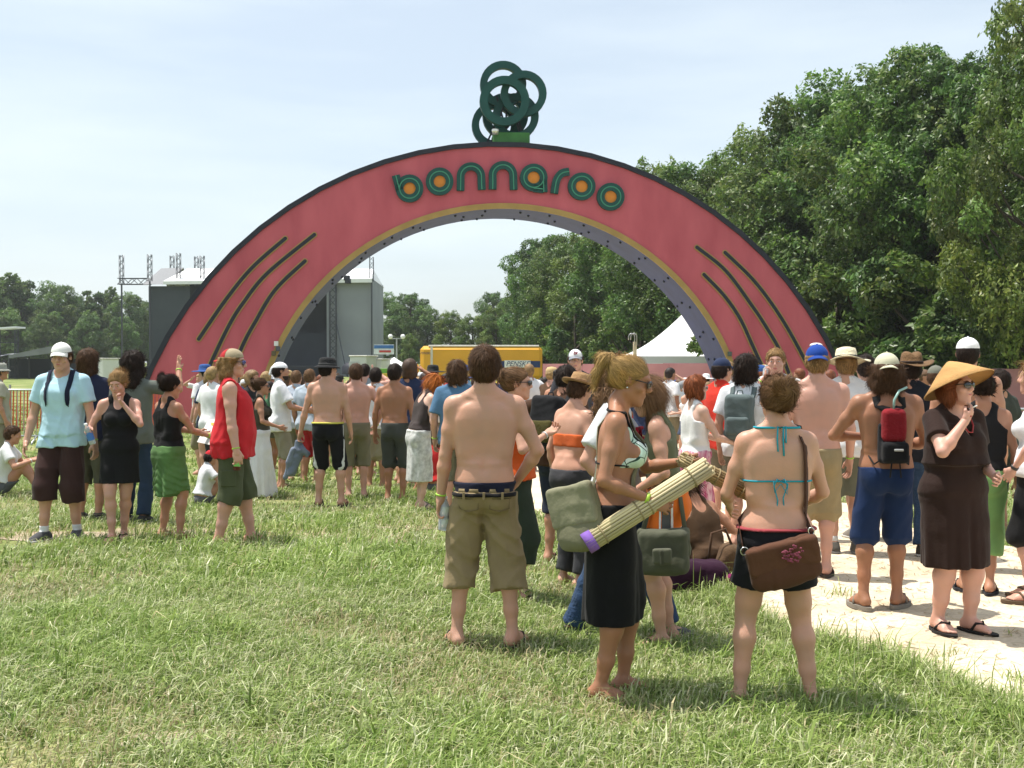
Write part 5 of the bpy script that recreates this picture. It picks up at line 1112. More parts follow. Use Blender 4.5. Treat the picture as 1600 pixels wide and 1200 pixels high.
    def shoes(s, col, sole=(.5, .5, .48), high=.095, sock=None):
        b = s.b; W = b.win; mid = (b.anL[0] + b.anR[0]) / 2
        for sg in (-1, 1):
            side = (mid - W.X) * sg
            F = np.minimum(b.foot, np.where(W.Z < .16 * b.q, b.legs, 1.0)) - .010; F = np.maximum(np.maximum(F, W.Z - high * b.q), side); s.wear('shoe', F.astype(F32), cloth(col), False)
            F = np.maximum(np.maximum(b.foot - .016, np.abs(W.Z - .012) - .014), side); s.wear('shoe_sole', F.astype(F32), cloth(sole), False)
            if sock is not None: F = np.maximum(np.maximum(np.minimum(b.legs, b.foot) - .004, np.abs(W.Z - (high + .025) * b.q) - .03), side); s.wear('sock', F.astype(F32), cloth(sock), False)
# ================================================================ carried things
def trunk(b):
    """torso with whatever shirt covers it, without head and arms"""
    b.trunk = np.minimum(b.torso, b.shirt) if hasattr(b, 'shirt') else b.torso
    return b.trunk
def strap_path(b, xo, a0, a1, n=14, zc=.745, t=.006, yc=0.0):
    trunk(b)
    """line that runs over a shoulder from the back to the front, lying on the figure"""
    P_ = []
    for a in np.radians(np.linspace(a0, a1, n)):
        c = b.T(xo * b.q, yc, zc); d = b.Rt @ V3(0, cos(a), sin(a)); P_.append(b.hit(c + d * .42, c, t, b.trunk))
    return np.array(P_)
def cross_path(b, sg, z_end=.53, n=9, front=True, back=True, xe=.15, xs=.095, t=.006):
    """sling from one shoulder (sg) to the other hip; returns points from the back hip over the shoulder to the front hip"""
    P_ = []; hit = b.hit
    T = lambda u, y: b.T((xs * (1 - u) - xe * u) * sg * b.q, y * b.q, .80 * (1 - u) + z_end * u)
    if back: P_ += [b.hit(T(u, -.45), T(u, .0), t, trunk(b)) for u in np.linspace(1, .08, n)]
    P_ += [b.hit(b.T(xs * sg * b.q, y, 1.0), b.T(xs * sg * b.q, y * .6, .74), t, trunk(b)) for y in (-.03, .02)]
    if front: P_ += [b.hit(T(u, .45), T(u, .0), t, trunk(b)) for u in np.linspace(.08, 1, n)]
    return np.array(P_)
def strap(root, off, pts, wd, m, b, name='strap', th=.004, parent=None):
    pts = np.asarray(pts); c = b.T(0, 0, .70); nr = pts - c; nr[:, 2] *= .35 + 0 * nr[:, 2]; up = pts[:, 2] > b.T(0, 0, .80)[2]; nr[up] = nr[up] * .4 + V3(0, 0, .12)
    return MB().ribbon(pts - off, nr, wd, th).build(name, m, parent or root, True)
def blob(prims, h, k=.02, wr=.004, seed=1, cuts=(), sc=26):
    lo = np.min([p[0] for p in prims], 0) - .03; hi = np.max([p[1] for p in prims], 0) + .03; W = Win(lo, hi, h); F = W.new()
    for p in prims: W.add(F, p, k)
    for p in cuts: W.add(F, p, .01, 's')
    F = F + wr * folds(W.X, W.Y, W.Z, sc, seed, 1.0); V, Q = nets(F, W.lo, h); return relax(V, Q, 1, .4), Q
def add_blob(root, off, name, prims, m, h=.009, k=.02, wr=.004, seed=1, parent=None, cuts=()):
    V, Q = blob(prims, h, k, wr, seed, cuts); return link(name, mesh_np(name, V - off, [Q], m), parent or root)
def backpack(p, label, col, size=(.15, .09, .22), z=.715, strapc=None, pocket=None, straps=True, gap=.0, group=None, top=None, h=.010, xo=.10):
    b = p.b; q = b.q; back = b.hit(b.T(0, -.5, z), b.T(0, 0, z), .01); c = back + b.Rt @ V3(0, -size[1] - gap, 0); r, off = p.thing('backpack', label, 'backpack', c, group); m = cloth(col); ms = cloth(strapc or col)
    bd = add_blob(r, off, 'pack_body', [rbox(c, size, b.Rt, .05)], m, h, .02, .007, 3)
    add_blob(r, off, 'pocket', [rbox(c + b.Rt @ V3(0, -size[1] * .95, -size[2] * .38), (size[0] * .78, size[1] * .35, size[2] * .42), b.Rt, .03)], cloth(pocket or col, bump=.3), h, .02, .005, 5)
    if top is not None: add_blob(r, off, 'top_lid', [rbox(c + b.Rt @ V3(0, -.005, size[2] * .62), (size[0] * 1.02, size[1] * 1.04, size[2] * .42), b.Rt, .05)], cloth(top, bump=.3), h, .02, .005, 6)
    MB().tube([c + b.Rt @ V3(x_, .03 - size[1] * .2, size[2] + zz) for x_, zz in ((-.03, -.01), (-.02, .03), (.02, .03), (.03, -.01))], .006, 6).build('grab_loop', ms, r, True).location = tuple(-off)
    if straps:
        for sg in (-1, 1):
            pts = np.vstack([[c + b.Rt @ V3(sg * xo, size[1] * .6, size[2] * .82)], strap_path(b, sg * xo, 125, -32), [b.T(sg * .15 * q, .02, .66)]]); strap(r, off, pts, .045 if size[0] > .12 else .03, ms, b)
    return r
def side_bag(p, label, c, size, R, col, strap_pts=None, wd=.035, flap=True, sag=.03, cat='shoulder bag', name='shoulder_bag', strapc=None, h=.008, flapc=None, seed=2):
    b = p.b; c = np.asarray(c, float); r, off = p.thing(name, label, cat, c); m = cloth(col); s_ = np.asarray(size)
    add_blob(r, off, 'bag_body', [rbox(c, s_, R, .035), ell(c + R @ V3(0, 0, -s_[2] * .55), V3(s_[0] * .92, s_[1] * 1.25, s_[2] * .55), R)], m, h, .04, .006, seed)
    if flap: add_blob(r, off, 'flap', [rbox(c + R @ V3(0, -s_[1] * .55, s_[2] * .36), (s_[0] * 1.03, s_[1] * .62, s_[2] * .66), R, .02)], cloth(flapc or col), h, .02, .005, seed + 3)
    if strap_pts is not None: strap(r, off, strap_pts, wd, cloth(strapc or col), b)
    return r, off, m
def bottle(p, label, side, fill=(.75, .80, .84), capc=(.85, .85, .85), up=None, band=None, L=.2, r=.031, off=.028, d=.08):
    b = p.b; c = b.palm(side, d, off); wr, R, sg = b.hand_frames()[0 if side == 'L' else 1]; ax = unit(up if up is not None else (0, 0, 1)); x = unit(np.cross(ax, [.3, 1, .2])); M = np.c_[x, np.cross(ax, x), ax]
    root, o = p.thing('drink_bottle', label, 'bottle', c)
    m = mat('clear_bottle_%02x%02x%02x' % tuple(int(v * 255) for v in fill), fill, .08, .02, 3, spec=.6, trans=.55)
    MB().lathe([(0, -.5 * L), (r * .9, -.5 * L), (r, -.46 * L), (r, -.15 * L), (r * .92, -.12 * L), (r, -.08 * L), (r, .2 * L), (r * .45, .38 * L), (r * .4, .44 * L)], 16, R=M).build('bottle', m, root, True)
    MB().lathe([(r * .46, .42 * L), (r * .48, .5 * L), (0, .5 * L)], 12, R=M).build('cap', plastic(capc, 'bottlecap_%d' % int(capc[0] * 99)), root, True)
    if band is not None: MB().lathe([(r * 1.015, -.3 * L), (r * 1.03, -.28 * L), (r * 1.03, .06 * L), (r * 1.015, .08 * L)], 16, R=M).build('paper_label', plastic(band, 'bottlelabel_%02x%02x' % (int(band[0] * 255), int(band[2] * 255))), root, True)
def tee(p, col, hem=.475, name='shirt', **kw): p.b.shirt = g_shirt(p.b, hem, **{**dict(loose=.030), **kw}); return p.wear(name, p.b.shirt, cloth(col))
def shorts(p, col, leg=1.05, top=.562, name='shorts', **kw): return p.wear(name, g_shorts(p.b, top, leg, **kw), cloth(col))
def belt(p, z0, z1, col, t=.02, name='belt'): return p.wear(name, g_strip(p.b, p.b.torso, z0, z1, t, False), cloth(col))
BUCKET = [(.150, -.035), (.152, -.030), (.125, -.010), (.100, .004), (.096, .05), (.086, .085), (.05, .094), (0, .096)]
FEDORA = [(.162, .012), (.165, .006), (.13, -.004), (.098, .002), (.094, .05), (.083, .092), (.055, .100), (.02, .092), (0, .088)]
FLOPPY = [(.215, -.020), (.217, -.014), (.18, -.004), (.13, .0), (.098, .006), (.096, .06), (.084, .094), (.045, .106), (0, .108)]
def cowboy_warp(V):
    V = V.copy(); r = np.hypot(V[:, 0], V[:, 1]); out = np.clip((r - .1) / .1, 0, 1); V[:, 2] += out * (.055 * (np.abs(V[:, 0]) / .2) ** 2 - .02 * (np.abs(V[:, 1]) / .2)); top = V[:, 2] > .07; V[top, 2] -= .03 * np.exp(-(V[top, 0] / .03) ** 2); return V
COWBOY = [(.195, .0), (.197, .006), (.15, .0), (.1, .004), (.095, .06), (.085, .10), (.06, .115), (.03, .115), (0, .112)]
def ripple(a): return lambda V: V + np.c_[np.zeros(len(V)), np.zeros(len(V)), a * np.clip((np.hypot(V[:, 0], V[:, 1]) - .1) / .1, 0, 1) * np.sin(3 * np.arctan2(V[:, 1], V[:, 0]) + .7)]
def at_(px, Y): return dict(x=X(px, Y), y=Y)

# ================================================================ the near figures
# --- bare-backed man in khaki shorts
p = Person('shirtless man with short brown hair and low khaki shorts holding a water bottle', **at_(757, 6.5), face=0, near=2, skin='fair', hair='short', hairc='brown', H=1.72, lf=(-.165, .0), rf=(.165, -.02), toe=(20, 30), lh=(-.262, .03, .86), rh=(.19, .10, .96), rp=(1, -.6, 0), curl=(62, 30), head=(4, -2, 0), bulk=.97)
p.wear('boxer_shorts', g_strip(p.b, p.b.torso, .50, .556, .010, False), cloth((.012, .014, .03)))
W = p.b.win
shorts(p, (.27, .205, .115), 1.40, .522, loose=.034, flare=.012, fold=2.2, seed=12)
m = p.wear('waistband', g_strip(p.b, p.b.torso, .505, .524, .026, False), cloth((.27, .205, .115)))
belt(p, .509, .523, (.012, .011, .012), .030)
for sg in (-1, 1):
    c = p.b.hit(p.b.pel + V3(sg * .09, -.4, -.02), p.b.pel + V3(sg * .09, 0, -.02)); pk = [p.b.hit(p.b.pel + V3(sg * .088 + dx, -.4, dz - .03), p.b.pel + V3(sg * .088 + dx, 0, dz - .03)) + [0, -.002, 0] for dx, dz in ((-.055, .055), (.055, .055), (.055, -.05), (0, -.065), (-.055, -.05), (-.055, .055))]
    MB().tube(pk, .0035, 6).build('pocket_seam', cloth((.20, .15, .085)), p.root, True)
    q0, q1 = pk[0], pk[1]; MB().ribbon([q0, (q0 + q1) / 2, q1], [(0, -1, .1)] * 3, .022, .006).build('pocket_flap', cloth((.25, .19, .105)), p.root, True)
for x_ in (-.13, 0, .12): c = p.b.hit(p.b.pel + V3(x_, -.4, -.002), p.b.pel + V3(x_ * .8, 0, -.002)); MB().box(c + [0, -.002, 0], (.007, .004, .022), bev=.002).build('belt_loop', cloth((.25, .19, .105)), p.root)
p.wristband('L'); p.sandals((.03, .025, .02), True, .02)
bottle(p, 'clear water bottle held by the shirtless man in khaki shorts', 'L', up=(.05, .1, 1), off=.03, d=.075)

# --- woman in halter top and black skirt, with the rolled reeds
p = Person('woman in green patterned halter top and long black skirt holding rolled reeds', **at_(958, 5.55), face=98, near=2, sex='f', skin='brown', hair='pony', hairc='blond', H=1.69, lean=5, head=(2, 13, 0), lf=(-.07, .05), rf=(.08, -.06), rh=(.20, .20, 1.04), rp=(.35, -1, -.15), lh=(-.06, .36, 1.21), lp=(-.6, -.5, -.4), curl=(50, 68), rthumb=(-.2, .3, 1), lthumb=(.2, -.2, 1), bust=1.05)
b = p.b; W = b.win
p.wear('skirt', g_skirt(b, .575, .225, .150, .165, .118, .150, 5, .010, 3, -.01), cloth((.006, .006, .007), 'black_jersey'))
def halter(b):
    zl = (W.X - b.base[0]) * b.Rt[0, 2] + (W.Y - b.base[1]) * b.Rt[1, 2] + (W.Z - b.base[2]) * b.Rt[2, 2] + .56 * b.H; yl = (W.Y - b.base[1]) * b.Rt[1, 1] + (W.Z - b.base[2]) * b.Rt[2, 1]; xl = np.abs(W.X - b.base[0])
    u = (zl - .683 * b.H) / (.115 * b.H); cup = np.abs(xl - .072 * b.q) - .078 * b.q * (1 - u * .92)
    return np.maximum(b.torso - .007, np.maximum(np.maximum(-u * .1, cup), .0 - yl)).astype(F32)
def print_mat():
    m, nt, bs = node_mat('green_leaf_print'); N_ = nt.nodes; L = nt.links; tc = N_.new('ShaderNodeTexCoord'); v = N_.new('ShaderNodeTexVoronoi'); v.inputs['Scale'].default_value = 17; L.new(tc.outputs['Object'], v.inputs['Vector'])
    r = N_.new('ShaderNodeValToRGB'); e = r.color_ramp.elements; r.color_ramp.interpolation = 'CONSTANT'; e[0].position = 0; e[0].color = (.10, .36, .16, 1); e[1].position = .28; e[1].color = (.50, .66, .56, 1); x = e.new(.55); x.color = (.66, .76, .70, 1); L.new(v.outputs['Color'], r.inputs[0])
    v2 = N_.new('ShaderNodeTexVoronoi'); v2.feature = 'DISTANCE_TO_EDGE'; v2.inputs['Scale'].default_value = 17; L.new(tc.outputs['Object'], v2.inputs['Vector']); c = N_.new('ShaderNodeMath'); c.operation = 'GREATER_THAN'; c.inputs[1].default_value = .035; L.new(v2.outputs['Distance'], c.inputs[0])
    mx = N_.new('ShaderNodeMixRGB'); mx.inputs[1].default_value = (.015, .05, .035, 1); L.new(c.outputs[0], mx.inputs[0]); L.new(r.outputs[0], mx.inputs[2]); L.new(mx.outputs[0], bs.inputs['Base Color']); bs.inputs['Roughness'].default_value = .8; return m
p.wear('halter_top', halter(b), print_mat())
mk = cloth((.012, .012, .014))
TH = np.minimum(b.torso, b.headf)
for sg in (-1, 1): MB().tube([b.hit(b.T((.078 - .018 * u) * sg * b.q, .4, .745 + .07 * u), b.T((.078 - .018 * u) * sg * b.q, 0, .745 + .07 * u), .007, TH) for u in np.linspace(0, 1, 9)] + [b.hit(b.T(.3 * sin(a) * sg, .3 * cos(a), .835 + .012 * a / pi), b.T(0, -.01, .835 + .012 * a / pi), .007, TH) for a in np.linspace(.9, pi, 12)], .0065, 6).build('neck_strap', mk, p.root, True)
MB().tube([b.hit(b.T(.4 * cos(a), .4 * sin(a), .69), b.T(0, 0, .69), .006, b.torso) for a in np.linspace(.5, -pi - .5, 40)], .0045, 6).build('back_strap', mk, p.root, True)
p.shades((.012, .008, .008), (.03, .015, .012)); p.wristband('R', (.42, .62, .06), .9, .016)
MB().tube([b.hp(0, -.102, .055) + b.Rh @ V3(cos(a) * .024, 0, sin(a) * .024) for a in np.linspace(0, 2 * pi, 14, False)], .006, 6, closed=True).build('hair_tie', mk, p.root, True)
MB().sphere(b.hp(.083, -.002, -.036), .006, 8, 5).build('earring', mat('silver', (.6, .6, .6), .2, metal=.9), p.root, True)
# olive canvas bag behind her, slung from her far shoulder
Rb = Rz(radians(62)) @ Ry(radians(-16)); c = V3(.15, -.16, .915)
sp = cross_path(b, -1, .56, 8, True, True); sp = np.vstack([[c + V3(.02, .05, .14)], sp[1:-2]])
r, off, mo = side_bag(p, 'large olive canvas bag slung behind the woman with the reeds', c, (.125, .05, .155), Rb, (.175, .168, .105), sp, .045, True, flapc=(.225, .215, .14))
# rolled reed mats
HALTER = p
def reed_roll(pt0, pt1, r0, label, col, tipcol=None, n=26, seed=1):
    a, c = np.asarray(pt0, float), np.asarray(pt1, float); root = empty('reed_roll', tuple((a + c) / 2), label, 'rolled mat'); off = (a + c) / 2; z = unit(c - a); x = unit(np.cross(z, [0, 0, 1])); y = np.cross(z, x); g = np.random.default_rng(seed); V = []
    mb = MB(); C = []
    for ring, rr, k in ((0, r0, n), (1, r0 * .72, n - 5), (2, r0 * .38, n - 11)):
        for i in range(k):
            t_ = i / k * 2 * pi + g.normal(0, .03); o = (cos(t_) * x + sin(t_) * y) * rr * g.uniform(.95, 1.05); e0, e1 = g.uniform(-.015, .015, 2); m0 = mb.n; mb.tube([a + o + z * e0 - off, (a + c) / 2 + o * 1.02 - off, c + o + z * e1 - off], r0 * .175, 6); C.append(np.repeat((np.array(col) * g.uniform(.7, 1.25))[None], mb.n - m0, 0))
    me = mesh_np('reeds', np.vstack(mb.V), [np.concatenate(mb.Q), np.concatenate(mb.T)], attr_mat('reed', .6), True, np.vstack(C)); link('reeds', me, root)
    for u in (.12, .42, .5, .86): q = a + (c - a) * u - off; MB().tube([q + (cos(t_) * x + sin(t_) * y) * r0 * 1.2 for t_ in np.linspace(0, 2 * pi, 16, False)], .004, 5, closed=True).build('binding_cord', cloth((.30, .24, .13)), root, True)
    if tipcol is not None:
        MB().tube([a - z * .012 - off, a + z * .035 - off], r0 * 1.22, 14).build('purple_end', cloth(tipcol), root, True)
w0 = p.world(b.palm('R', .08, .02)) + V3(-.05, 0, .03)
d_ = unit(V3(.58, .05, .36)); reed_roll(w0 - d_ * .38, w0 + d_ * .30, .043, 'pale roll of reeds with a purple end held over the black skirt', (.60, .51, .31), (.22, .11, .42), 18)
w1 = p.world(b.palm('L', .09, .02)) + V3(.02, .02, -.035); d2 = unit(V3(.88, .10, -.45)); reed_roll(w1 - d2 * .10, w1 + d2 * .30, .034, 'brown roll of reeds slanting down under the woman\'s raised hand', (.38, .29, .15), None, 18, 2)

# --- woman in turquoise bikini string and black shorts
p = Person('woman in turquoise string bikini top and black shorts with messy bun', **at_(1213, 5.36), face=0, near=2, sex='f', skin='fair', hair='bun', hairc='mid', H=1.585, bulk=1.02, lf=(-.185, .01), rf=(.185, -.02), toe=(38, 8), lh=(-.19, .27, 1.04), rh=(.18, .27, 1.04), lp=(-.55, -1, -.3), rp=(.75, -1, -.3), head=(-6, -4, 0), muscle=.8)
b = p.b
shorts(p, (.010, .010, .012), .60, .555, loose=.014, flare=.016, seed=7, fold=.7); tq = cloth((.02, .30, .40), 'turquoise_cord')
belt(p, .548, .556, (.30, .05, .06), .0185, 'waistband')
bk = [b.hit(b.T(.45 * cos(a), .45 * sin(a), .695), b.T(0, 0, .695), .003, b.torso) for a in np.linspace(.35, -pi - .35, 44)]; MB().tube(bk, .0045, 6).build('back_string', tq, p.root, True)
kn = b.hit(b.T(0, -.4, .695), b.T(0, 0, .695), .004)
for dx, L_ in ((-.022, .15), (.02, .13)):
    MB().tube([kn, kn + V3(dx * .8, -.012, .012), kn + V3(dx * 1.5, -.012, -.02), kn + V3(dx * .6, -.006, -L_ * .6), kn + V3(dx * .9, -.004, -L_)], .0032, 6).build('string_tail', tq, p.root, True)
MB().tube([kn + V3(0, -.008, 0), kn + V3(-.035, -.014, .0), kn + V3(-.03, -.014, -.05), kn + V3(0, -.01, -.01), kn + V3(.03, -.014, -.06), kn + V3(.032, -.014, -.01), kn + V3(0, -.008, 0)], .003, 6).build('bow', tq, p.root, True)
nk = [b.hit(b.T(.3 * cos(a), .3 * sin(a), .853), b.T(0, -.01, .853), .003, np.minimum(b.torso, b.headf)) for a in np.linspace(.2, -pi - .2, 16)]; MB().tube(nk, .006, 6).build('neck_string', tq, p.root, True); kn = b.hit(b.T(0, -.4, .853), b.T(0, 0, .853), .004)
for dx, L_ in ((-.012, .11), (.014, .13), (.026, .07)): MB().tube([kn, kn + V3(dx, -.014, .008), b.hit(b.T(dx * 1.3, -.4, .82), b.T(dx, 0, .82), .006), b.hit(b.T(dx * 1.2, -.4, .853 - L_ / b.H), b.T(dx, 0, .853 - L_ / b.H), .006)], .0042, 6).build('string_tail', tq, p.root, True)
F = b.torso - .006; zl = (W := b.win).Z; xl = np.abs(W.X - b.base[0]) - .07 * b.q
for sg in (-1, 1): p.wear('bikini_cup', np.maximum(np.maximum(F, -(W.X - b.base[0]) * sg), np.maximum(np.maximum(.69 * b.H - zl, -(W.Y - .05)), np.abs(xl) + (zl - .69 * b.H) * .75 - .06)).astype(F32), tq)
c = V3(-.005, -.175, .735); Rb = Ry(radians(-14)) @ Rx(radians(6))
back = [b.hit(b.T(.135 * u + .09 * (1 - u), -.4, z_), b.T(.12, 0, z_), .006, b.torso) for u, z_ in ((1, .575), (.95, .60), (.9, .63), (.8, .66), (.7, .69), (.55, .72), (.4, .75), (.25, .78), (.1, .80))]
sp = np.vstack([[c + Rb @ V3(.155, .0, .10)], back, [b.hit(b.T(.10, y_, 1.0), b.T(.10, y_, .74), .006, b.torso) for y_ in (-.01, .03)], [b.hit(b.T(x_, .4, z_), b.T(x_, 0, z_), .006, b.torso) for x_, z_ in ((.07, .79), (.03, .72), (-.04, .65), (-.1, .60))], [b.hit(b.T(-.45, .02, .565), b.T(0, 0, .565), .006, b.torso)], [c + Rb @ V3(-.165, .02, .09)]])
r, off, ml = side_bag(p, 'brown leather satchel hanging behind the woman in the turquoise bikini', c, (.165, .045, .105), Rb, (.085, .036, .020), sp, .038, True, flapc=(.10, .043, .024), strapc=(.065, .028, .017), seed=9)
MB().tube([c + Rb @ V3(-.165 + .018 * cos(a), -.01, .10 + .018 * sin(a)) - off for a in np.linspace(0, 2 * pi, 14, False)], .003, 6, closed=True).build('ring', mat('silver', (.6, .6, .6)), r, True)
MB().tube([c + Rb @ V3(.155 + .014 * cos(a), -.01, .115 + .018 * sin(a)) - off for a in np.linspace(0, 2 * pi, 14, False)], .003, 6, closed=True).build('ring', mat('silver', (.6, .6, .6)), r, True)
mpk = mat('pink_patch', (.24, .055, .09), .9, .3, 60, .5, 60)
for i in range(60):
    a = rg.uniform(0, 6.28); rr = .042 * sqrt(rg.random()); MB().sphere(c + Rb @ V3(.035 + rr * cos(a) * 1.2, -.078 - rg.uniform(0, .004), .055 + rr * sin(a)) - off, (.0065, .004, .005), 6, 4).build('pink_tuft', mpk, r, True)

# --- long-haired walker in white shirt and jeans, partly behind the reeds
p = Person('long curly haired person in white T-shirt and blue jeans striding behind the halter top', **at_(938, 6.75), face=108, near=1, skin='fair', hair='curly', hairc='mid', H=1.70, head=(-10, 4, 0), lf=(-.07, .42), rf=(.08, -.16), hip=(0, .10, -.03), rh=(.22, .16, .95), lh=(-.24, .16, .95))
tee(p, (.62, .63, .64), .475, sleeve=.72); p.wear('jeans', g_shorts(p.b, .57, 1.96, .016, .012, 9, 1.3), cloth((.030, .060, .125), 'denim', .5)); p.shoes((.10, .10, .10), (.3, .3, .3), .085)
for zf, tx in ((.745, 'CC'),): c = p.b.hit(p.b.T(-.02, .5, zf), p.b.T(-.02, 0, zf), .004); link('chest_lettering', text_mesh(tx, .12, cloth((.42, .02, .04)), .012), p.root, tuple(c + V3(0, .004, 0)), (pi / 2 - .12, 0, pi))
# --- woman in orange shorts
p = Person('woman in olive tank top and bright orange shorts with grey stripe', **at_(1042, 6.55), face=282, near=2, sex='f', skin='fair', hair='long', hairc='mid', H=1.585, lean=9, head=(-8, 20, 0), lh=(-.14, .20, 1.00), lp=(-.5, -1, .1), rh=(.12, .30, 1.06), lf=(-.11, .02), rf=(.09, -.02), curl=(40, 45))
b = p.b; p.wear('tank_top', g_tank(b, .60, .058, .775, .79), cloth((.13, .14, .085))); shorts(p, (.66, .15, .02), .36, .585, loose=.012, flare=.010, seed=5, fold=.6)
W = b.win; gF = g_shorts(b, .585, .36, .012, .010, 5, .6); sl = np.abs((W.Y - b.pel[1]) + .01) - .026; p.wear('stripe', np.maximum(np.maximum(gF - .004, sl), W.X - b.pel[0] + .02).astype(F32), cloth((.09, .09, .085)))
for dy in (-.033, .033): p.wear('piping', np.maximum(np.maximum(gF - .006, np.abs(W.Y - b.pel[1] + .01 - dy) - .007), W.X - b.pel[0] + .02).astype(F32), cloth((.7, .7, .68)))
p.wear('hem_piping', np.maximum(gF - .005, np.abs(W.Z - (b.hpL[2] + (b.knL[2] - b.hpL[2]) * .345)) - .009).astype(F32), cloth((.7, .68, .66)))
p.wristband('L', (.05, .06, .055), .95, .006); p.sandals((.05, .04, .03))
c = V3(-.225, .0, .60); Rb = Rz(radians(84)) @ Ry(radians(3)); sp = cross_path(b, 1, .56, 8); sp = np.vstack([[c + V3(.03, -.12, .10)], sp, [c + V3(.03, .12, .10)]])
r, off, mo = side_bag(p, 'square olive army satchel at the hip of the woman in orange shorts', c, (.145, .055, .125), Rb, (.085, .088, .060), sp, .03, True, flapc=(.095, .098, .066), seed=4)
add_blob(r, off, 'buckle_pocket', [rbox(c + Rb @ V3(-.01, .1, -.01), (.055, .02, .045), Rb, .012)], cloth((.10, .103, .072)), .007, .01, .003, 8); add_blob(r, off, 'pocket_tab', [rbox(c + Rb @ V3(-.01, .12, -.015), (.010, .008, .045), Rb, .004)], cloth((.07, .073, .05)), .006, .01, .001, 8)

# --- heavy woman in brown dress and conical straw hat
p = Person('woman in dark brown wrap dress and conical straw hat smoking a cigarette', **at_(1493, 6.82), face=158, near=2, sex='f', skin='pink', hair='bob', hairc='auburn', H=1.575, bulk=1.30, belly=.6, bust=1.25, hat=0, rh=(.11, .20, 1.415), rp=(.75, .35, -1), lh=(-.10, .25, 1.05), head=(-16, -2, 0), lf=(-.09, .05), rf=(.10, -.04), curl=(60, 45), rthumb=(-.5, .2, 1), headscale=1.04)
b = p.b; brown = cloth((.026, .013, .010), 'brown_jersey'); F1 = g_shirt(b, .64, .60, .014, .075, .4, 6, vneck=.85); F2 = g_skirt(b, .70, .245, .165, .225, .14, .19, 9, .012, 5, 0, 2.2); FD = smin(F1, F2, .03).astype(F32); b.win.add(FD, cone(b.T(0, .19, .725), b.T(0, .10, .87), .012, .10), .01, 's'); p.wear('dress', FD, brown)
p.shades((.008, .008, .01), (.01, .01, .01), 1.15); p.face('auburn', (.45, .14, .13)); p.sandals((.018, .015, .014), True, .015)
p.brim_hat([(.225, -.072), (.227, -.066), (.17, -.018), (.105, .040), (.05, .082), (.012, .106), (0, .108)], (.52, .33, .12), tilt=24, lift=.026, name='straw_hat', m=mat('woven_straw', (.56, .31, .11), .75, .16, 3, .6, 90, stretch=(1, 1, 6)))
o = MB().tube([b.palm('R', .115, .03), b.palm('R', .115, .03) + V3(.02, .075, .02)], .0045, 8).build('cigarette', mat('paper', (.8, .78, .75), .8), None, True, label='white cigarette between the fingers of the woman in the straw hat', cat='cigarette'); o.matrix_world = p.M
MB().tube([b.hit(b.T(.09 * sg * b.q, .4, z_), b.T(.06 * sg, 0, z_), .006) for sg, z_ in ((-1, .83), (-.6, .79), (-.2, .765), (.2, .765), (.6, .79), (1, .83))], .005, 6).build('red_necklace', mat('red_beads', (.35, .03, .03), .4), p.root, True)
MB().sphere(b.palm('R', .10, .02), .008, 8, 5).build('finger_ring', mat('silver', (.6, .6, .6)), p.root, True)

# --- shirtless man with little red and black pack
p = Person('tanned shirtless man in blue shorts with shaggy brown hair and tan cap', **at_(1385, 7.45), face=4, near=2, skin='brown', hair='shag', hairc='brown', H=1.66, hat=0, lf=(-.155, -.03), rf=(.09, .03), toe=(15, 35), lh=(-.12, .22, 1.17), lp=(-1, -.35, -.25), rh=(.14, .24, 1.10), rp=(.8, -.7, -.4), bulk=1.02, head=(6, 0, 0))
b = p.b; shorts(p, (.012, .028, .085), 1.08, .555, loose=.022, flare=.006, seed=8, fold=1.2); p.cap((.52, .50, .36), None, True); p.sandals((.22, .20, .17), True, .03)
c = b.hit(b.T(0, -.5, .72), b.T(0, 0, .72), .01) + V3(0, -.055, -.02); r, off = p.thing('small_backpack', 'small red and black day pack on the tanned bare back', 'backpack', c)
add_blob(r, off, 'upper_pocket', [rbox(c + V3(.005, 0, .055), (.078, .055, .112), b.Rt, .04)], cloth((.22, .012, .018), bump=.3), .008, .02, .003, 3); add_blob(r, off, 'lower_pocket', [rbox(c + V3(.01, -.012, -.12), (.086, .062, .072), b.Rt, .03), rbox(c + V3(.0, .03, -.06), (.085, .03, .13), b.Rt, .02)], cloth((.012, .012, .013), bump=.3), .008, .02, .003, 4)
add_blob(r, off, 'label_patch', [rbox(c + V3(.02, -.078, -.10), (.03, .004, .008), b.Rt, .003)], plastic((.5, .5, .5), 'patch_grey'), .004, .004, 0, 4)
for sg in (-1, 1):
    pts = np.vstack([[c + V3(sg * .02, .03, .15)], strap_path(b, sg * .085, 128, -30)]); strap(r, off, pts, .05, cloth((.015, .015, .016)), b); MB().tube([c + V3(sg * .06, 0, -.16) - off, c + V3(sg * .11, .03, -.20) - off, c + V3(sg * .13, .09, -.15) - off], .006, 6).build('webbing', cloth((.015, .015, .016)), r, True)
MB().tube([c + V3(0, -.02, .15) - off, c + V3(.0, -.03, .22) - off, c + V3(.04, .0, .28) - off, c + V3(.10, .05, .30) - off], .008, 8).build('drinking_hose', plastic((.25, .42, .38), 'hose_green'), r, True)
for x_ in (-.02, .03): MB().tube([c + V3(x_, -.06, -.18) - off, c + V3(x_ * 1.4, -.05, -.28) - off], .005, 6).build('webbing', cloth((.015, .015, .016)), r, True)

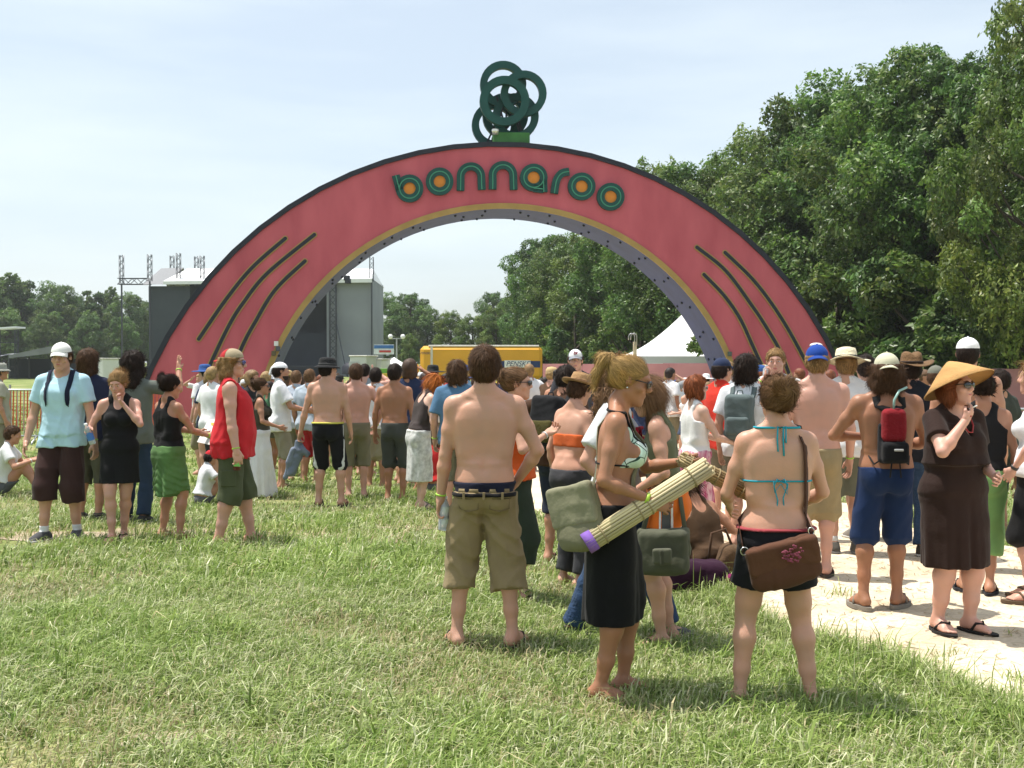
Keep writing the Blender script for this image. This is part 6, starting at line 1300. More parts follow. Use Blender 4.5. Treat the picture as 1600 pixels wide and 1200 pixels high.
# --- orange top, sunglasses, behind the khaki shorts
p = Person('woman with sunglasses in orange tank top and dark green cropped trousers', **at_(806, 7.7), face=88, near=1, sex='f', skin='fair', hair='bun', hairc='mid', H=1.60, rh=(.16, .22, 1.27), rp=(.7, -.1, -1), head=(12, 2, 0), curl=(25, 55))
p.wear('tank_top', g_tank(p.b, .53, .058, .79, .80, loose=.01), cloth((.60, .10, .02))); shorts(p, (.030, .042, .030), 1.42, .57, loose=.025, flare=.012); p.shades(); p.wristband('R', (.6, .6, .6)); p.sandals()

# --- right-hand group on the path
p = Person('shirtless man with backwards royal blue cap and khaki shorts', **at_(1276, 8.6), face=6, near=1, skin='pink', hair='short', hairc='sandy', H=1.74, hat=0, lf=(-.09, .0), rf=(.08, .0), head=(4, -2, 0)); shorts(p, (.32, .25, .14), 1.08, .56, loose=.03, flare=.014); o, R_, c_ = p.cap((.012, .05, .26), None, True, (.012, .05, .26)); p.sandals((.06, .05, .04)); p.wristband('R')
MB().sphere(p.b.hp(0, .06, .125), (.05, .03, .02), 10, 6).build('white_cap_panel', cloth((.75, .75, .75)), o, True)
p = Person('man in cream wide-brimmed sun hat, white shirt and grey shorts', **at_(1322, 9.7), face=5, near=1, skin='fair', hair='short', hairc='sandy', H=1.74, hat=0, bulk=1.08); tee(p, (.70, .70, .70), .48, sleeve=.7); shorts(p, (.13, .135, .10), .95, .565, loose=.03); p.brim_hat(FLOPPY, (.68, .60, .42), ripple(.02), (.03, .03, .03), -8, bandr=(.100, .012, .099, .03), name='sun_hat'); p.shoes((.08, .075, .065), (.2, .2, .2), .1, (.55, .55, .53))
p = Person('blond man in white shirt raising a drink, facing the path', **at_(1212, 10.6), face=196, near=1, skin='pink', hair='short', hairc='sandy', H=1.77, rh=(.10, .24, 1.47), rp=(.8, .2, -1), features=True, head=(0, 4, 0), curl=(25, 60)); tee(p, (.70, .70, .70)); shorts(p, (.2, .19, .15)); p.wristband('R')
bottle(p, 'small silver drink can at the blond man\'s mouth', 'R', (.7, .7, .72), (.6, .6, .6), L=.12, band=(.6, .62, .65), off=.03)
p = Person('dark curly haired man in white shirt with grey pack straps', **at_(1166, 9.9), face=28, near=1, skin='fair', hair='shag', hairc='dark', H=1.67, rh=(.22, .15, .95)); tee(p, (.66, .68, .70), sleeve=.7); shorts(p, (.15, .14, .09), 1.0); p.sandals()
backpack(p, 'grey green backpack on the dark haired man in white', (.10, .13, .13), (.13, .07, .2), .70)
p = Person('short red haired woman in white tank and pink tie-dye skirt', **at_(1088, 9.8), face=72, near=1, sex='f', skin='pale', hair='bob', hairc='auburn', H=1.51, rh=(.15, .36, 1.08), lh=(-.1, .38, 1.08)); p.wear('tank_top', g_tank(p.b, .53, .058, .78, .80), cloth((.74, .73, .72))); p.shades((.3, .25, .25), (.75, .75, .75))
def dye():
    m, nt, bs = node_mat('pink_tie_dye'); N_ = nt.nodes; L = nt.links; tc = N_.new('ShaderNodeTexCoord'); n = N_.new('ShaderNodeTexNoise'); n.inputs['Scale'].default_value = 9; n.inputs['Detail'].default_value = 6; n.inputs['Distortion'].default_value = 1.5; mp = N_.new('ShaderNodeMapping'); mp.inputs['Scale'].default_value = (1.6, 1.6, .5); L.new(tc.outputs['Object'], mp.inputs[0]); L.new(mp.outputs[0], n.inputs['Vector'])
    r = N_.new('ShaderNodeValToRGB'); e = r.color_ramp.elements; e[0].position = .35; e[0].color = (.45, .06, .17, 1); e[1].position = .62; e[1].color = (.75, .55, .58, 1); L.new(n.outputs['Fac'], r.inputs[0]); L.new(r.outputs[0], bs.inputs['Base Color']); bs.inputs['Roughness'].default_value = .85; return m
p.wear('skirt', g_skirt(p.b, .585, .10, .135, .19, .105, .17, 8, .014, 2), dye())
p = Person('man in bright red shirt and navy cap beside the white shirts', **at_(1128, 11.2), face=60, near=1, skin='fair', hair='short', hairc='dark', H=1.68, hat=0); tee(p, (.58, .035, .02)); shorts(p, (.16, .14, .1)); p.cap((.02, .03, .07))
p = Person('man in black shirt and brown cowboy hat behind the little red pack', **at_(1424, 9.6), face=20, near=1, skin='tan', hair='short', hairc='dark', H=1.70, hat=0); tee(p, (.014, .016, .022)); p.wear('jeans', g_shorts(p.b, .57, 1.96, .016, .012, 9, 1.2), cloth((.030, .060, .125), 'denim')); p.brim_hat(COWBOY, (.15, .085, .04), cowboy_warp, (.03, .02, .015), 0, bandr=(.102, .008, .1, .03), name='cowboy_hat', yaw=.4); p.shoes((.05, .04, .03))
p = Person('tall shirtless man in plain white cap standing behind the straw hat', **at_(1512, 8.9), face=25, near=1, skin='tan', hair='crop', hairc='dark', H=1.80, hat=0); shorts(p, (.2, .22, .16), 1.0); p.cap((.78, .78, .78)); p.sandals((.08, .06, .045))
p = Person('woman with dark bun in black top and light green cropped trousers', **at_(1536, 7.9), face=18, near=1, sex='f', skin='tan', hair='bun', hairc='dark', H=1.53, lf=(-.13, .05), rf=(.06, -.03)); p.wear('top', g_tank(p.b, .56, .058, .79, .80), cloth((.012, .012, .016))); shorts(p, (.19, .36, .13), 1.48, .57, loose=.022, flare=.01); p.sandals((.02, .02, .025))
p = Person('person in white sleeveless top and black shorts by the grass edge', **at_(1618, 7.6), face=300, near=1, sex='f', skin='pink', hair='long', hairc='sandy', H=1.60, lh=(-.24, .12, .98), lp=(-1, -.6, .1)); p.wear('tank_top', g_tank(p.b, .52, .06, .79, .80, loose=.01), cloth((.72, .72, .74))); shorts(p, (.010, .010, .011), 1.12, .575, loose=.024, flare=.006); p.sandals((.12, .08, .05)); p.wristband('L', (.02, .02, .02), .92, .02)
p = Person('man in plaid shorts and white shirt beyond the cream hat', **at_(1352, 10.6), face=0, near=1, skin='fair', hair='short', hairc='dark', H=1.72); tee(p, (.7, .7, .72)); shorts(p, (.42, .45, .52), 1.15); p.shoes((.2, .18, .16))
p = Person('person in olive cap and dark clothes standing past the barrier side', **at_(1462, 11.5), face=10, near=1, skin='fair', hair='short', hairc='brown', H=1.66, hat=0); tee(p, (.6, .6, .6)); shorts(p, (.06, .06, .07)); p.cap((.14, .14, .11))
p = Person('person in dark shirt with green drink near the barriers', **at_(1562, 11), face=330, near=1, skin='tan', hair='short', hairc='dark', H=1.62, lh=(-.2, .3, .95)); tee(p, (.04, .045, .035)); shorts(p, (.03, .03, .035)); bottle(p, 'green plastic bottle held near the barriers', 'L', (.04, .40, .10), (.7, .7, .7))

# --- centre, just behind the near figures
p = Person('man in brown T-shirt with black backpack turning beside the orange top', **at_(872, 9.2), face=35, near=1, skin='tan', hair='short', hairc='dark', H=1.62, lean=12, lh=(-.3, .25, 1.30), lp=(-1, -.2, -.3)); tee(p, (.060, .028, .015)); shorts(p, (.02, .025, .045), 1.15); p.sandals()
backpack(p, 'black backpack with yellow flecks on the man in brown', (.013, .013, .014), (.14, .09, .22), .70, None, (.06, .05, .012))
p = Person('woman in brown fedora and orange halter with bare back', **at_(893, 8.3), face=50, near=1, sex='f', skin='fair', hair='short', hairc='brown', H=1.57, hat=0, lean=6, head=(0, 12, 0), rh=(.2, .2, 1.0)); p.wear('trousers', g_shorts(p.b, .56, 1.9, .016, .012, 4, 1.0), cloth((.045, .045, .05))); p.brim_hat(FEDORA, (.32, .19, .09), ripple(.008), (.10, .045, .02), 0, bandr=(.1, .006, .098, .028), name='fedora_hat'); p.wear('halter', g_strip(p.b, p.b.torso, .66, .72, .008), cloth((.6, .12, .03)))
p = Person('man in white cap with grey brim and small red mark in the crowd', **at_(899, 13.5), face=182, near=1, skin='pink', hair='short', hairc='brown', H=1.84, hat=0, features=True); tee(p, (.05, .05, .06)); shorts(p, (.2, .18, .12)); o, R_, c_ = p.cap((.14, .15, .18), (.22, .23, .26), False, (.72, .72, .72))
for dx, dz, ln, an in ((-.012, .0, .03, .6), (.006, .008, .034, -.3), (.0, -.012, .04, .15), (.016, -.004, .02, 1.2)): MB().box(c_ + R_ @ V3(dx, .103, .045 + dz) * p.b.hq, (ln / 2, .004, .005), R_ @ Ry(an)).build('emblem', cloth((.30, .02, .05)), o)
# woman sitting at the edge of the path
p = Person('woman sitting on the ground at the path edge in brown camisole', **at_(1108, 8.35), face=-30, near=1, sex='f', skin='tan', hair='long', hairc='brown', H=1.58, sit=.13, lean=26, head=(0, 25, 0), lf=(-.12, .62), rf=(.16, .60), lh=(-.26, .28, .42), rh=(.24, .30, .45), toe=(5, 5)); p.wear('camisole', g_tank(p.b, .53, .058, .78, .77), cloth((.075, .042, .022))); p.wear('trousers', g_shorts(p.b, .56, 1.7, .014, .01, 4), cloth((.06, .045, .03)))
r = empty('ground_bag', (X(1085, 8.0), 8.0, float(ground_z(X(1085, 8), 8))), 'purple and magenta rucksack lying on the path edge', 'backpack'); add_blob(r, V3(0, 0, 0), 'pack_body', [rbox((0, 0, .13), (.24, .13, .13), None, .08), ell((.1, 0, .1), (.2, .14, .11))], cloth((.026, .006, .020)), .012, .04, .008, 3); add_blob(r, V3(0, 0, 0), 'magenta_pocket', [rbox((.25, -.10, .09), (.05, .06, .085), None, .03)], cloth((.16, .012, .07)), .01, .02, .004, 3)
r = empty('ground_bag', (X(1140, 8.2), 8.2, float(ground_z(X(1140, 8.2), 8.2))), 'brown slouching bag leaning by the sitting woman', 'bag'); add_blob(r, V3(0, 0, 0), 'bag_body', [rbox((0, 0, .17), (.10, .10, .17), Ry(.3), .07)], cloth((.11, .065, .035), bump=.3), .012, .04, .008, 5); MB().tube([(.02, 0, .33), (-.03, -.02, .45), (-.13, -.02, .42), (-.15, 0, .2)], .01, 6).build('strap', cloth((.09, .05, .03)), r, True)

# ================================================================ left group
p = Person('man in light blue T-shirt and white baseball cap walking forward', **at_(97, 10.6), face=182, near=2, skin='fair', hair='short', hairc='brown', H=1.84, hat=0, features=True, head=(-6, 6, 0), lf=(-.12, -.02), rf=(.13, .10), rh=(.30, .06, .89), lh=(-.31, .04, .86), toe=(10, 22))
tee(p, (.42, .62, .72), .475, sleeve=.66, loose=.022, fold=1.3, seed=3); shorts(p, (.042, .020, .018), 1.30, .56, loose=.036, flare=.010, seed=6, fold=1.2); p.cap((.74, .73, .71), (.76, .74, .70)); p.shoes((.07, .07, .075), (.5, .5, .5), .085, (.7, .7, .7)); p.wristband('L')
backpack(p, 'navy backpack whose straps cross the light blue shirt', (.016, .02, .045), (.14, .08, .2), .70, (.012, .015, .035))
p = Person('blond woman in short black dress with hand at her mouth', **at_(186, 10.5), face=172, near=2, sex='f', skin='pink', hair='bun', hairc='sandy', H=1.575, features=True, head=(8, 18, 0), lh=(-.08, .20, 1.42), lp=(-.75, .15, -1), rh=(.26, .26, 1.17), rp=(.5, -.6, -.8), lf=(-.02, -.10), rf=(.06, .10), curl=(55, 62))
F1 = g_tank(p.b, .52, .056, .775, .80); F2 = g_skirt(p.b, .60, .345, .135, .19, .10, .145, 6, .010, 4); p.wear('dress', smin(F1, F2, .02).astype(F32), cloth((.009, .009, .010))); p.sandals((.03, .03, .03), True, .02); p.wristband('R')
bottle(p, 'half empty water bottle in the hand of the woman in the black dress', 'R', up=(.3, .2, 1), band=(.06, .18, .5))
p = Person('dark haired man in navy T-shirt and olive shorts behind the pale blue shirt', **at_(138, 11.9), face=10, near=1, skin='tan', hair='shag', hairc='brown', H=1.80); tee(p, (.018, .022, .05)); shorts(p, (.075, .075, .05), 1.25); p.shoes((.06, .05, .045))
p = Person('long dark haired person in grey green T-shirt and jeans pointing ahead', **at_(209, 11.8), face=14, near=1, skin='tan', hair='curly', hairc='dark', H=1.78, rh=(.34, .30, 1.60), rp=(.8, -.2, -1), curl=(30, 12)); tee(p, (.125, .14, .12)); p.wear('jeans', g_shorts(p.b, .57, 1.97, .014, .012, 9, 1.2), cloth((.024, .044, .085), 'dark_denim')); p.wristband('R'); p.shoes((.04, .04, .04))
p = Person('woman in black tank top and green sarong reading a map', **at_(264, 10.75), face=40, near=2, sex='f', skin='tan', hair='bun', hairc='dark', H=1.565, head=(6, 10, 0), rh=(.20, .36, 1.10), lh=(-.06, .40, 1.12), rp=(.6, -.8, -.5), lf=(-.14, 0), rf=(.15, .02), curl=(40, 50), bulk=1.04)
b = p.b; p.wear('tank_top', g_tank(b, .545, .062, .79, .795), cloth((.010, .010, .011))); 
W = b.win; F = g_skirt(b, .575, .27, .150, .185, .118, .155, 6, .016, 7, 0, 2.2); sl = (W.X - b.pel[0]) * .55 - (W.Z - .30 * b.H) * .9 - .06; F = np.maximum(F, -(W.Z - (.225 * b.H + .9 * np.abs(W.X - b.pel[0] - .03)))); p.wear('sarong', (F + .006 * np.sin((W.Z + np.abs(W.X) * 1.1 - b.pel[2]) * 95) * np.clip((b.pel[2] - W.Z) / .3, 0, 1)).astype(F32), cloth((.11, .215, .075)))
p.wristband('R')
c = (b.palm('R', .10) + b.palm('L', .10)) / 2 + V3(0, .03, .05); r, off = p.thing('paper_map', 'white folded paper map with coloured print held by the sarong woman', 'map', c)
def sheet_pts(y):
    return [(-.20, y, -.13), (0, y + .03, -.14), (.20, y, -.13), (-.20, y + .03, .13), (0, y + .06, .14), (.20, y + .03, .13)]
Rm = Rx(radians(-25)); V = np.array(sheet_pts(0) + sheet_pts(.002)) @ Rm.T; MB().add(V, [(0, 1, 4, 3), (1, 2, 5, 4), (9, 10, 7, 6), (10, 11, 8, 7), (0, 3, 9, 6), (2, 8, 11, 5), (3, 4, 10, 9), (4, 5, 11, 10), (0, 6, 7, 1), (1, 7, 8, 2)]).build('sheet', mat('map_paper', (.78, .78, .76), .7, .02, 3), r)
gm = np.random.default_rng(5)
for k, cc in enumerate([(.62, .10, .12), (.68, .45, .08), (.62, .16, .3), (.15, .3, .55), (.68, .5, .1), (.25, .45, .2)]):
    x_ = -.13 + .27 * gm.random(); z_ = -.08 + .16 * gm.random(); y_ = .03 * (1 - abs(x_) / .2) + .03 * (z_ + .13) / .26
    for sy in (-.003, .006): V = np.array([(x_ + dx, y_ + sy, z_ + dz) for dx, dz in ((-.03, -.015), (.03, -.015), (.03, .015), (-.03, .015))]) @ Rm.T; MB().add(V, [(0, 1, 2, 3)]).build('printed_block', mat('map_ink_%d' % k, cc, .7), r)
p = Person('man in red sleeveless shirt and green shorts with backwards cap', **at_(362, 10.4), face=78, near=2, skin='pink', hair='shag', hairc='sandy', H=1.80, hat=0, bulk=1.15, belly=.75, head=(8, 2, 0), rh=(.30, .05, .84), lh=(-.28, .08, .88), lf=(-.10, .16), rf=(.12, -.12), toe=(15, 12), curl=(30, 58), features=True)
b = p.b; p.wear('undershirt', g_strip(b, b.torso, .55, .69, .010), cloth((.70, .70, .70))); W = b.win
F = g_shirt(b, .455, -.02, .045, .07, 1.1, 8)
for sh, sg in ((b.shL, -1), (b.shR, 1)): W.add(F, ell(sh + b.Rt @ V3(sg * .05, .01, -.12), V3(.075, .075, .20) * b.q, b.Rt), .008, 's')
p.wear('sleeveless_shirt', F, cloth((.52, .022, .03))); shorts(p, (.075, .085, .045), 1.22, .55, loose=.030, flare=.010, seed=4, fold=1.3)
for sg in (1,): c = b.hit((b.hpR + b.knR) / 2 + V3(.4, -.02, -.07), (b.hpR + b.knR) / 2 + V3(0, -.02, -.07)); MB().box(c + V3(-.002, 0, 0), (.010, .07, .075), bev=.008).build('cargo_pocket', cloth((.075, .085, .045)), p.root)
p.cap((.36, .29, .19), (.45, .03, .035), True, (.42, .025, .03), 6); p.shades((.03, .03, .16), (.02, .02, .04)); p.wristband('R')
bottle(p, 'dark red drink bottle with green label in the hand of the red shirt man', 'R', (.16, .015, .02), (.5, .05, .05), up=(.0, .05, 1), band=(.20, .55, .12), L=.19, off=.03)

# ================================================================ centre left
p = Person('shirtless man in black bucket hat and black shorts with white stripes', **at_(512, 13.4), face=8, near=1, skin='fair', hair='short', hairc='dark', H=1.74, hat=0, head=(38, -4, 0), lh=(-.34, .0, .88), rh=(.26, .08, .88), lf=(-.12, 0), rf=(.16, .02), curl=(60, 30)); b = p.b
shorts(p, (.010, .010, .012), 1.05, .57, loose=.018, flare=.006, seed=5); belt(p, .562, .575, (.55, .50, .10), .017, 'waistband'); p.brim_hat(BUCKET, (.018, .018, .019), None, (.05, .05, .05), -6, bandr=(.103, .0, .1, .022), name='bucket_hat'); p.sandals((.05, .04, .035)); gF = g_shorts(b, .57, 1.05, .018, .006, 5)
for sg in (-1, 1): p.wear('side_stripe', np.maximum(np.maximum(gF - .004, np.abs(b.win.Y - b.pel[1]) - .012), .12 - (b.win.X - b.pel[0]) * sg).astype(F32), cloth((.65, .65, .66)))
c = b.palm('L', .11); r, off = p.thing('sweatshirt', 'bunched grey blue sweatshirt dangling from the hand of the bucket hat man', 'sweatshirt', c); add_blob(r, off, 'body', [cone(c, c + V3(-.04, .03, -.18), .05, .085), cone(c + V3(-.04, .03, -.18), c + V3(-.10, 0, -.36), .085, .075), cone(c + V3(.03, .0, -.1), c + V3(.10, .03, -.15), .06, .05)], cloth((.17, .20, .26), bump=.3), .011, .04, .02, 3); add_blob(r, off, 'sleeve', [cone(c + V3(-.06, -.03, -.1), c + V3(-.16, -.03, -.42), .045, .032)], cloth((.19, .22, .28), bump=.3), .011, .04, .012, 6)
p = Person('shirtless man with dark hair and khaki shorts beside the bucket hat', **at_(556, 14.2), face=-12, near=1, skin='pink', hair='short', hairc='brown', H=1.68, rh=(.27, .06, .95), rp=(1, -.5, 0)); shorts(p, (.20, .185, .125), 1.2, .57, loose=.022); p.wristband('R'); p.sandals()
p = Person('bearded man in white head wrap and white T-shirt with khaki shorts', **at_(438, 15.3), face=70, near=1, skin='tan', hair='short', hairc='dark', H=1.72, hat=0, head=(6, 0, 0), rh=(.18, .34, 1.10), rp=(.6, -1, -.4), features=True); tee(p, (.74, .74, .76), .46, sleeve=.75, loose=.04); shorts(p, (.26, .235, .17), 1.15); p.sandals(); b = p.b
W = b.win; F = W.new(); W.add(F, ell(b.hp(0, -.016, .038), V3(.088, .110, .092) * b.hq, b.Rh), 0); zz = (W.X - b.hc[0]) * b.Rh[0, 2] + (W.Y - b.hc[1]) * b.Rh[1, 2] + (W.Z - b.hc[2]) * b.Rh[2, 2]; F = np.maximum(F, .032 - zz); W.add(F, cone(b.hp(0, -.12, .04), b.hp(0, -.15, -.04), .025, .02), .02); p.wear('head_wrap', F.astype(F32), cloth((.76, .76, .78)))
F = np.maximum(b.skull - .005, np.maximum(zz + .062, -(((W.X - b.hc[0]) * b.Rh[0, 1] + (W.Y - b.hc[1]) * b.Rh[1, 1] + (W.Z - b.hc[2]) * b.Rh[2, 1]) - .01))); p.wear('beard', F.astype(F32), cloth((.03, .02, .014)))
p = Person('woman with dark backpack and long white skirt', **at_(408, 14.4), face=80, near=1, sex='f', skin='tan', hair='bun', hairc='brown', H=1.52, rh=(.18, .26, 1.05)); p.wear('top', g_tank(p.b, .56, .06, .78, .80), cloth((.08, .07, .05))); p.wear('skirt', g_skirt(p.b, .58, .02, .14, .24, .11, .22, 9, .016, 3), cloth((.72, .72, .74))); backpack(p, 'dark olive backpack on the woman in the long white skirt', (.028, .028, .02), (.14, .085, .23), .69, None, (.04, .04, .028)); p.shades((.02, .02, .02), (.03, .02, .02))
p = Person('red haired woman in grey camisole and pale patterned skirt leaning down', **at_(655, 13.1), face=62, near=1, sex='f', skin='pale', hair='long', hairc='red', H=1.60, lean=15, head=(-10, 24, 0), rh=(.20, .22, .90), lh=(-.12, .30, .95), lf=(-.07, .03), rf=(.08, -.02)); p.wear('camisole', g_tank(p.b, .56, .058, .77, .76), cloth((.055, .042, .040))); p.wear('skirt', g_skirt(p.b, .575, .20, .145, .19, .112, .165, 6, .012, 3), mat('pale_print', (.55, .55, .53), .85, .25, 22, .1, 50, tint=(.72, .72, .70))); p.sandals((.12, .12, .13))
p = Person('tanned shirtless man in dark grey shorts next to the red haired woman', **at_(617, 13.8), face=14, near=1, skin='brown', hair='short', hairc='dark', H=1.68, lh=(-.28, .02, .88), bulk=.95); shorts(p, (.055, .06, .055), 1.08, .58, loose=.022); p.sandals((.05, .045, .04))
p = Person('broad person in white T-shirt and khaki shorts facing the arch', **at_(587, 15.6), face=4, near=1, skin='tan', hair='short', hairc='dark', H=1.66, bulk=1.18, rh=(.3, .2, 1.2)); tee(p, (.74, .74, .76), .50, sleeve=.7, loose=.022); shorts(p, (.34, .30, .22), 1.1, .57, loose=.04)
p = Person('man in blue T-shirt with white script across the back', **at_(714, 12.3), face=4, near=1, skin='fair', hair='shag', hairc='brown', H=1.70); tee(p, (.085, .175, .29), .47, sleeve=.85); shorts(p, (.16, .15, .10), 1.2); p.wristband('L'); p.shoes((.2, .2, .2))
b = p.b; pts = []
for k in range(5):
    x0 = -.10 + k * .048; q = [(x0 + dx, .745 + dz + .006 * k / 2) for dx, dz in ((0, 0), (.012, .012), (.022, 0), (.03, -.006), (.04, .006))]; q = [b.hit(b.T(x_, -.5, z_), b.T(x_, 0, z_), .003) for x_, z_ in q]; MB().tube(q, .004, 5).build('script_lettering', cloth((.62, .66, .70)), p.root, True)
p = Person('man in yellow head scarf standing behind the dark grey shorts', **at_(633, 16.0), face=30, near=1, skin='tan', hair='short', hairc='dark', H=1.64, hat=0); tee(p, (.05, .25, .18)); shorts(p, (.1, .1, .1)); W = p.b.win; F = W.new(); W.add(F, ell(p.b.hp(0, -.016, .036), V3(.090, .112, .095) * p.b.hq, p.b.Rh), 0); F = np.maximum(F, p.b.hc[2] + .02 - W.Z); W.add(F, ell(p.b.hp(0, -.135, .03), V3(.04, .03, .03), None), .02); p.wear('head_scarf', (F + .004 * wrinkle(W.X, W.Y, W.Z, 60, 3)).astype(F32), cloth((.62, .36, .02)))
p = Person('person in red shorts and light shirt behind the grey sweatshirt', **at_(484, 16.2), face=20, near=1, skin='tan', hair='crop', hairc='mid', H=1.66); tee(p, (.42, .48, .55)); shorts(p, (.45, .03, .04), 1.15)
p = Person('person in pale blue shirt next to the bearded man', **at_(463, 17), face=10, near=1, skin='fair', hair='crop', hairc='mid', H=1.66); tee(p, (.45, .50, .58), sleeve=.8); shorts(p, (.2, .19, .15), 1.1)
p = Person('man with dark cropped hair in grey tank photographing ahead', **at_(570, 18.2), face=6, near=1, skin='pink', hair='crop', hairc='dark', H=1.80, rh=(.14, .28, 1.62), lh=(-.06, .30, 1.62), rp=(1, .1, -.6)); p.wear('tank_top', g_tank(p.b, .5, .058, .8, .81, loose=.015), cloth((.25, .28, .30))); shorts(p, (.1, .1, .11))
# seated in the grass
def sitter(px, Y, face, label, top, hairc, sex='f', skin='tan', H=1.6, **kw):
    p = Person(label, **at_(px, Y), face=face, near=1, sex=sex, skin=skin, hair=kw.pop('hair', 'short'), hairc=hairc, H=H, sit=.075 * H, lean=kw.pop('lean', 12), lf=(-.16, .48), rf=(.16, .50), lh=(-.2, .42, .50), rh=(.2, .42, .50), toe=(5, 5), **kw); tee(p, top, .555, loose=.012); shorts(p, (.12, .12, .14), .9, .56); return p
p = sitter(316, 13.4, 60, 'child with red cap sitting in the grass behind the sarong', (.62, .62, .64), 'dark', H=1.2, hat=0); p.cap((.50, .02, .03))
sitter(688, 14.6, 330, 'person in red top sitting in the grass behind the blue T-shirt', (.55, .03, .03), 'brown', hair='long')
p = Person('man in grey bucket hat and khaki clothes by the orange mesh', **at_(0, 16.8), face=60, near=1, skin='tan', hair='short', hairc='dark', H=1.68, hat=0); tee(p, (.36, .34, .27)); shorts(p, (.22, .20, .15), 1.9); p.brim_hat(BUCKET, (.30, .30, .26), None, name='bucket_hat')
p = sitter(2, 14.4, 75, 'person in khaki trousers crouching near the barriers with white wristband', (.66, .66, .66), 'brown', 'm'); p.wristband('R', (.8, .8, .8))

# ================================================================ the packed crowd
def crowd_kind(sex, hair, pose, hat=None, seed=1):
    kw = dict(stand={}, up=dict(rh=(.12, .25, 1.62), rp=(1, 0, -.6)), cross=dict(lh=(.1, .24, 1.15), rh=(-.1, .26, 1.12)), hips=dict(lh=(-.2, .02, 1.0), rh=(.2, .02, 1.0), lp=(-1, -.4, .1), rp=(1, -.4, .1)))[pose]
    b = Body(H=1.72 if sex == 'm' else 1.6, sex=sex, h=.021, hands=False, **kw); out = {}
    V, Q = nets(b.F, b.win.lo, b.h); hv = []
    for (wr, R, sg) in b.hand_frames(): Vh, Qh = hand_mesh(28, sg, .0105); Q = np.vstack([Q, Qh + len(V)]); V = np.vstack([V, Vh * b.q @ R.T + wr])
    out['body'] = (V, Q); Vh, Qh = nets(hair_field(b, hair, 0 if hat else None), b.win.lo, b.h); out['hair'] = (Vh, Qh)
    top = g_shirt(b, .475, .66, .032, seed=seed) if sex == 'm' or seed % 2 else g_tank(b, .50, .05, .79, .80, .012); out['shirt'] = nets(top, b.win.lo, b.h); out['shorts'] = nets(g_shorts(b, .57, 1.05 if sex == 'm' else .5, .03), b.win.lo, b.h)
    me = {k: mesh_np(k, relax(v[0], v[1], 1, .4), [v[1]], skin_mat('tan', 0)) for k, v in out.items() if len(v[0])}
    if hat:
        prof = {'cap': [(.155, -.01), (.155, -.006), (.1, .004), (.096, .045), (.07, .08), (0, .092)], 'sun': FLOPPY, 'cowboy': COWBOY}[hat]; mb = MB().lathe(prof, 20, sx=.94, sy=1.08, warp=cowboy_warp if hat == 'cowboy' else None); V = np.vstack(mb.V)
        if hat == 'cap': V[:, :2] *= np.where((np.hypot(V[:, 0], V[:, 1]) > .11) & (V[:, 1] < .03), .63, 1)[:, None]
        me['hat'] = mesh_np('hat', V * b.hq @ b.Rh.T + b.hp(0, -.012, .045), [np.concatenate(mb.Q)], cloth((.5, .5, .5)))
    return me, b.H
CK = [crowd_kind('m', 'short', 'stand', None, 1), crowd_kind('m', 'short', 'cross', 'cap', 3), crowd_kind('f', 'long', 'cross', None, 2), crowd_kind('f', 'bun', 'stand', None, 4), crowd_kind('m', 'shag', 'up', None, 5), crowd_kind('m', 'crop', 'hips', None, 7), crowd_kind('m', 'short', 'stand', 'sun', 9), crowd_kind('f', 'long', 'stand', 'cowboy', 6), crowd_kind('f', 'bob', 'stand', None, 3)]
HD = ['short hair', 'a cap', 'long hair', 'hair tied up', 'an arm raised and shaggy hair', 'cropped hair', 'a wide sun hat', 'a cowboy hat over long hair', 'bobbed hair']
SH = [('white', (.72, .72, .73)), ('black', (.015, .015, .018)), ('red', (.50, .03, .035)), ('navy', (.02, .028, .07)), ('grey', (.26, .27, .28)), ('green', (.06, .16, .08)), ('sky blue', (.22, .36, .5)), ('tan', (.34, .26, .17)), ('pink', (.55, .14, .25)), ('yellow', (.6, .42, .06)), ('bare', None), ('orange', (.6, .17, .03)), ('brown', (.10, .055, .03))]
PW = np.array([5, 4, 1.3, 3, 3, 1.3, 2, 2, .8, .5, 4, .6, 2.0]); PW /= PW.sum()
g = np.random.default_rng(21); placed = [(q.root.location.x, q.root.location.y) for q in PEOPLE]
HC = [np.array(HAIRC[k]) for k in ('brown', 'dark', 'mid', 'sandy', 'blond', 'auburn', 'dark')]; HN = ['brown', 'dark', 'brown', 'sandy', 'blond', 'auburn', 'dark']
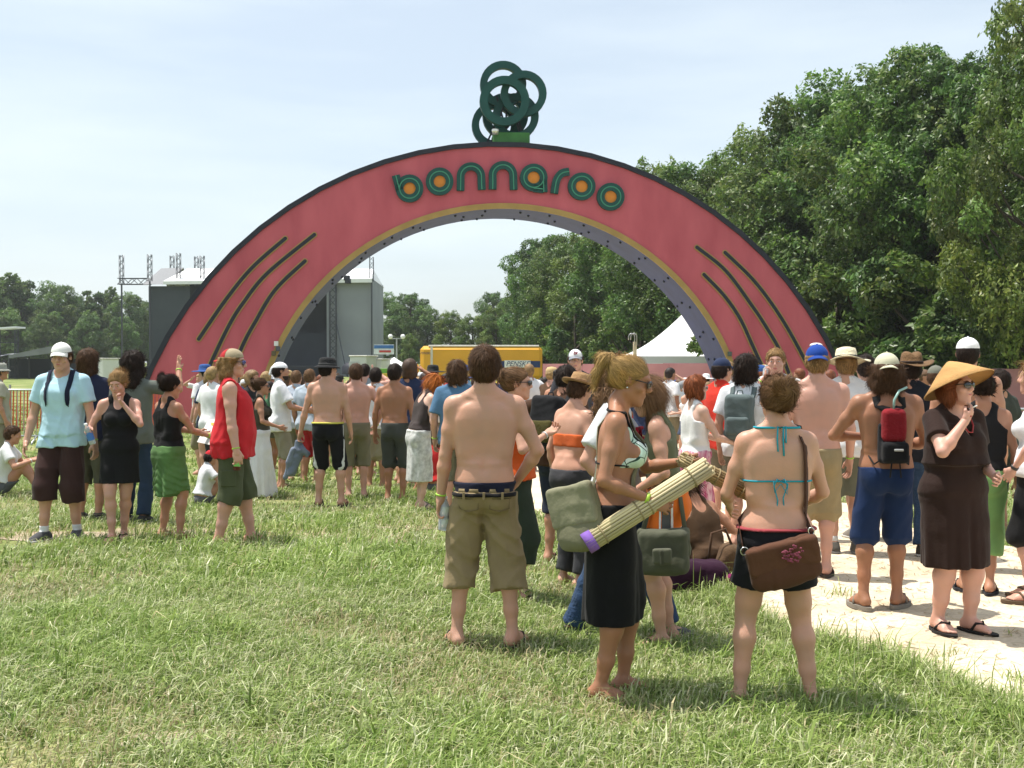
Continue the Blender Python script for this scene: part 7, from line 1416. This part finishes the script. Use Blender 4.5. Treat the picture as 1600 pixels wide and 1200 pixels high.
HATC = [('white', (.74, .74, .74)), ('blue', (.03, .08, .24)), ('straw', (.5, .36, .18)), ('black', (.02, .02, .02))]
n_put = 0; tries = 0
while n_put < 240 and tries < 14000:
    tries += 1; Y = 15.2 + 19.5 * g.random() ** .95; px = g.uniform(285, 1470) if g.random() < .55 else g.uniform(300, 760)
    if Y < 15.8 and not (560 < px < 1080 or px > 1180): continue
    x_ = X(px, Y)
    if min((x_ - a) ** 2 + (Y - c) ** 2 for a, c in placed) < .56 ** 2: continue
    placed.append((x_, Y)); n_put += 1; ki = int(g.choice(len(CK), p=[.2, .13, .14, .12, .05, .12, .06, .05, .13])); me, H0 = CK[ki]; si = int(g.choice(len(SH), p=PW)); hi = int(g.integers(0, len(HC)))
    if SH[si][0] == 'bare' and ki in (2, 3, 7, 8): si = 1
    hatc = HATC[int(g.integers(0, 4))]; top = 'bare shoulders' if SH[si][1] is None else 'a %s top' % SH[si][0]
    head = HD[ki].replace('a cap', 'a %s cap' % hatc[0]).replace('a wide', 'a wide %s' % hatc[0]).replace('a cowboy hat', 'a %s cowboy hat' % hatc[0]) if ki in (1, 6, 7) else HD[ki].replace('hair', HN[hi] + ' hair')
    r = empty('person', (x_, Y, float(ground_z(x_, Y))), 'crowd member with %s and %s' % (top, head), 'person', (0, 0, -radians(g.normal(5, 45) if g.random() < .8 else g.uniform(0, 360))), 'people in the packed crowd'); s_ = g.uniform(.95, 1.06); r.scale = (s_, s_, s_)
    def dress(part, m):
        if part not in me: return
        o = link(part, me[part], r); o.material_slots[0].link = 'OBJECT'; o.material_slots[0].material = m
    dress('body', skin_mat(('fair', 'tan', 'pink', 'brown')[int(g.integers(0, 4))], 0)); dress('hair', mat('crowd_hair_%d' % hi, HC[hi], .5, .35, 30, .4, 90))
    if SH[si][1] is not None: dress('shirt', cloth(SH[si][1]))
    dress('shorts', cloth([(.22, .19, .12), (.03, .03, .035), (.05, .07, .12), (.10, .10, .07)][int(g.integers(0, 4))])); dress('hat', cloth(hatc[1]))
print('crowd', n_put)
